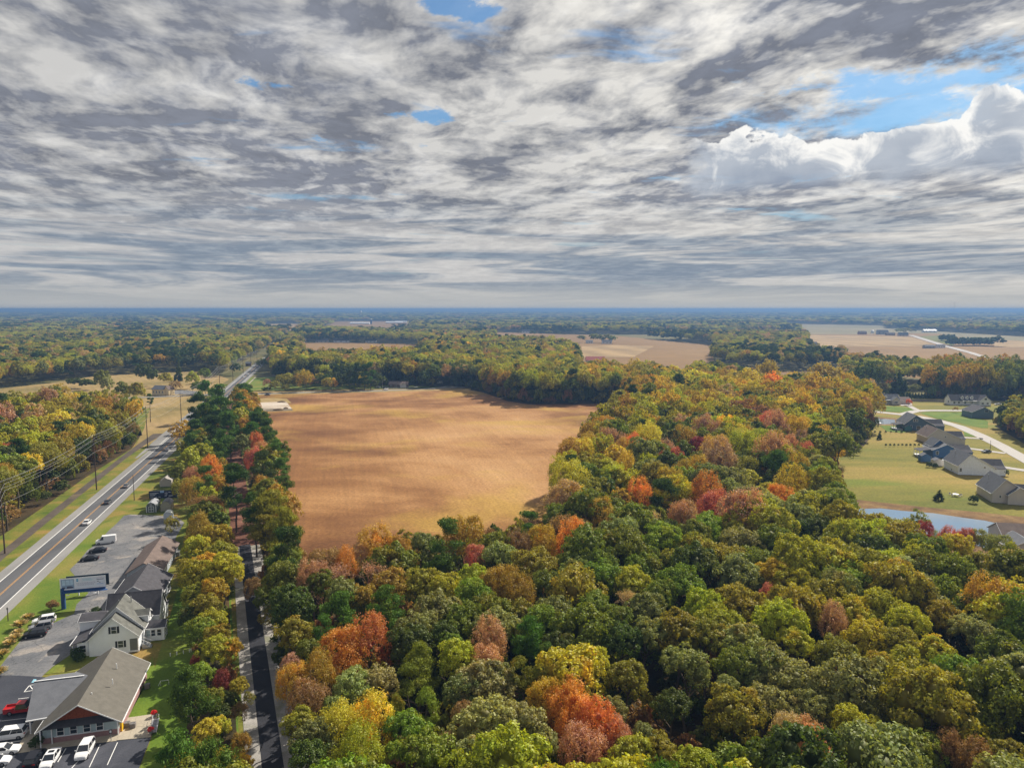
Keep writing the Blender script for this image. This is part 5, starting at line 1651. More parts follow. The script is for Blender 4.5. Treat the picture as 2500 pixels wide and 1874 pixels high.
# ---------------- office with the taupe roof
of = empty('office_building', VU(0.6, 0), HZ, 'low brick and siding office with broad taupe roof and red shingle gable', 'building')
W = 5.6
block(of, -W, W, 1.2, 19.0, 2.9, 6.35, 'y', W_WHITE, R_TAUPE, ov=0.7, ends=(2.1, 0.4))
MB().prism([(-W + .4, 3.0), (W - .4, 3.0), (0, 6.1)], 0.62, 0.80, 'y').build('gable_shingles', W_SHAKE, of)
MB().slab([(-W + .1, -0.55, 2.72), (W - .1, -0.55, 2.72), (W - 1.3, 0.60, 3.40), (-W + 1.3, 0.60, 3.40)], 0.12).build('pent_roof', R_DARK, of)
MB().box(-W, W, 0.0, 1.19, 0.0, 0.95).build('brick_base', W_BRICK, of)
MB().box(-W + .04, W - .04, 0.06, 1.19, 0.95, 2.75).build('wall', G_PALE, of)
for i, x_ in enumerate((-3.0, -1.1, 0.85, 2.75)):
    window(of, x_, 0.06, 1.85, 0.95, 1.35)
MB().box(-3.9, 4.2, -0.06, 0.05, 0.95, 1.05).build('sill', W_TRIM, of)
for x_ in (-5.5, -4.15):
    post(of, x_, -1.1 if x_ < -5 else -0.3, 0, 2.8, 0.08)
post(of, 5.45, -0.2, 0, 2.8, 0.08)
window(of, 5.56, 4, 1.8, 1.2, 1.2, '+x')
for k in range(7):
    window(of, 5.6, 6.0 + 1.5 * k, 1.9, 1.0, 1.1, '+x')
MB().box(5.62, 5.75, 1.2, 18.8, 0, 0.8).build('brick_base', W_BRICK, of)
for (x_, y_) in ((0.9, 3.2), (3.0, 7.2), (2.2, 13)):
    MB().tube((x_, y_, 5.2), (x_, y_, 6.15), 0.09, n=8).build('vent_pipe', W_TRIM, of)
# left wing: open carport roof
r = MB()
r.slab([(-9.0, 3.2, 2.55), (-5.5, 3.2, 2.75), (-2.0, 11.4, 5.3), (-10.4, 11.4, 5.3)], 0.16)
r.slab([(-10.4, 11.4, 5.3), (-2.0, 11.4, 5.3), (-5.5, 18.6, 2.8), (-10.4, 18.6, 2.7)], 0.16)
r.build('wing_roof', R_GREY, of)
MB().slab([(-9.02, 3.12, 2.62), (-5.5, 3.12, 2.82), (-5.5, 3.26, 2.86), (-9.02, 3.26, 2.66)], 0.2).build('fascia', W_TRIM, of)
MB().slab([(-10.4, 11.3, 5.44), (-2.6, 11.3, 5.44), (-2.6, 11.5, 5.44), (-10.4, 11.5, 5.44)], 0.06).build('ridge_cap', W_TRIM, of)
MB().box(-9.0, -5.75, 10, 18.4, 0, 2.6).build('wall', W_GREY, of)
for x_, y_ in ((-8.6, 3.8), (-6.4, 3.8), (-9.2, 9.4)):
    post(of, x_, y_, 0, 2.65, 0.1)

# ---------------- white house
wh = empty('white_house', VU(-2.2, 30.6), HZ, 'white gabled house with black shutters and dark weathered roofs', 'house')
block(wh, -4.6, 4.5, 0, 3.0, 3.6, 7.7, 'y', W_WHITE, R_MOSS, ov=.35, ends=(.35, 0))
block(wh, -4.8, 4.9, 3.01, 9.6, 4.0, 8.8, 'y', W_WHITE, R_MOSS, ov=.35, ends=(.3, .2))
window(wh, 0.1, 0, 5.1, 0.95, 1.45, shutters=True)
window(wh, 1.2, 0, 2.0, 0.95, 1.4, shutters=True)
# entry corner
MB().box(2.9, 4.3, -0.03, 0.02, 0.35, 2.9).build('entry_shade_panel', mat('entry_shadow', (0.16, 0.17, 0.15), 0.7), wh)  # flat panel, the shade inside the entry is painted as its colour
MB().box(2.7, 4.6, -0.2, -0.04, 0.2, 0.42).build('entry_step', W_TRIM, wh)
post(wh, 4.45, -0.12, 0.42, 3.3, 0.07)
# right eave gutter board and stair rail
st = MB()
for k in range(6):
    st.box(4.9 + .28 * k, 5.18 + .28 * k, 1.0, 2.3, 0, 1.1 - .18 * k)
st.build('stair', K_METAL, wh)
MB().tube((4.9, 1.0, 2.0), (6.6, 1.0, 1.0), 0.04).tube((4.9, 2.3, 2.0), (6.6, 2.3, 1.0), 0.04).build('handrail', W_TRIM, wh)
# left dormer block, lower porch roof and its post
block(wh, -8.0, -3.2, 6.4, 11.0, 5.0, 5.7, 'x', W_WHITE, R_DARK, ov=.25, ends=(.25, 0), z0=2.9)
MB().slab([(-8.0, 0.2, 2.75), (-4.7, 0.2, 3.75), (-4.7, 11.5, 3.75), (-8.0, 11.5, 2.75)], 0.15).build('porch_roof', R_DARK, wh)
MB().slab([(-8.1, 0.1, 2.80), (-8.0, 0.1, 2.82), (-8.0, 11.5, 2.82), (-8.1, 11.5, 2.80)], 0.2).build('gutter', W_TRIM, wh)
for y_ in (0.5, 4.2, 7.9, 11.2):
    post(wh, -7.7, y_, 0, 2.7)
MB().box(-6.9, -4.82, 0.6, 11, 0, 2.9).build('wall', W_WHITE, wh)
window(wh, -5.9, 0.6, 1.6, 1.1, 1.4)
# right dormer
block(wh, 1.6, 5.4, 5.2, 7.4, 5.6, 6.4, 'x', W_WHITE, R_MOSS, ov=.2, ends=(0, .2), z0=4.0)
window(wh, 5.4, 6.3, 4.9, .7, .8, '+x')
# sunroom
block(wh, 4.91, 8.5, 4.4, 7.4, 3.0, 3.9, 'x', W_WHITE, R_DARK, ov=.3, ends=(0, .3))
for x_ in (5.4, 6.35, 7.5):
    window(wh, x_, 4.4, 1.75, .75, 1.3, pane=G_PALE if x_ < 6 else None)
for y_ in (5.2, 6.4):
    window(wh, 8.5, y_, 1.75, .75, 1.3, '+x')
for (x_, y_) in ((-.4, 6.5), (1.6, 8)):
    MB().tube((x_, y_, 7.6), (x_, y_, 8.9), 0.1, n=8).build('vent_pipe', K_METAL, wh)

# ---------------- second volume behind: cross gable with dark roof
bh = empty('dark_roofed_house', VU(-0.8, 40.4), HZ, 'white house with wide charcoal cross roof directly behind the shuttered house', 'house')
block(bh, -5.4, 5.1, 0, 6.6, 4.0, 7.9, 'x', W_WHITE, R_DARK, ov=.4, ends=(.2, .2))
MB().box(4.2, 5.3, 6.9, 8.4, 0, 3.0).build('annex', W_WHITE, bh)
MB().slab([(4.0, 6.7, 3.05), (5.5, 6.7, 3.05), (5.5, 8.6, 3.25), (4.0, 8.6, 3.25)], .12).build('annex_roof', R_DARK, bh)
window(bh, 5.1, 3.2, 2.0, .9, 1.3, '+x')

# ---------------- third volume: long charcoal roof with porch
ch = empty('porch_house', VU(-2.6, 49.9), HZ, 'grey sided house with red sign under its white porch gable', 'house')
block(ch, -5.0, 4.6, 0, 14.5, 4.0, 7.0, 'y', W_GREY, R_DARK, ov=.7, ends=(.5, .4))
for x_, y_ in ((-5.5, 0.2), (-4.2, 0.2), (-5.5, 4.5), (-5.5, 9.0)):
    post(ch, x_, y_, 0, 3.7)
MB().box(-5.5, -4.2, -0.2, -0.12, 3.2, 3.6).build('porch_sign', mat('red_sign_paint', (0.55, 0.10, 0.12), 0.5), ch)
for k in range(4):
    window(ch, 4.6, 2.5 + 3 * k, 2.1, .95, 1.3, '+x')
MB().box(5.0, 5.15, 1.0, 13, 1.0, 1.1).build('handrail', W_TRIM, ch)

# ---------------- long low building with brown roof
lb = empty('long_shop_building', VU(-5.3, 71.0), HZ, 'long low building with faded brown roof beside the car park', 'building')
block(lb, -4.1, 4.0, 0, 22.5, 2.9, 5.2, 'y', W_GREY, R_BROWN, ov=.5, ends=(.4, .4), trim=False)
for k in range(6):
    window(lb, 4.0, 2.5 + 3.4 * k, 1.7, 1.0, 1.0, '+x')
MB().box(4.1, 4.9, 19, 21, 0, 1.2).build('air_conditioner', K_METAL, lb)

# ---------------- small things by the office
def ac_unit(p, lab):
    e = empty('air_conditioner', p, HZ, lab, 'air conditioner', 'air conditioners beside the office')
    MB().box(-.42, .42, -.42, .42, 0, .85).build('casing', mat('ac_casing', (0.22, 0.20, 0.19), 0.5, metal=.3), e, bevel=.03)
    f = MB()
    for k in range(3):
        f.tube((0, 0, .86), (.34 * math.cos(k * 2.1), .34 * math.sin(k * 2.1), .87), .03)
    f.build('fan_grille', K_METAL, e)
    return e


ac_unit(VU(6.9, 1.9, 0.0), 'brownish air conditioner at the front corner of the office')
ac_unit(VU(7.9, 1.4, 0.0), 'dark air conditioner in the fenced nook by the concrete pad')
ac_unit(VU(7.3, 14.5, 0.0), 'grey air conditioner halfway along the office side wall')
hr = empty('handrail', at(386, 1742), HZ, 'thin railing at the back corner of the office lawn side', 'railing')
m = MB()
m.tube((-1.6, 8.4, .9), (-1.6, 10.2, .9), .03).tube((-1.6, 10.2, .9), (-.2, 10.2, .9), .03).tube((-1.6, 10.2, 0), (-1.6, 10.2, .9), .03).tube((-.2, 10.2, 0), (-.2, 10.2, .9), .03)
m.build('rail', W_TRIM, hr)
# yellow fabric booth by the corner
yb = empty('yellow_bin', at(293, 1783), HZ, 'tall bright yellow bin at the office corner by the concrete pad', 'bin')
m = MB()
m.prism([(-.45, 0), (.45, 0), (.45, 1.5), (.3, 1.9), (-.3, 1.9), (-.45, 1.5)], -.4, .4, 'y')
m.build('shell', mat('yellow_plastic', (0.85, 0.50, 0.02), 0.45), yb)
MB().box(-.3, .3, -.44, -.401, .5, 1.0).build('opening', mat('orange_panel', (0.6, 0.2, 0.01), 0.5), yb)
# sign on a post
sp = empty('small_sign', at(271.5, 1808), HZ, 'small white and black sign on a post before the office', 'sign')
post(sp, 0, 0, 0, 2.0, .04, K_METAL, 'post')
MB().box(-.24, .24, -.06, -.04, 1.35, 2.05).build('board', K_BLACK, sp)
MB().box(-.14, .14, -.075, -.062, 1.5, 1.9).build('notice', W_TRIM, sp)
# open ramp with railings and red flower pots at its ends
rp = empty('access_ramp', at(378, 1772), HZ + R(6), 'grey slatted ramp along the edge of the concrete pad', 'ramp')
m = MB()
for k in range(9):
    m.box(-.42, .42, -2.2 + k * .48, -1.86 + k * .48, .18, .25)
m.build('tread', K_METAL, rp)
m = MB()
for s in (-.46, .46):
    m.box(s - .03, s + .03, -2.3, 2.2, .1, .28)
    m.tube((s, -2.3, .9), (s, 2.2, .9), .025)
    for y_ in (-2.2, 0, 2.1):
        m.tube((s, y_, .1), (s, y_, .9), .02)
m.build('side_rail', W_TRIM, rp)


def flower_pot(p, lab):
    e = empty('flower_pot', p, 0, lab, 'flower pot', 'red flower pots on the concrete pad')
    MB().tube((0, 0, 0), (0, 0, .45), .22, .32, 10).build('pot', K_METAL, e)
    co = link_mesh('flowers', CROWNS[('oak', 1)][0], e, (0, 0, .75))
    co.scale = (.55, .55, .5)
    co.color = (.75, .035, .03, 1)


flower_pot(at(377, 1748, .1), 'red flowers in a pot at the far corner of the pad')
flower_pot(at(369, 1789, .1), 'red flowers in a pot at the near corner of the pad')
for i, (a_, b_) in enumerate(((416, 1601), (432, 1598), (448, 1595), (463, 1591), (467, 1590))):
    e = empty('marker_stake', at(a_, b_), 0, ['leftmost', 'second', 'middle', 'fourth', 'rightmost'][i] + ' white marker stake in the row across the back lawn', 'stake', 'white stakes on the back lawn')
    post(e, 0, 0, 0, .55, .06, W_TRIM, 'stake')
    MB().box(-.09, .09, -.09, .09, .551, .66).build('cap', W_TRIM, e)

# ---------------- sheds
def shed(name, p, rz, w, d, h, top, wm_, rm_, lab, style='gable', door=True):
    e = empty(name, p, rz, lab, 'shed')
    if style == 'barn':
        prof = [(-w / 2, 0), (w / 2, 0), (w / 2, h), (w * .32, h + (top - h) * .65), (0, top), (-w * .32, h + (top - h) * .65), (-w / 2, h)]
    elif style == 'arch':
        prof = [(-w / 2, 0), (w / 2, 0)] + [(w / 2 * math.cos(a), h + (top - h) * math.sin(a)) for a in (0, .5, 1.0, 1.571, 2.14, 2.64, 3.1416)]
    else:
        prof = [(-w / 2, 0), (w / 2, 0), (w / 2, h), (0, top), (-w / 2, h)]
    MB().prism(prof, 0, d, 'y').build('wall', wm_, e)
    up = [q for q in prof if q[1] >= h - .01][::1]
    up = sorted(set(up), key=lambda q: q[0])
    r_ = MB()
    for a_, b_ in zip(up[:-1], up[1:]):
        r_.slab([(a_[0] * 1.04, -.12, a_[1] + .08), (b_[0] * 1.04, -.12, b_[1] + .08), (b_[0] * 1.04, d + .12, b_[1] + .08), (a_[0] * 1.04, d + .12, a_[1] + .08)], .06)
    r_.build('roof', rm_, e)
    if door:
        dm = MB()
        for q in (-.85, -.06, .73):
            dm.box(q, q + .12, -.05, -.004, .1, 2.1)
        for q in (.1, 1.05, 2.0):
            dm.box(-.85, .85, -.06, -.052, q, q + .12)
        dm.build('door', W_TRIM, e)
        for s in (-1, 1):
            MB().box(s * w / 2 - .1, s * w / 2 + .1, -.05, -.004, 0, h).build('corner_board', W_TRIM, e)
        window(e, 0, 0, h + .35, .4, .4, panes=1, name='attic_window')
    return e


shed('garden_shed', VU(-18.2, 140), HZ, 3.0, 6, 2.3, 3.5, mat('green_grey_paint', (0.13, 0.16, 0.15), 0.7), mat('grey_metal_roof', (0.32, 0.33, 0.35), 0.5), 'dark grey barn shed with white framed double doors', 'barn')
shed('garden_shed', VU(-13.7, 140.4), HZ, 3.2, 5.5, 2.2, 3.5, mat('khaki_paint', (0.36, 0.34, 0.26), 0.7), R_GREY, 'plain beige barn shed half hidden under the trees', 'barn', False)
shed('garden_shed', VU(-10.5, 127), HZ, 2.5, 3.0, 2.1, 3.2, mat('pale_blue_grey_paint', (0.52, 0.57, 0.62), 0.6), mat('white_roof_paint', (0.75, 0.77, 0.72), 0.5), 'pale round topped storage shed at the car park edge', 'arch', False)
shed('garden_shed', VU(-21.0, 178), HZ, 4.2, 5.0, 2.0, 3.6, W_BEIGE, mat('stone_grey_roof', (0.34, 0.31, 0.28), 0.9), 'small shed with stone grey roof behind the dark billboard', 'gable', False)
tk = empty('black_tank', VU(-8.2, 126.6), 0, 'small navy tank beside the round topped shed', 'tank')
MB().tube((0, 0, 0), (0, 0, .75), .75, .75, 14).tube((0, 0, .75), (0, 0, .95), .75, .35, 14).build('drum', mat('navy_plastic', (0.02, 0.03, 0.10), 0.4), tk)
MB().tube((0, 0, .96), (0, 0, 1.04), .2, .2, 10).build('lid', K_METAL, tk)


# ---------------- billboards
def flat(name, par, x0, x1, z0, z1, y, m):
    return MB().box(x0, x1, y - .01, y, z0, z1).build(name, m, par)


def text_on(par, body, x, z, size, m, y, name='lettering', align='LEFT', bold=0.0):
    cu = bpy.data.curves.new(name, 'FONT')
    cu.body = body
    cu.size = size
    cu.align_x = align
    cu.extrude = 0.004
    cu.offset = bold
    cu.resolution_u = 2
    o = bpy.data.objects.new(name, cu)
    COL.objects.link(o)
    dg = bpy.context.evaluated_depsgraph_get()
    me = bpy.data.meshes.new_from_object(o.evaluated_get(dg))
    bpy.data.objects.remove(o)
    me.materials.clear()
    me.materials.append(m)
    t = link_mesh(name, me, par, (x, y, z))
    t.rotation_euler = (R(90), 0, 0)
    return t


bb = empty('billboard', VU(-19.9, 58.2), HZ, 'large white billboard on a thick blue pole', 'billboard')
B_BLUE = mat('billboard_blue_steel', (0.03, 0.085, 0.23), 0.45, var=0.15)
B_DK = mat('billboard_dark_frame', (0.03, 0.05, 0.07), 0.5)
B_FACE = mat('billboard_vinyl', (0.80, 0.84, 0.90), 0.5, var=0.03)
MB().tube((0, 0, 0), (0, 0, 5.0), .48, .48, 16).build('pole', B_BLUE, bb)
MB().box(-.4, 9.0, -.25, .35, 3.95, 4.5).build('beam', B_BLUE, bb)
MB().box(-.4, 9.2, -.2, .15, 4.55, 7.3).build('face_box', B_DK, bb)
flat('panel', bb, -.3, 9.1, 4.65, 7.2, -.201, B_FACE)
t = MB()
t.box(-.4, 9.2, -.25, -.203, 4.55, 4.66).box(-.4, 9.2, -.25, -.203, 7.19, 7.32).box(-.42, -.29, -.25, -.203, 4.66, 7.19).box(9.08, 9.2, -.25, -.203, 4.66, 7.19)
t.build('frame', W_TRIM, bb)
MB().box(.6, 9.6, .9, 1.15, 4.6, 7.35).build('back_face', B_DK, bb)
t = MB()
t.box(-.2, 9.6, -1.1, -.35, 3.98, 4.04)
for q in (1.6, 6.2, 7.2):
    t.tube((q, -.3, 4.1), (q, -1.6, 3.8), .03)
t.build('catwalk', B_BLUE, bb)
for q in (1.6, 6.2, 7.2):
    MB().box(q - .3, q + .3, -1.9, -1.6, 3.75, 3.86).build('floodlight', W_TRIM, bb)
t = MB()
t.tube((9.2, .2, 4.5), (10.3, .6, 4.6), .05).tube((9.3, .9, 4.6), (10.4, 1.2, 4.9), .05).tube((10.3, .6, 4.6), (10.4, 1.2, 4.9), .04)
t.build('bracket', B_DK, bb)
ph = flat('printed_picture', bb, -.15, 2.55, 4.78, 7.08, -.205, mat('print_blue_photo', (0.30, 0.42, 0.58), 0.5, var=.2))
INK = mat('print_dark_ink', (0.10, 0.11, 0.17), 0.5)
for k, (a_, b_) in enumerate(((.05, .75), (.85, 1.65), (1.75, 2.4))):
    flat('printed_window', bb, a_, b_, 5.7, 6.9, -.209, mat('print_pale_window', (0.50, 0.66, 0.80), 0.5))
    if k != 1:
        flat('printed_chair', bb, a_ - .05, a_ + .6, 4.88, 5.25, -.209, INK)
flat('printed_chair', bb, 1.0, 2.0, 4.85, 5.4, -.212, INK)
flat('printed_logo', bb, 3.05, 3.45, 6.75, 7.0, -.205, mat('print_teal', (0.01, 0.33, 0.55), 0.5))
flat('printed_logo', bb, 3.05, 3.45, 6.38, 6.68, -.205, bpy.data.materials['print_teal'])
TL = mat('print_light_teal', (0.42, 0.66, 0.76), 0.5)
for k, (z_, a_, b_) in enumerate(((6.9, 4.3, 6.2), (6.7, 4.4, 6.6), (6.5, 4.2, 6.4))):
    flat('printed_line', bb, a_, b_, z_ - .05, z_ + .03, -.205, TL)
PK = mat('print_faint_ink', (0.38, 0.38, 0.48), 0.5)
for k in range(4):
    z_ = 5.95 - k * .2
    a_ = 2.9 + k * .12
    q = a_
    while q < 6.9 - k * .1:
        w_ = .18 + .3 * ((q * 7.3 + k) % 1)
        flat('printed_line', bb, q, min(q + w_, 7.0), z_, z_ + .07, -.205, PK)
        q += w_ + .09
text_on(bb, '302-856-4280', 3.75, 4.86, .42, INK, -.206, bold=0.012)
flat('printed_line', bb, 7.3, 8.8, 6.45, 6.57, -.205, INK)
flat('printed_line', bb, 7.3, 8.5, 6.85, 6.93, -.205, mat('print_pink', (0.62, 0.42, 0.48), 0.5))
for a_, b_, z_ in ((7.35, 7.8, 6.0), (7.8, 8.1, 5.7), (7.3, 8.7, 5.35)):
    flat('printed_line', bb, a_, b_, z_, z_ + .12, -.205, INK if z_ != 5.35 else mat('print_sky', (0.30, 0.48, 0.72), 0.5))
# low white framed sign behind it
ws = empty('white_sign_frame', VU(-19.0, 66), HZ, 'white timber sign frame standing behind the big billboard', 'sign')
post(ws, 0, 0, 0, 3.0, .12, W_TRIM, 'post')
post(ws, 4.2, 0, 0, 3.0, .12, W_TRIM, 'post')
MB().box(-.8, 5.0, -.14, .14, 3.0, 3.2).build('crossbeam', W_TRIM, ws)
MB().box(.2, 4.0, -.05, .05, 1.2, 2.75).build('board', B_FACE, ws)
MB().box(1.0, 2.4, -.07, -.052, 2.0, 2.4).build('printed_line', INK, ws)
# dark double billboard
db = empty('billboard', VU(-20.6, 149), HZ, 'dark navy billboard with white lettering half behind the trees', 'billboard')
B_NAVY = mat('navy_print', (0.012, 0.02, 0.06), 0.5)
MB().box(0, 5.0, -.1, .1, 2.6, 5.4).build('panel', B_NAVY, db)
MB().box(4.6, 9.0, .3, .5, 2.4, 5.1).build('panel', B_NAVY, db)
for x_ in (.5, 3.4, 7.0):
    post(db, x_, .2, 0, 2.6, .13, K_WOOD, 'post')
MB().box(0, 5.0, -.15, -.101, 5.3, 5.42).build('frame', K_METAL, db)
flat('printed_cloud', db, 3.6, 4.9, 4.6, 5.3, -.102, mat('print_sky', (0.30, 0.48, 0.72), 0.5))
for a_, b_, z_ in ((.3, 3.1, 4.5), (.3, 2.4, 4.1), (.3, 2.0, 3.7), (.3, 1.4, 3.0), (1.9, 2.6, 3.0), (3.0, 3.7, 3.05)):
    flat('printed_line', db, a_, b_, z_, z_ + .16, -.102, mat('print_pale', (0.55, 0.58, 0.68), 0.5))
for a_, b_, z_ in ((5.0, 6.0, 4.2), (5.0, 5.9, 3.6), (5.0, 5.6, 3.1), (6.3, 7.6, 3.1), (6.3, 7.0, 4.4)):
    flat('printed_line', db, a_, b_, z_, z_ + .28, .298, bpy.data.materials['print_pale'])


# ================================================================ ESTATE HOUSES
def estate_house(p, ang, W, ax, top, rx, rz_, yd, wm_, rm_, lab, wing=(0, 0), porch=0, win=(), wh_=3.9, rwh=3.3, wingtop=6.0, rdark=None):
    """p: front left foot of the gable wall. W gable width, ax/top apex, right wing to x=rx, depth yd"""
    e = empty('estate_house', p, R(ang), lab, 'house')
    block(e, 0, W, 0, yd, (wh_, rwh), top, 'y', wm_, rm_, ridge=ax, ov=.5, ends=(.4, .4))
    if rx > W:
        block(e, W - 5.5, rx, 2.2, 9.5, rwh, wingtop, 'x', wm_, rdark or R_DARK, ov=.4, ends=(0, .4))  # wing roof coloured darker to imitate shade on the slope away from the sun
        MB().box(W + .01, rx, .3, 2.19, 0, rwh - .5).build('garage', wm_, e)
        MB().slab([(W, 0.1, rwh - .4), (rx + .3, 0.1, rwh - .4), (rx + .3, 2.6, rwh + .5), (W, 2.6, rwh + .5)], .14).build('garage_roof', rdark or R_DARK, e)
    if porch:
        MB().slab([(-porch, .8, 3.0), (0, .8, 3.9), (0, 7.5, 3.9), (-porch, 7.5, 3.0)], .15).build('porch_roof', rdark or R_DARK, e)
        for y_ in (1.0, 4, 7.2):
            post(e, -porch + .3, y_, 0, 2.95, .12)
        MB().box(-porch + .1, 0, .9, 7.3, 0, .5).build('porch_floor', W_TRIM, e)
    for (x_, z_, w_, h_) in win:
        window(e, x_, 0, z_, w_, h_)
    MB().tube((ax - 2, yd * .7, top - 2), (ax - 2, yd * .7, top - .3), .1).build('vent_pipe', K_METAL, e)
    return e


h1 = estate_house(at(2208, 1050), -9, 16.0, 5.8, 9.0, 21.5, 0, 13, W_BLUE, R_GREY, 'slate blue house nearest the fountain pond with twin gable windows', porch=5,
                  win=((5.0, 5.9, 1.0, 1.3), (6.4, 5.9, 1.0, 1.3), (1.3, 2.2, 1.2, 1.5), (3.6, 2.2, 1, 1.4), (7.6, 1.6, 2.2, 2.0), (11.0, 2.2, 1.1, 1.4), (14.0, 1.6, 1.6, 1.2)))
h2 = estate_house(at(2263, 1083), -8, 15.8, 5.0, 8.2, 18.6, 0, 13, W_BEIGE, R_BROWN, 'beige house with brown roof between the two blue houses',
                  win=((8.8, 3.9, .8, .6), (1.2, 1.9, .9, 1.4)))
h3 = estate_house(at(2277, 1117), -8, 12.5, 6.0, 6.6, 17.6, 0, 11, W_BLUE2, R_GREY, 'bright blue house with screened porch and small blue shed', porch=5.8,
                  win=((1.9, 2.4, 1.1, 1.5), (8.6, 3.6, 2.2, .35)), wingtop=5.4)
block(h3, 1.2, 9, 4.0, 12, 5.0, 8.0, 'y', W_BLUE2, R_GREY, ridge=4.2, z0=3.0)
h4 = estate_house(at(2339, 1158), -9, 14.3, 4.6, 8.9, 18.6, 0, 14, mat('pale_blue_white_siding', (0.80, 0.85, 0.93), .6), R_GREY, 'white sided house with dark grey roof above the back lawn',
                  win=((10.2, 3.4, .7, .5), (.9, 2.1, .8, 1.4)), wh_=4.1)
h5 = estate_house(at(2421, 1226), -14, 13, 4.0, 8.8, 19, 0, 14, W_BEIGE, R_GREY, 'beige house with white pergola at the right edge above the pond',
                  win=((2.6, 2.4, .6, .9), (9, 3.0, .7, .7)), wh_=3.9)
block(h5, 4.6, 13.5, -1.5, 5, 3.6, 6.4, 'y', W_BEIGE, R_GREY, ridge=8.0, ov=.4)
h6 = empty('estate_house', at(2452, 1345), R(-14), 'brownish grey roofed house cut by the right edge below the pond', 'house')
block(h6, 0, 18, 0, 12, 3.6, 6.8, 'x', W_BEIGE, R_BROWN, ov=.5)
block(h6, -1.5, 7, -7, 2, 3.3, 5.6, 'y', W_BEIGE, R_GREY, ov=.5)
h7 = empty('estate_house', at(2116, 987), R(-4), 'beige house with two arched dormers by the green front lawn', 'house')
block(h7, 0, 24, 1.5, 10, 3.4, 7.2, 'x', W_BEIGE, R_GREY)
for x_ in (1.5, 17.5):
    block(h7, x_, x_ + 6, -.8, 5, 3.4, 5.8, 'y', W_BEIGE, R_GREY)
    window(h7, x_ + 3, -.8, 1.8, 2.2, 1.3)
for x_ in (10.2, 14.4):
    block(h7, x_ - .9, x_ + .9, 2.4, 5.5, 5.9, 6.9, 'y', W_TRIM, R_GREY, z0=4.2, ov=.15, ends=(.1, 0))
    window(h7, x_, 2.4, 5.3, .8, .8, panes=1)
for x_ in (8.2, 11.2, 14.2, 17.0):
    post(h7, x_, .6, 0, 3.2, .12)
MB().box(7.8, 17.2, .3, 1.45, 3.2, 3.4).build('porch_beam', W_TRIM, h7)
block(h7, 24.5, 33, 4, 12, 2.8, 4.9, 'x', W_BEIGE, R_BROWN)
h8 = empty('estate_house', at(2324, 989), R(-4), 'white house with three arched dormers beside the long fence', 'house')
block(h8, 0, 26, 1.5, 10.5, 3.4, 7.4, 'x', W_WHITE, R_DARK)
block(h8, 18.5, 26.5, -1.5, 6, 3.6, 6.8, 'y', W_WHITE, R_DARK)
for x_ in (20.6, 24.0):
    window(h8, x_, -1.5, 1.7, 1.4, 1.2)
window(h8, 22.5, -1.5, 4.9, 1.6, 1.2)
for x_ in (8.2, 11.6, 15.0):
    block(h8, x_ - .9, x_ + .9, 2.4, 5.5, 5.9, 6.9, 'y', W_TRIM, R_DARK, z0=4.2, ov=.15, ends=(.1, 0))
    window(h8, x_, 2.4, 5.3, .8, .8, panes=1)
for x_ in (8, 11, 14, 17):
    post(h8, x_, .6, 0, 3.2, .12)
MB().box(7.6, 17.8, .3, 1.45, 3.15, 3.4).build('porch_beam', W_TRIM, h8)
for x_ in (2.4, 5.6, 10, 14.6):
    window(h8, x_, 1.5, 1.8, 1.3, 1.4)
window(h8, 0, 5, 2.2, 1.1, 1.3, '-x')
h9 = empty('estate_house', at(2373, 1020), R(-6), 'blue grey house half hidden by the grove at the right', 'house')
block(h9, 0, 13, 0, 13, 3.9, 7.2, 'y', mat('steel_blue_siding', (0.16, 0.22, 0.29), .65), R_DARK, ridge=7.2)
window(h9, 8.6, 0, 4.6, 2.2, 1.3)
# estate sheds and garden things
shed('garden_shed', at(2218, 1052), R(-8), 3.6, 3.0, 2.4, 3.4, mat('teal_paint', (0.05, 0.16, 0.17), .6), R_GREY, 'teal shed against the slate blue house', door=False)
shed('garden_shed', at(2261, 1127), R(-8), 4.2, 3.5, 2.6, 3.8, W_BLUE2, R_GREY, 'blue shed in front of the screened porch', door=False)
shed('garden_shed', at(2292, 1137), R(-8), 4.0, 3.6, 2.3, 3.3, W_BEIGE, R_GREY, 'pale grey shed right of the blue shed', door=False)
pg = empty('pergola', at(2396, 1205), R(-14), 'white pergola over a patio beside the beige house', 'pergola')
for x_ in (0, 4.5):
    for y_ in (0, 4.5):
        post(pg, x_, y_, 0, 2.7, .12, W_TRIM, 'post')
for k in range(8):
    MB().box(-.4, 4.9, k * .65 - .1, k * .65 + .02, 2.7, 2.86).build('slat', W_TRIM, pg)
pt = empty('patio_set', at(2333, 1210), R(-12), 'round patio table with pale chairs on the back lawn', 'patio furniture')
MB().tube((0, 0, .68), (0, 0, .74), 1.1, 1.1, 12).tube((0, 0, 0), (0, 0, .68), .08, .08, 6).build('table', W_TRIM, pt)
for k in range(5):
    a_ = k * 1.257
    x_, y_ = 1.9 * math.cos(a_), 1.9 * math.sin(a_)
    MB().box(x_ - .3, x_ + .3, y_ - .3, y_ + .3, .38, .46).box(x_ - .3, x_ + .3, y_ + .24, y_ + .3, .46, .95).box(x_ - .28, x_ - .22, y_ - .28, y_ - .22, 0, .38).box(x_ + .22, x_ + .28, y_ - .28, y_ - .22, 0, .38).build('chair', W_BEIGE, pt)
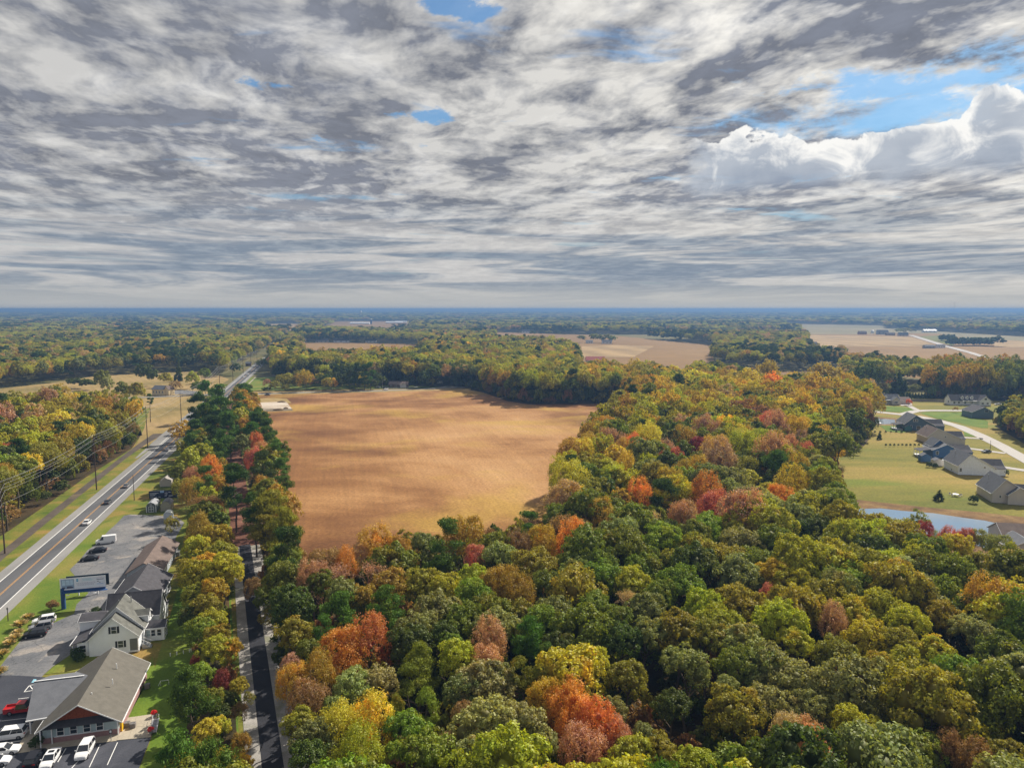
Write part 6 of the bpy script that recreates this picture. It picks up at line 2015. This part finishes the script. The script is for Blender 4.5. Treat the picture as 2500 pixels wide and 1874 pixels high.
# fountain
M_SPRAY = mat('white_spray', (0.85, 0.87, 0.9), 0.4)
fo = empty('fountain', at(2145, 1031), 0, 'white water jet rising from the small pond', 'fountain')
rr_ = random.Random(3)
m = MB()
for k in range(220):
    a_ = rr_.uniform(0, 6.28)
    s_ = rr_.uniform(.0, 1.0)
    t_ = rr_.uniform(0, 1)
    r_ = 1.5 * s_ * t_ + .15
    z_ = 3.6 * (1 - (t_ * 1.0) ** 2) * (1 - .5 * s_) + .1
    x_, y_ = r_ * math.cos(a_), r_ * math.sin(a_)
    m.tube((x_, y_, z_), (x_ * 1.03, y_ * 1.03, z_ - .35), .05, .02, 4)
m.tube((0, 0, 0), (0, 0, 3.6), .22, .08, 8)
m.build('jet', M_SPRAY, fo)
MB().tube((0, 0, -.02), (0, 0, .05), 1.6, 1.4, 16).build('foam', M_SPRAY, fo)
# fence behind the two far houses
fe = empty('wooden_fence', at(2200, 979), 0, 'long grey board fence behind the estate', 'fence')
fa, fb = at(2200, 979), at(2420, 985)
nf = 46
for k in range(nf):
    p, q = fa.lerp(fb, k / nf) - fa, fa.lerp(fb, (k + .97) / nf) - fa
    d_ = (q - p).normalized()
    n_ = Vector((-d_.y, d_.x, 0)) * .04
    vs_ = [p - n_, q - n_, q + n_, p + n_]
    MB().add([(v.x, v.y, z) for z in (0.05, 1.9) for v in vs_], [(0, 3, 2, 1), (4, 5, 6, 7), (0, 1, 5, 4), (1, 2, 6, 5), (2, 3, 7, 6), (3, 0, 4, 7)]).build('fence_panel', K_DWOOD, fe)
# hedge of small evergreens and rows of young shrubs
names = ['leftmost', 'second', 'third', 'fourth', 'fifth', 'sixth', 'seventh', 'eighth', 'ninth', 'tenth', 'eleventh', 'rightmost']
for k in range(12):
    p = at(2199 + k * 7.3, 971.5)
    e = empty('small_conifer', p, 0, names[k] + ' small conifer in the hedge row above the grey fence', 'conifer', 'conifers in the hedge row')
    o = link_mesh('crown', CROWNS[('cone', 1)][k % 2], e, (0, 0, 2.3))
    o.scale = (1.7, 1.7, 2.2)
    o.color = (*C['dp'], 1)
for (x0_, x1_, y_, n_, where) in ((2136, 2214, 1056.5, 7, 'below the fountain pond'), (2163, 2243, 1088.5, 9, 'left of the bright blue house')):
    for k in range(n_):
        p = at(x0_ + (x1_ - x0_) * k / (n_ - 1), y_)
        nm_ = 'leftmost' if k == 0 else ('rightmost' if k == n_ - 1 else names[k])
        e = empty('young_shrub', p, 0, nm_ + ' young shrub in the row ' + where, 'shrub', 'young shrubs ' + where)
        o = link_mesh('foliage', CROWNS[('oak', 1)][k % 6], e, (0, 0, .62))
        o.scale = (.62, .62, .75)
        o.color = (*C['dp'], 1)
e = empty('orange_shrub', at(2218, 989), 0, 'round orange tree by the driveway of the dormered beige house', 'tree')
o = link_mesh('crown', CROWNS[('flame', 1)][0], e, (0, 0, 2.6)); o.scale = (2.3, 2.3, 1.8); o.color = (.6, .16, .05, 1)
MB().tube((0, 0, 0), (0, 0, 2), .1).build('trunk', M_BARK, e)


# ================================================================ HOUSES AND BARNS FURTHER OFF
def far_house(name, p, ang, w, d, h, top, wm_, rm_, lab, cat='house', nwin=3, axis='x', extra=None):
    e = empty(name, p, R(ang), lab, cat)
    block(e, -w / 2, w / 2, 0, d, h, top, axis, wm_, rm_, ov=.5, trim=False)
    for k in range(nwin):
        window(e, -w / 2 + w * (k + .5) / nwin, 0, h * .55, w / nwin * .35, h * .32, panes=1)
    return e


yh = far_house('cream_house', at(386, 965), -14, 11.5, 8, 5.2, 7.8, W_YELLOW, R_GREY, 'cream two storey house beside the side road left of the highway', nwin=4)
block(yh, 4.2, 9.0, 1.5, 8.5, 5.0, 7.6, 'y', W_YELLOW, R_BROWN, trim=False)
far_house('dark_barn', at(312, 959), -10, 9, 7, 3.0, 4.8, W_BROWN, R_GREY, 'low dark barn left of the cream house', 'barn', 0)
fh = far_house('farmhouse', at(684, 905), 8, 10, 9, 5.6, 9.5, W_WHITE, R_BROWN, 'white two storey farmhouse with steep gable among trees', nwin=2, axis='y')
block(fh, 4.2, 10, 2, 8, 3, 5.4, 'x', W_WHITE, R_GREY, trim=False)
MB().box(5.5, 6.2, 6, 6.7, 4, 8.4).build('chimney', W_BRICK, fh)
rb = far_house('ranch_house', at(972, 945), 0, 17, 9, 2.7, 4.9, W_BROWN, mat('dull_brown_roof', (0.20, 0.15, 0.13), .9), 'low brown ranch house under the trees by the side road', nwin=4)
block(rb, 2, 7.5, -1.5, 3, 2.6, 4.0, 'y', W_BEIGE, bpy.data.materials['dull_brown_roof'], trim=False)
far_house('roadside_shed', at(606, 893), 10, 6, 5, 3.2, 5.0, W_BROWN, R_GREY, 'small dark shed by the far highway', 'shed', 0)
far_house('red_roofed_barn', at(1454, 889), -2, 24, 12, 5.2, 9.6, W_WHITE, R_RED, 'white barn with a red roof and two arched dormers', 'barn', 2)
rb2 = bpy.data.objects['red_roofed_barn']
for x_ in (3, 9):
    block(rb2, x_ - 1.6, x_ + 1.6, -.3, 5, 6.6, 8.2, 'y', W_WHITE, R_RED, z0=5.0, ov=.2, trim=False)
    window(rb2, x_, -.3, 6.1, 1.2, 1.2, panes=1)
far_house('garden_shed', at(1986, 842), 0, 16, 10, 3.5, 6, W_GREY, R_DARK, 'dark roofed shed at the edge of the far right field', 'shed', 0)
for (px_, py_, w_, h_, t_, wm_, rm_, lab) in (
        (738, 836, 13, 6, 9.5, W_BEIGE, R_GREY, 'narrow two storey house leftmost beyond the small tan field'),
        (785, 836, 26, 4, 8, W_BEIGE, R_GREY, 'greyish house second from left beyond the small tan field'),
        (833, 836, 32, 4, 8, W_WHITE, R_DARK, 'bright white dormered house beyond the small tan field'),
        (905, 836, 22, 4, 7, W_WHITE, R_DARK, 'white house with navy roof rightmost beyond the small tan field'),
        (707, 813, 38, 4, 7, W_WHITE, R_GREY, 'long white roofed house beside the far highway bend'),
        (722, 809, 20, 5, 9, W_WHITE, R_DARK, 'white gabled house right behind the far highway bend'),
        (688, 811, 22, 4, 7, W_WHITE, R_DARK, 'small white house left of the far highway bend'),
        (878, 791, 90, 5, 9, W_WHITE, mat('white_metal_roof', (0.7, 0.7, 0.7), .5), 'long white farm shed left of the dark silo'),
        (962, 789, 80, 5, 9, W_WHITE, bpy.data.materials['white_metal_roof'], 'long white farm shed right of the dark silo'),
        (978, 788, 60, 5, 9, W_WHITE, bpy.data.materials['white_metal_roof'], 'rightmost white farm shed beyond the silo'),
        (1286, 813, 26, 5, 10, W_WHITE, R_GREY, 'white barn at the near rim of the middle farmland'),
        (1439, 838, 14, 4, 6.5, W_WHITE, R_GREY, 'small white farmhouse left of the dark shed'),
        (1482, 839, 20, 4.5, 8, W_WHITE, R_GREY, 'white farmhouse under trees by the ploughed field'),
        (1133, 820, 34, 4, 6, W_WHITE, bpy.data.materials['white_metal_roof'], 'low white roof showing above the yellow-green trees'),
        (2107, 816, 22, 5, 9, W_BRICK, R_BROWN, 'reddish brown barn left in the far right farm'),
        (2156, 816, 30, 7, 12, W_GREY, R_GREY, 'large blue grey barn in the middle of the far right farm'),
        (2175, 818, 22, 4, 7, W_BROWN, R_BROWN, 'low brown shed right of the blue grey barn'),
        (2206, 820, 24, 4, 9, W_BEIGE, R_GREY, 'grey farmhouse by the pale lane end'),
        (2272, 811, 40, 5, 9, W_WHITE, bpy.data.materials['white_metal_roof'], 'long white shed alone in the far right meadow'),
        (2271, 850, 18, 3.5, 6, W_GREY, R_GREY, 'grey roadside house left of the parked cars on the lane'),
        (2299, 849, 14, 4, 6, W_WHITE, R_DARK, 'small white roadside house by the pale lane'),
        (1875, 793, 60, 8, 13, W_BEIGE, R_BROWN, 'pale brown barn behind the far wood'),
        (772, 766, 160, 12, 20, W_WHITE, bpy.data.materials['white_metal_roof'], 'wide pale warehouse on the left horizon'),
        (741, 768, 60, 10, 16, W_WHITE, bpy.data.materials['white_metal_roof'], 'small pale warehouse left on the horizon'),
        (788, 769, 70, 10, 16, W_WHITE, bpy.data.materials['white_metal_roof'], 'small pale warehouse right on the horizon')):
    e = far_house('far_building', at(px_, py_), rr_.uniform(-8, 8), w_, max(9, w_ * .35), h_, t_, wm_, rm_, lab, 'building', 0 if w_ > 40 else 3)
    if py_ < 775:
        e.location.z = 14
sg = empty('silo', at(906, 791.5), 0, 'dark blue silo with pale cap beyond the small farms', 'silo')
MB().tube((0, 0, 0), (0, 0, 22), 4, 4, 16).build('shaft', mat('silo_blue', (0.03, 0.06, 0.16), .5), sg)
MB().tube((0, 0, 22.01), (0, 0, 25), 4, 1, 16).build('cap', W_TRIM, sg)
sg = empty('grain_bin', at(2130, 813), 0, 'round white grain bin between the far barns', 'silo')
MB().tube((0, 0, 0), (0, 0, 7), 4.5, 4.5, 16).build('bin', W_TRIM, sg)
MB().tube((0, 0, 7.01), (0, 0, 9.5), 4.6, .6, 16).build('cap', W_TRIM, sg)
wt = empty('water_tower', Vector((at(882, 800).x / at(882, 800).y * 5000, 5000, 0)), 0, 'pale water tower on the left horizon', 'tower')
MB().tube((0, 0, 0), (0, 0, 44), 2, 2, 8).build('stem', W_TRIM, wt)
MB().tube((0, 0, 44), (0, 0, 50), 4, 9, 12).tube((0, 0, 50), (0, 0, 58), 9, 5, 12).build('tank', W_TRIM, wt)
for px_, top_, lab in ((642, 92, 'thin radio mast left on the horizon'), (1270, 62, 'small radio mast at mid horizon'), (2327, 112, 'tall radio mast right on the horizon')):
    q = at(px_, 800)
    e = empty('radio_mast', Vector((q.x / q.y * 4200, 4200, 0)), 0, lab, 'mast')
    MB().tube((0, 0, 0), (0, 0, top_), .9, .5, 4).build('mast', K_METAL, e)
# ================================================================ VEHICLES
def paint(name, c, metal=.2):
    return mat(name, c, .28, metal=metal, var=.03, spec=.6)


P_WHITE, P_BLACK, P_SILVER, P_RED = paint('white_car_paint', (.78, .78, .78), 0), paint('black_car_paint', (.012, .012, .016)), paint('silver_car_paint', (.42, .42, .43), .5), paint('red_car_paint', (.45, .02, .02), .1)
P_GREY = paint('grey_car_paint', (.12, .13, .14), .4)
CAR_GLASS = mat('car_glass', (.012, .015, .02), .05, var=.1, spec=1.0)
TYRE = mat('tyre_rubber', (.015, .015, .016), .9)
RIM = mat('rim_metal', (.35, .35, .36), .3, metal=.8)
HEAD = mat('headlight_lens', (.75, .76, .78), .1)
TAIL = mat('tail_light_lens', (.42, .015, .015), .2)
CAR_SPECS = {
    # length, width, belt z, roof z, bonnet z, greenhouse: rear base, rear top, front top, front base (y, front positive)
    'sedan': (4.7, 1.82, .92, 1.44, .88, -1.75, -1.05, .35, 1.15),
    'suv': (4.6, 1.88, 1.05, 1.70, 1.02, -2.2, -1.95, .40, 1.15),
    'van': (5.4, 2.05, 1.25, 2.35, 1.25, -2.66, -2.60, .95, 1.75),
    'minivan': (5.1, 1.98, 1.08, 1.78, 1.0, -2.46, -2.2, .75, 1.65),
}


def car(kind, p, heading, col, label, group=None):
    L_, W_, bz, rz_, hz, g0, g1, g2, g3 = CAR_SPECS[kind]
    e = empty('car' if kind != 'van' else 'van', p, heading, label, 'car' if kind != 'van' else 'van', group)
    h = L_ / 2
    # lower body from cross sections along y
    ys = [-h, -h + .12, -h + .5, -h + 1.2, 0, h - 1.3, h - .5, h - .12, h]
    zt = [bz - .12, bz, bz + .02, bz, bz - .02, (bz + hz) / 2, hz - .08, hz - .22, hz - .38]
    zb = [.42, .26, .2, .2, .2, .2, .2, .26, .36]
    wd = [.80, .92, .98, 1, 1, 1, .97, .88, .72]
    vs, fs = [], []
    for y_, t_, b_, w_ in zip(ys, zt, zb, wd):
        w2 = W_ / 2 * w_
        m_ = (t_ + b_) / 2
        vs += [(-w2 * .93, y_, b_), (w2 * .93, y_, b_), (w2, y_, m_), (w2 * .93, y_, t_), (w2 * .6, y_, t_ + .03), (-w2 * .6, y_, t_ + .03), (-w2 * .93, y_, t_), (-w2, y_, m_)]
    for k in range(len(ys) - 1):
        for i in range(8):
            j = (i + 1) % 8
            fs.append((k * 8 + i, (k + 1) * 8 + i, (k + 1) * 8 + j, k * 8 + j))
    fs += [tuple(range(8)), tuple(range(len(vs) - 1, len(vs) - 9, -1))]
    body = MB().add(vs, fs)
    # roof skin and pillars
    wt_, wb_ = W_ / 2 * .76, W_ / 2 * .92
    body.slab([(-wt_, g1, rz_), (wt_, g1, rz_), (wt_, g2, rz_), (-wt_, g2, rz_)], .07)
    for s in (-1, 1):
        for (a, b) in (((g0 + .05), (g1 + .03)), ((g3 - .03), (g2 - .03)), ((g0 + g3) / 2 - .05, (g1 + g2) / 2 - .05)):
            body.tube((s * wb_ * .985, a, bz - .03), (s * wt_ * 1.0, b, rz_ - .02), .06, .05, 5)
    bo = body.build('body', col, e, smooth=False)
    # glass house
    gl = MB()
    gz = rz_ - .075
    V = [(-wb_, g0, bz), (wb_, g0, bz), (wb_, g3, bz), (-wb_, g3, bz), (-wt_, g1, gz), (wt_, g1, gz), (wt_, g2, gz), (-wt_, g2, gz)]
    if kind == 'van':
        # panel van: glass only in front, sides closed by panels
        pn = MB()
        for s in (-1, 1):
            pn.slab([(s * (wb_ + .01), g0, bz - .02), (s * (wb_ + .01), .55, bz - .02), (s * (wt_ + .012), .45, rz_ - .02), (s * (wt_ + .012), g1, rz_ - .02)], .03)
        pn.box(-wb_, wb_, g0 - .02, g0 + .02, bz - .02, rz_ - .05)
        pn.build('side_panel', col, e)
    gl.add(V, [(0, 1, 2, 3), (4, 7, 6, 5), (0, 4, 5, 1), (1, 5, 6, 2), (2, 6, 7, 3), (3, 7, 4, 0)])
    gl.build('glass', CAR_GLASS, e)
    for s in (-1, 1):
        for y_ in (-h + .85, h - .88):
            x_ = s * (W_ / 2 - .1)
            ty = MB().tube((x_ - s * .12, y_, .33), (x_ + s * .115, y_, .33), .335, .335, 16).build('wheel', TYRE, e)
            MB().tube((x_ + s * .116, y_, .33), (x_ + s * .13, y_, .33), .2, .18, 12).build('rim', RIM, ty)
        w2 = W_ / 2
        MB().box(min(s * w2 * .45, s * w2 * .8), max(s * w2 * .45, s * w2 * .8), h - .14, h - .02, hz - .36, hz - .24).build('headlight', HEAD, e)
        MB().box(min(s * w2 * .5, s * w2 * .86), max(s * w2 * .5, s * w2 * .86), -h - .01, -h + .1, bz - .25, bz - .1).build('tail_light', TAIL, e)
        MB().box(min(s * w2, s * (w2 + .18)), max(s * w2, s * (w2 + .18)), g3 - .35, g3 - .2, bz + .02, bz + .16).build('side_mirror', col, e)
    return e


HU, HD, HL, HRt = HZ, HZ + R(180), HZ + R(90), HZ - R(90)     # away, towards us, to the left, to the right
car('suv', at(208, 1838), HD + R(-3), P_WHITE, 'white crossover parked alone nearest the concrete pad', 'cars in the office car park')
cs = car('sedan', at(124, 1858), HD + R(-3), P_WHITE, 'white sedan with sunroof between the black car and the gap', 'cars in the office car park')
MB().box(-.42, .42, -.75, -.1, 1.442, 1.452).build('sunroof', CAR_GLASS, cs)
car('suv', at(86, 1858), HU + R(-3), P_BLACK, 'black hatchback showing its tail lights at the bottom edge', 'cars in the office car park')
car('minivan', at(22, 1800), HL, P_WHITE, 'white minivan with roof bars left of the office', 'cars in the office car park')
car('sedan', at(8, 1838), HRt, P_WHITE, 'white sedan half out of the picture below the minivan', 'cars in the office car park')
car('sedan', at(-16, 1866), HRt, P_WHITE, 'white car in the bottom left corner, only its nose in view', 'cars in the office car park')
# red pickup
rpk = empty('pickup_truck', at(56, 1737), HRt, 'red pickup truck nosed under the carport roof', 'truck', 'cars in the office car park')
m = MB()
m.box(-.92, .92, -2.7, 2.6, .45, .95).box(-.92, .92, 1.05, 2.55, .951, 1.15).box(-.92, -.84, -2.7, -.9, .951, 1.3).box(.84, .92, -2.7, -.9, .951, 1.3).box(-.83, .83, -2.7, -2.62, .951, 1.3)
m.slab([(-.72, -.75, 1.86), (.72, -.75, 1.86), (.72, .55, 1.86), (-.72, .55, 1.86)], .08)
m.build('body', P_RED, rpk)
MB().add([(-.88, -.88, .952), (.88, -.88, .952), (.88, 1.04, 1.0), (-.88, 1.04, 1.0), (-.7, -.74, 1.779), (.7, -.74, 1.779), (.7, .54, 1.779), (-.7, .54, 1.779)],
         [(0, 1, 2, 3), (4, 7, 6, 5), (0, 4, 5, 1), (1, 5, 6, 2), (2, 6, 7, 3), (3, 7, 4, 0)]).build('glass', CAR_GLASS, rpk)
for s in (-1, 1):
    for y_ in (-1.7, 1.7):
        ty = MB().tube((s * .7, y_, .4), (s * .95, y_, .4), .4, .4, 16).build('wheel', TYRE, rpk)
        MB().tube((s * .951, y_, .4), (s * .965, y_, .4), .24, .2, 12).build('rim', RIM, ty)
# mid car park
car('suv', at(108, 1519), HL + R(12), P_WHITE, 'white estate car furthest of the three by the grass clumps', 'cars by the grass clumps')
car('suv', at(100, 1535), HL + R(12), P_SILVER, 'silver car in the middle of the three by the grass clumps', 'cars by the grass clumps')
car('suv', at(85, 1553), HL + R(6), P_BLACK, 'black car nearest of the three by the grass clumps', 'cars by the grass clumps')
car('van', at(259, 1325), HL + R(8), P_WHITE, 'white panel van parked at the grass edge', 'vehicles along the grass edge')
car('sedan', at(239, 1347), HL + R(6), P_BLACK, 'black sedan between the white van and the other black car', 'vehicles along the grass edge')
car('sedan', at(219, 1367), HL + R(6), P_BLACK, 'black sedan nearest the big billboard', 'vehicles along the grass edge')
# on the highway
for s_, col_, nm_ in ((at(213, 1278), P_WHITE, 'white car driving away nearest on the highway'), (at(263, 1228), P_GREY, 'dark grey car second on the highway'),
                      (at(309, 1188), P_SILVER, 'grey silver car third on the highway by the tall pole'), (at(409, 1099), P_SILVER, 'pale silver car farthest on the near highway stretch')):
    car('sedan', s_, R(14.96), col_, nm_, 'cars driving away on the highway')
for s_, col_, nm_ in ((at(596, 921), P_WHITE, 'white car nearest of the three oncoming beyond the crossroads'), (at(604.5, 914.5), P_WHITE, 'white car in the middle of the three oncoming cars'),
                      (at(610, 909), P_GREY, 'dark car last of the three oncoming cars')):
    car('sedan', s_, R(195), col_, nm_, 'oncoming cars beyond the crossroads')
car('sedan', at(653, 964.5), R(85), P_GREY, 'dark car on the side road beside the pale plot')
car('suv', at(922, 947), R(80), P_SILVER, 'pale car under the roadside pines')
car('suv', at(939, 947), R(100), P_GREY, 'dark car by the street lamp at the ranch drive')
car('suv', at(2250, 1056), R(60), paint('blue_car_paint', (.03, .06, .15)), 'dark blue car behind the slate blue house')
car('sedan', at(2436, 988), R(80), P_WHITE, 'white car at the far right edge of the estate')
car('suv', at(2309, 1128), R(75), P_WHITE, 'white car parked behind the pale grey shed')
car('van', at(1073, 936), R(88), P_WHITE, 'white trailer in the drive at the dark wood edge')
car('sedan', at(2408, 1104), R(100), P_GREY, 'grey cart on the grass by the estate drive')

# ================================================================ POLES AND CABLES
def pole(name, p, h, lab, arms=(1.0, 3.0), w=2.6, r=.24, m=None, grp='tall power poles along the highway', ang=R(14.96), cat='power pole'):
    e = empty(name, p, ang, lab, cat, grp)
    MB().tube((0, 0, 0), (0, 0, h), r, r * .55, 8).build('pole', m or K_WOOD, e)
    for a_ in arms:
        MB().box(-w / 2, w / 2, -.07, .07, h - a_ - .07, h - a_ + .07).build('crossarm', K_WOOD, e)
        for s in (-1, 1):
            MB().tube((s * w * .45, 0, h - a_ + .071), (s * w * .45, 0, h - a_ + .38), .07, .05, 6).build('insulator', K_METAL, e)
    return e


PX = [((12, 1350), 21), ((236, 1195), 21.5), ((361, 1094), 21.5), ((443, 1030), 18.5), ((537, 953), 21), ((569, 930), 20), ((594, 911), 19), ((613, 898), 19), ((628, 889), 18)]
ends = [Vector((-102, 120, 0))] + [at(*p) for p, _ in PX]
names_p = ['nearest power pole at the left edge of the picture', 'second power pole, in front of the left woods', 'third power pole where the woods end', 'fourth power pole in the straw coloured verge',
           'fifth power pole by the crossroads', 'sixth power pole beyond the crossroads', 'seventh power pole beyond the crossroads', 'eighth power pole by the far bend', 'last power pole by the far bend']
for (pp_, h_), nm_ in zip(PX, names_p):
    pole('power_pole', at(*pp_), h_, nm_)
hts = [21] + [h for _, h in PX]
M_CABLE = mat('cable_aluminium', (.42, .42, .40), .5, metal=.3)
dirn = Vector((CA, SA, 0))
for ci_, (off, dz, nm_) in enumerate(((0, .1, 'topmost power cable beside the highway'), (-1.17, -.6, 'upper cable on the woods side'), (1.17, -.6, 'upper cable on the road side'),
                                      (-1.17, -2.6, 'lower cable on the woods side'), (1.17, -2.6, 'lower cable on the road side'), (0.2, -6.5, 'thin phone cable below the power cables'))):
    m = MB()
    for k in range(len(ends) - 1):
        a, b = ends[k].copy(), ends[k + 1].copy()
        a.z, b.z = hts[k] + dz, hts[k + 1] + dz
        a += dirn * off
        b += dirn * off
        sag = (b - a).length * .018
        n = 10
        prev = a
        for i in range(1, n + 1):
            t_ = i / n
            q = a.lerp(b, t_) - Vector((0, 0, sag * 4 * t_ * (1 - t_)))
            m.tube(prev, q, 0.020 + .00004 * q.y, n=4)
            prev = q
    o = m.build('power_cable', M_CABLE)
    tag(o, nm_, 'cable', 'cables along the highway')
pole('utility_pole', at(328, 1221), 9.6, 'short lone pole on the right side of the highway', (), r=.14, grp=None)
pole('utility_pole', at(494, 942), 9, 'thin pole by the farm drive left of the crossroads', (.6,), 1.6, .14, grp=None)
pole('utility_pole', at(471, 963), 8, 'pale pole at the side road left of the highway', (), 1.6, .14, K_METAL, None)


def lamp_post(p, h, lab):
    e = empty('street_lamp', p, 0, lab, 'street lamp', 'street lamps on the side road')
    MB().tube((0, 0, 0), (0, 0, h), .14, .09, 8).build('post', K_METAL, e)
    MB().tube((0, 0, h), (1.6, 0, h + .2), .06).build('arm', K_METAL, e)
    MB().box(1.4, 2.2, -.14, .14, h + .12, h + .28).build('lamp_head', W_TRIM, e)


lamp_post(at(656, 962), 8.5, 'street lamp by the dark car on the side road')
lamp_post(at(811, 955), 7.5, 'street lamp in front of the yellow topped shrub')
lamp_post(at(934, 954), 9, 'street lamp near the low brown ranch house')
for px_, py_, lab in ((20, 1515, 'thin dark post on the grass left of the grass clumps'), (2417, 1104, 'thin pole beside the estate drive')):
    e = empty('marker_post', at(px_, py_), 0, lab, 'post')
    MB().tube((0, 0, 0), (0, 0, 3.2 if px_ < 100 else 6), .1, .08, 6).build('post', K_WOOD, e)
    MB().box(-.2, .2, -.03, .03, 2.6, 3.1).build('plate', K_METAL, e)

# ================================================================ GRASS CLUMPS
M_BLADE = leaf_material('grass_blades', trans=.3, clump=4)


def tussock_mesh(name, seed, plume=False):
    g_ = np.random.default_rng(seed)
    V, Q = [], []
    n = 420 if not plume else 260
    a = g_.uniform(0, 6.28, n)
    ln = g_.uniform(.8, 1.15, n)
    lean = g_.uniform(.15, 1.05, n) ** .8
    for i in range(n):
        d = np.array([math.cos(a[i]), math.sin(a[i])])
        sd = np.array([-d[1], d[0], 0]) * (.02 if not plume else .035)
        pts = []
        for t in ((0, .4, .75, 1.0) if not plume else (.72, .86, 1.0)):
            r_ = lean[i] * t ** 1.6 * ln[i]
            z_ = ln[i] * (t - .38 * lean[i] * t * t) * (1.05 if not plume else 1.15)
            pts.append(np.array([d[0] * r_, d[1] * r_, z_]))
        for p, q in zip(pts[:-1], pts[1:]):
            k = len(V) * 4
            V.append([p - sd, p + sd, q + sd * .6, q - sd * .6])
            Q.append([k, k + 1, k + 2, k + 3])
    V = np.array(V).reshape(-1, 3)
    return raw_mesh(name, V, np.array(Q), g_.uniform(0, 1, len(Q)), M_BLADE)


TB, TP = tussock_mesh('blades', 1), tussock_mesh('plumes', 2, True)
for k, (a_, b_, r_) in enumerate(((69, 1514, 1.5), (49, 1534, 1.8), (44, 1552, 1.4), (36, 1566, 1.6), (24, 1577, 1.4), (6, 1604, 1.5), (-2, 1650, 1.6))):
    e = empty('grass_clump', at(a_, b_), k * 1.3, ['clump furthest up the row', 'largest clump beside the white car', 'third clump from the top of the row', 'fourth clump, by the black car', 'fifth clump, below the black car',
              'sixth clump, at the left edge', 'lowest clump, cut by the left edge'][k] + ' of plumed grass', 'ornamental grass', 'plumed grass clumps along the car park')
    o = link_mesh('blades', TB, e); o.scale = (r_, r_, r_); o.color = (.12, .17, .03, 1)
    o = link_mesh('plumes', TP, e); o.scale = (r_, r_, r_); o.color = (.62, .44, .20, 1)
# shrubs by the houses
for k, (p, r_, lab) in enumerate(((VU(-9.0, 30.8), 1.3, 'dark shrub left of the white house front wall'), (VU(-8.2, 29.2), 1.0, 'low dark shrub nearest the white house corner'), (VU(-11.5, 52), 1.2, 'dark shrub below the white porch'),
                                  (VU(-5.6, -0.4), 1.1, 'dark bush at the left front corner of the office'), (VU(-22.2, 58.5), 1.3, 'reddish shrub at the foot of the blue billboard pole'), (at(2377, 1227), 1.6, 'dark shrub beside the pergola patio'),
                                  (at(2283, 1141), 1.2, 'dark shrub before the pale grey shed'), (at(2268, 1139), 1.3, 'dark shrub between the blue and pale sheds'), (at(2452, 1160), 1.6, 'dark shrub at the right wall foot of the white sided house'),
                                  (at(2330, 1150), 1.2, 'dark shrub left of the white sided house'))):
    e = empty('shrub', p, k, lab, 'shrub')
    o = link_mesh('foliage', CROWNS[('oak', 0)][k % 6], e, (0, 0, r_ * .8)); o.scale = (r_, r_, r_); o.color = (*C['dp' if 'red' not in lab else 'bn'], 1)
# heaps on the pale plot
M_HEAP = mat('dark_soil', (.16, .11, .06), .95, var=.3)
for k, (a_, b_, r_, h_, lab) in enumerate(((627, 984, 2.2, 2.6, 'tall brown soil heap at the back of the pale plot'), (630, 1003, 4.0, 1.2, 'long low soil heap at the near left of the pale plot'), (680, 1001, 3.6, 1.3, 'soil heap at the near right of the pale plot'),
                                           (688, 981, 3.2, 1.0, 'low green brown heap at the far right of the plot'), (698, 997, 1.8, 1.0, 'small heap in the right corner of the plot'))):
    iv, if2 = ico(2)
    g_ = np.random.default_rng(k)
    v_ = iv * [1, .8, 1] * (1 + g_.normal(size=(len(iv), 1)) * .09)
    v_ = v_[:, :] * [r_, r_, h_]
    e = MB().add([tuple(q) for q in v_], [tuple(q) for q in if2]).build('soil_heap', M_HEAP, None, at(a_, b_))
    tag(e, lab, 'soil heap', 'soil heaps on the pale plot')
for a_, b_, lab, c_ in ((565, 986, 'pinkish brick stack at the left end of the plot', W_BRICK), (594, 984, 'small pale container left of the plot', W_BEIGE)):
    e = empty('stack', at(a_, b_), HZ, lab, 'stack')
    MB().box(-1.8, 1.8, -1, 1, 0, 1.3).build('lower_course', c_, e, bevel=.05)
    MB().box(-1.5, 1.5, -.8, .8, 1.31, 1.7).build('upper_course', c_, e, bevel=.05)
# ================================================================ AIR
hm = bpy.data.materials.new('thin_haze')
hm.use_nodes = True
ht = hm.node_tree
ht.nodes.clear()
pv = ht.nodes.new('ShaderNodeVolumePrincipled')
pv.inputs['Color'].default_value = (0.19, 0.34, 0.60, 1)
pv.inputs['Density'].default_value = 0.00022
pv.inputs['Anisotropy'].default_value = 0.2
ho = ht.nodes.new('ShaderNodeOutputMaterial')
ht.links.new(pv.outputs[0], ho.inputs['Volume'])
hb = MB().box(-15500, 15500, -2000, 16000, -1.3, 76.0).build('haze', hm)
tag(hb, kind='stuff')
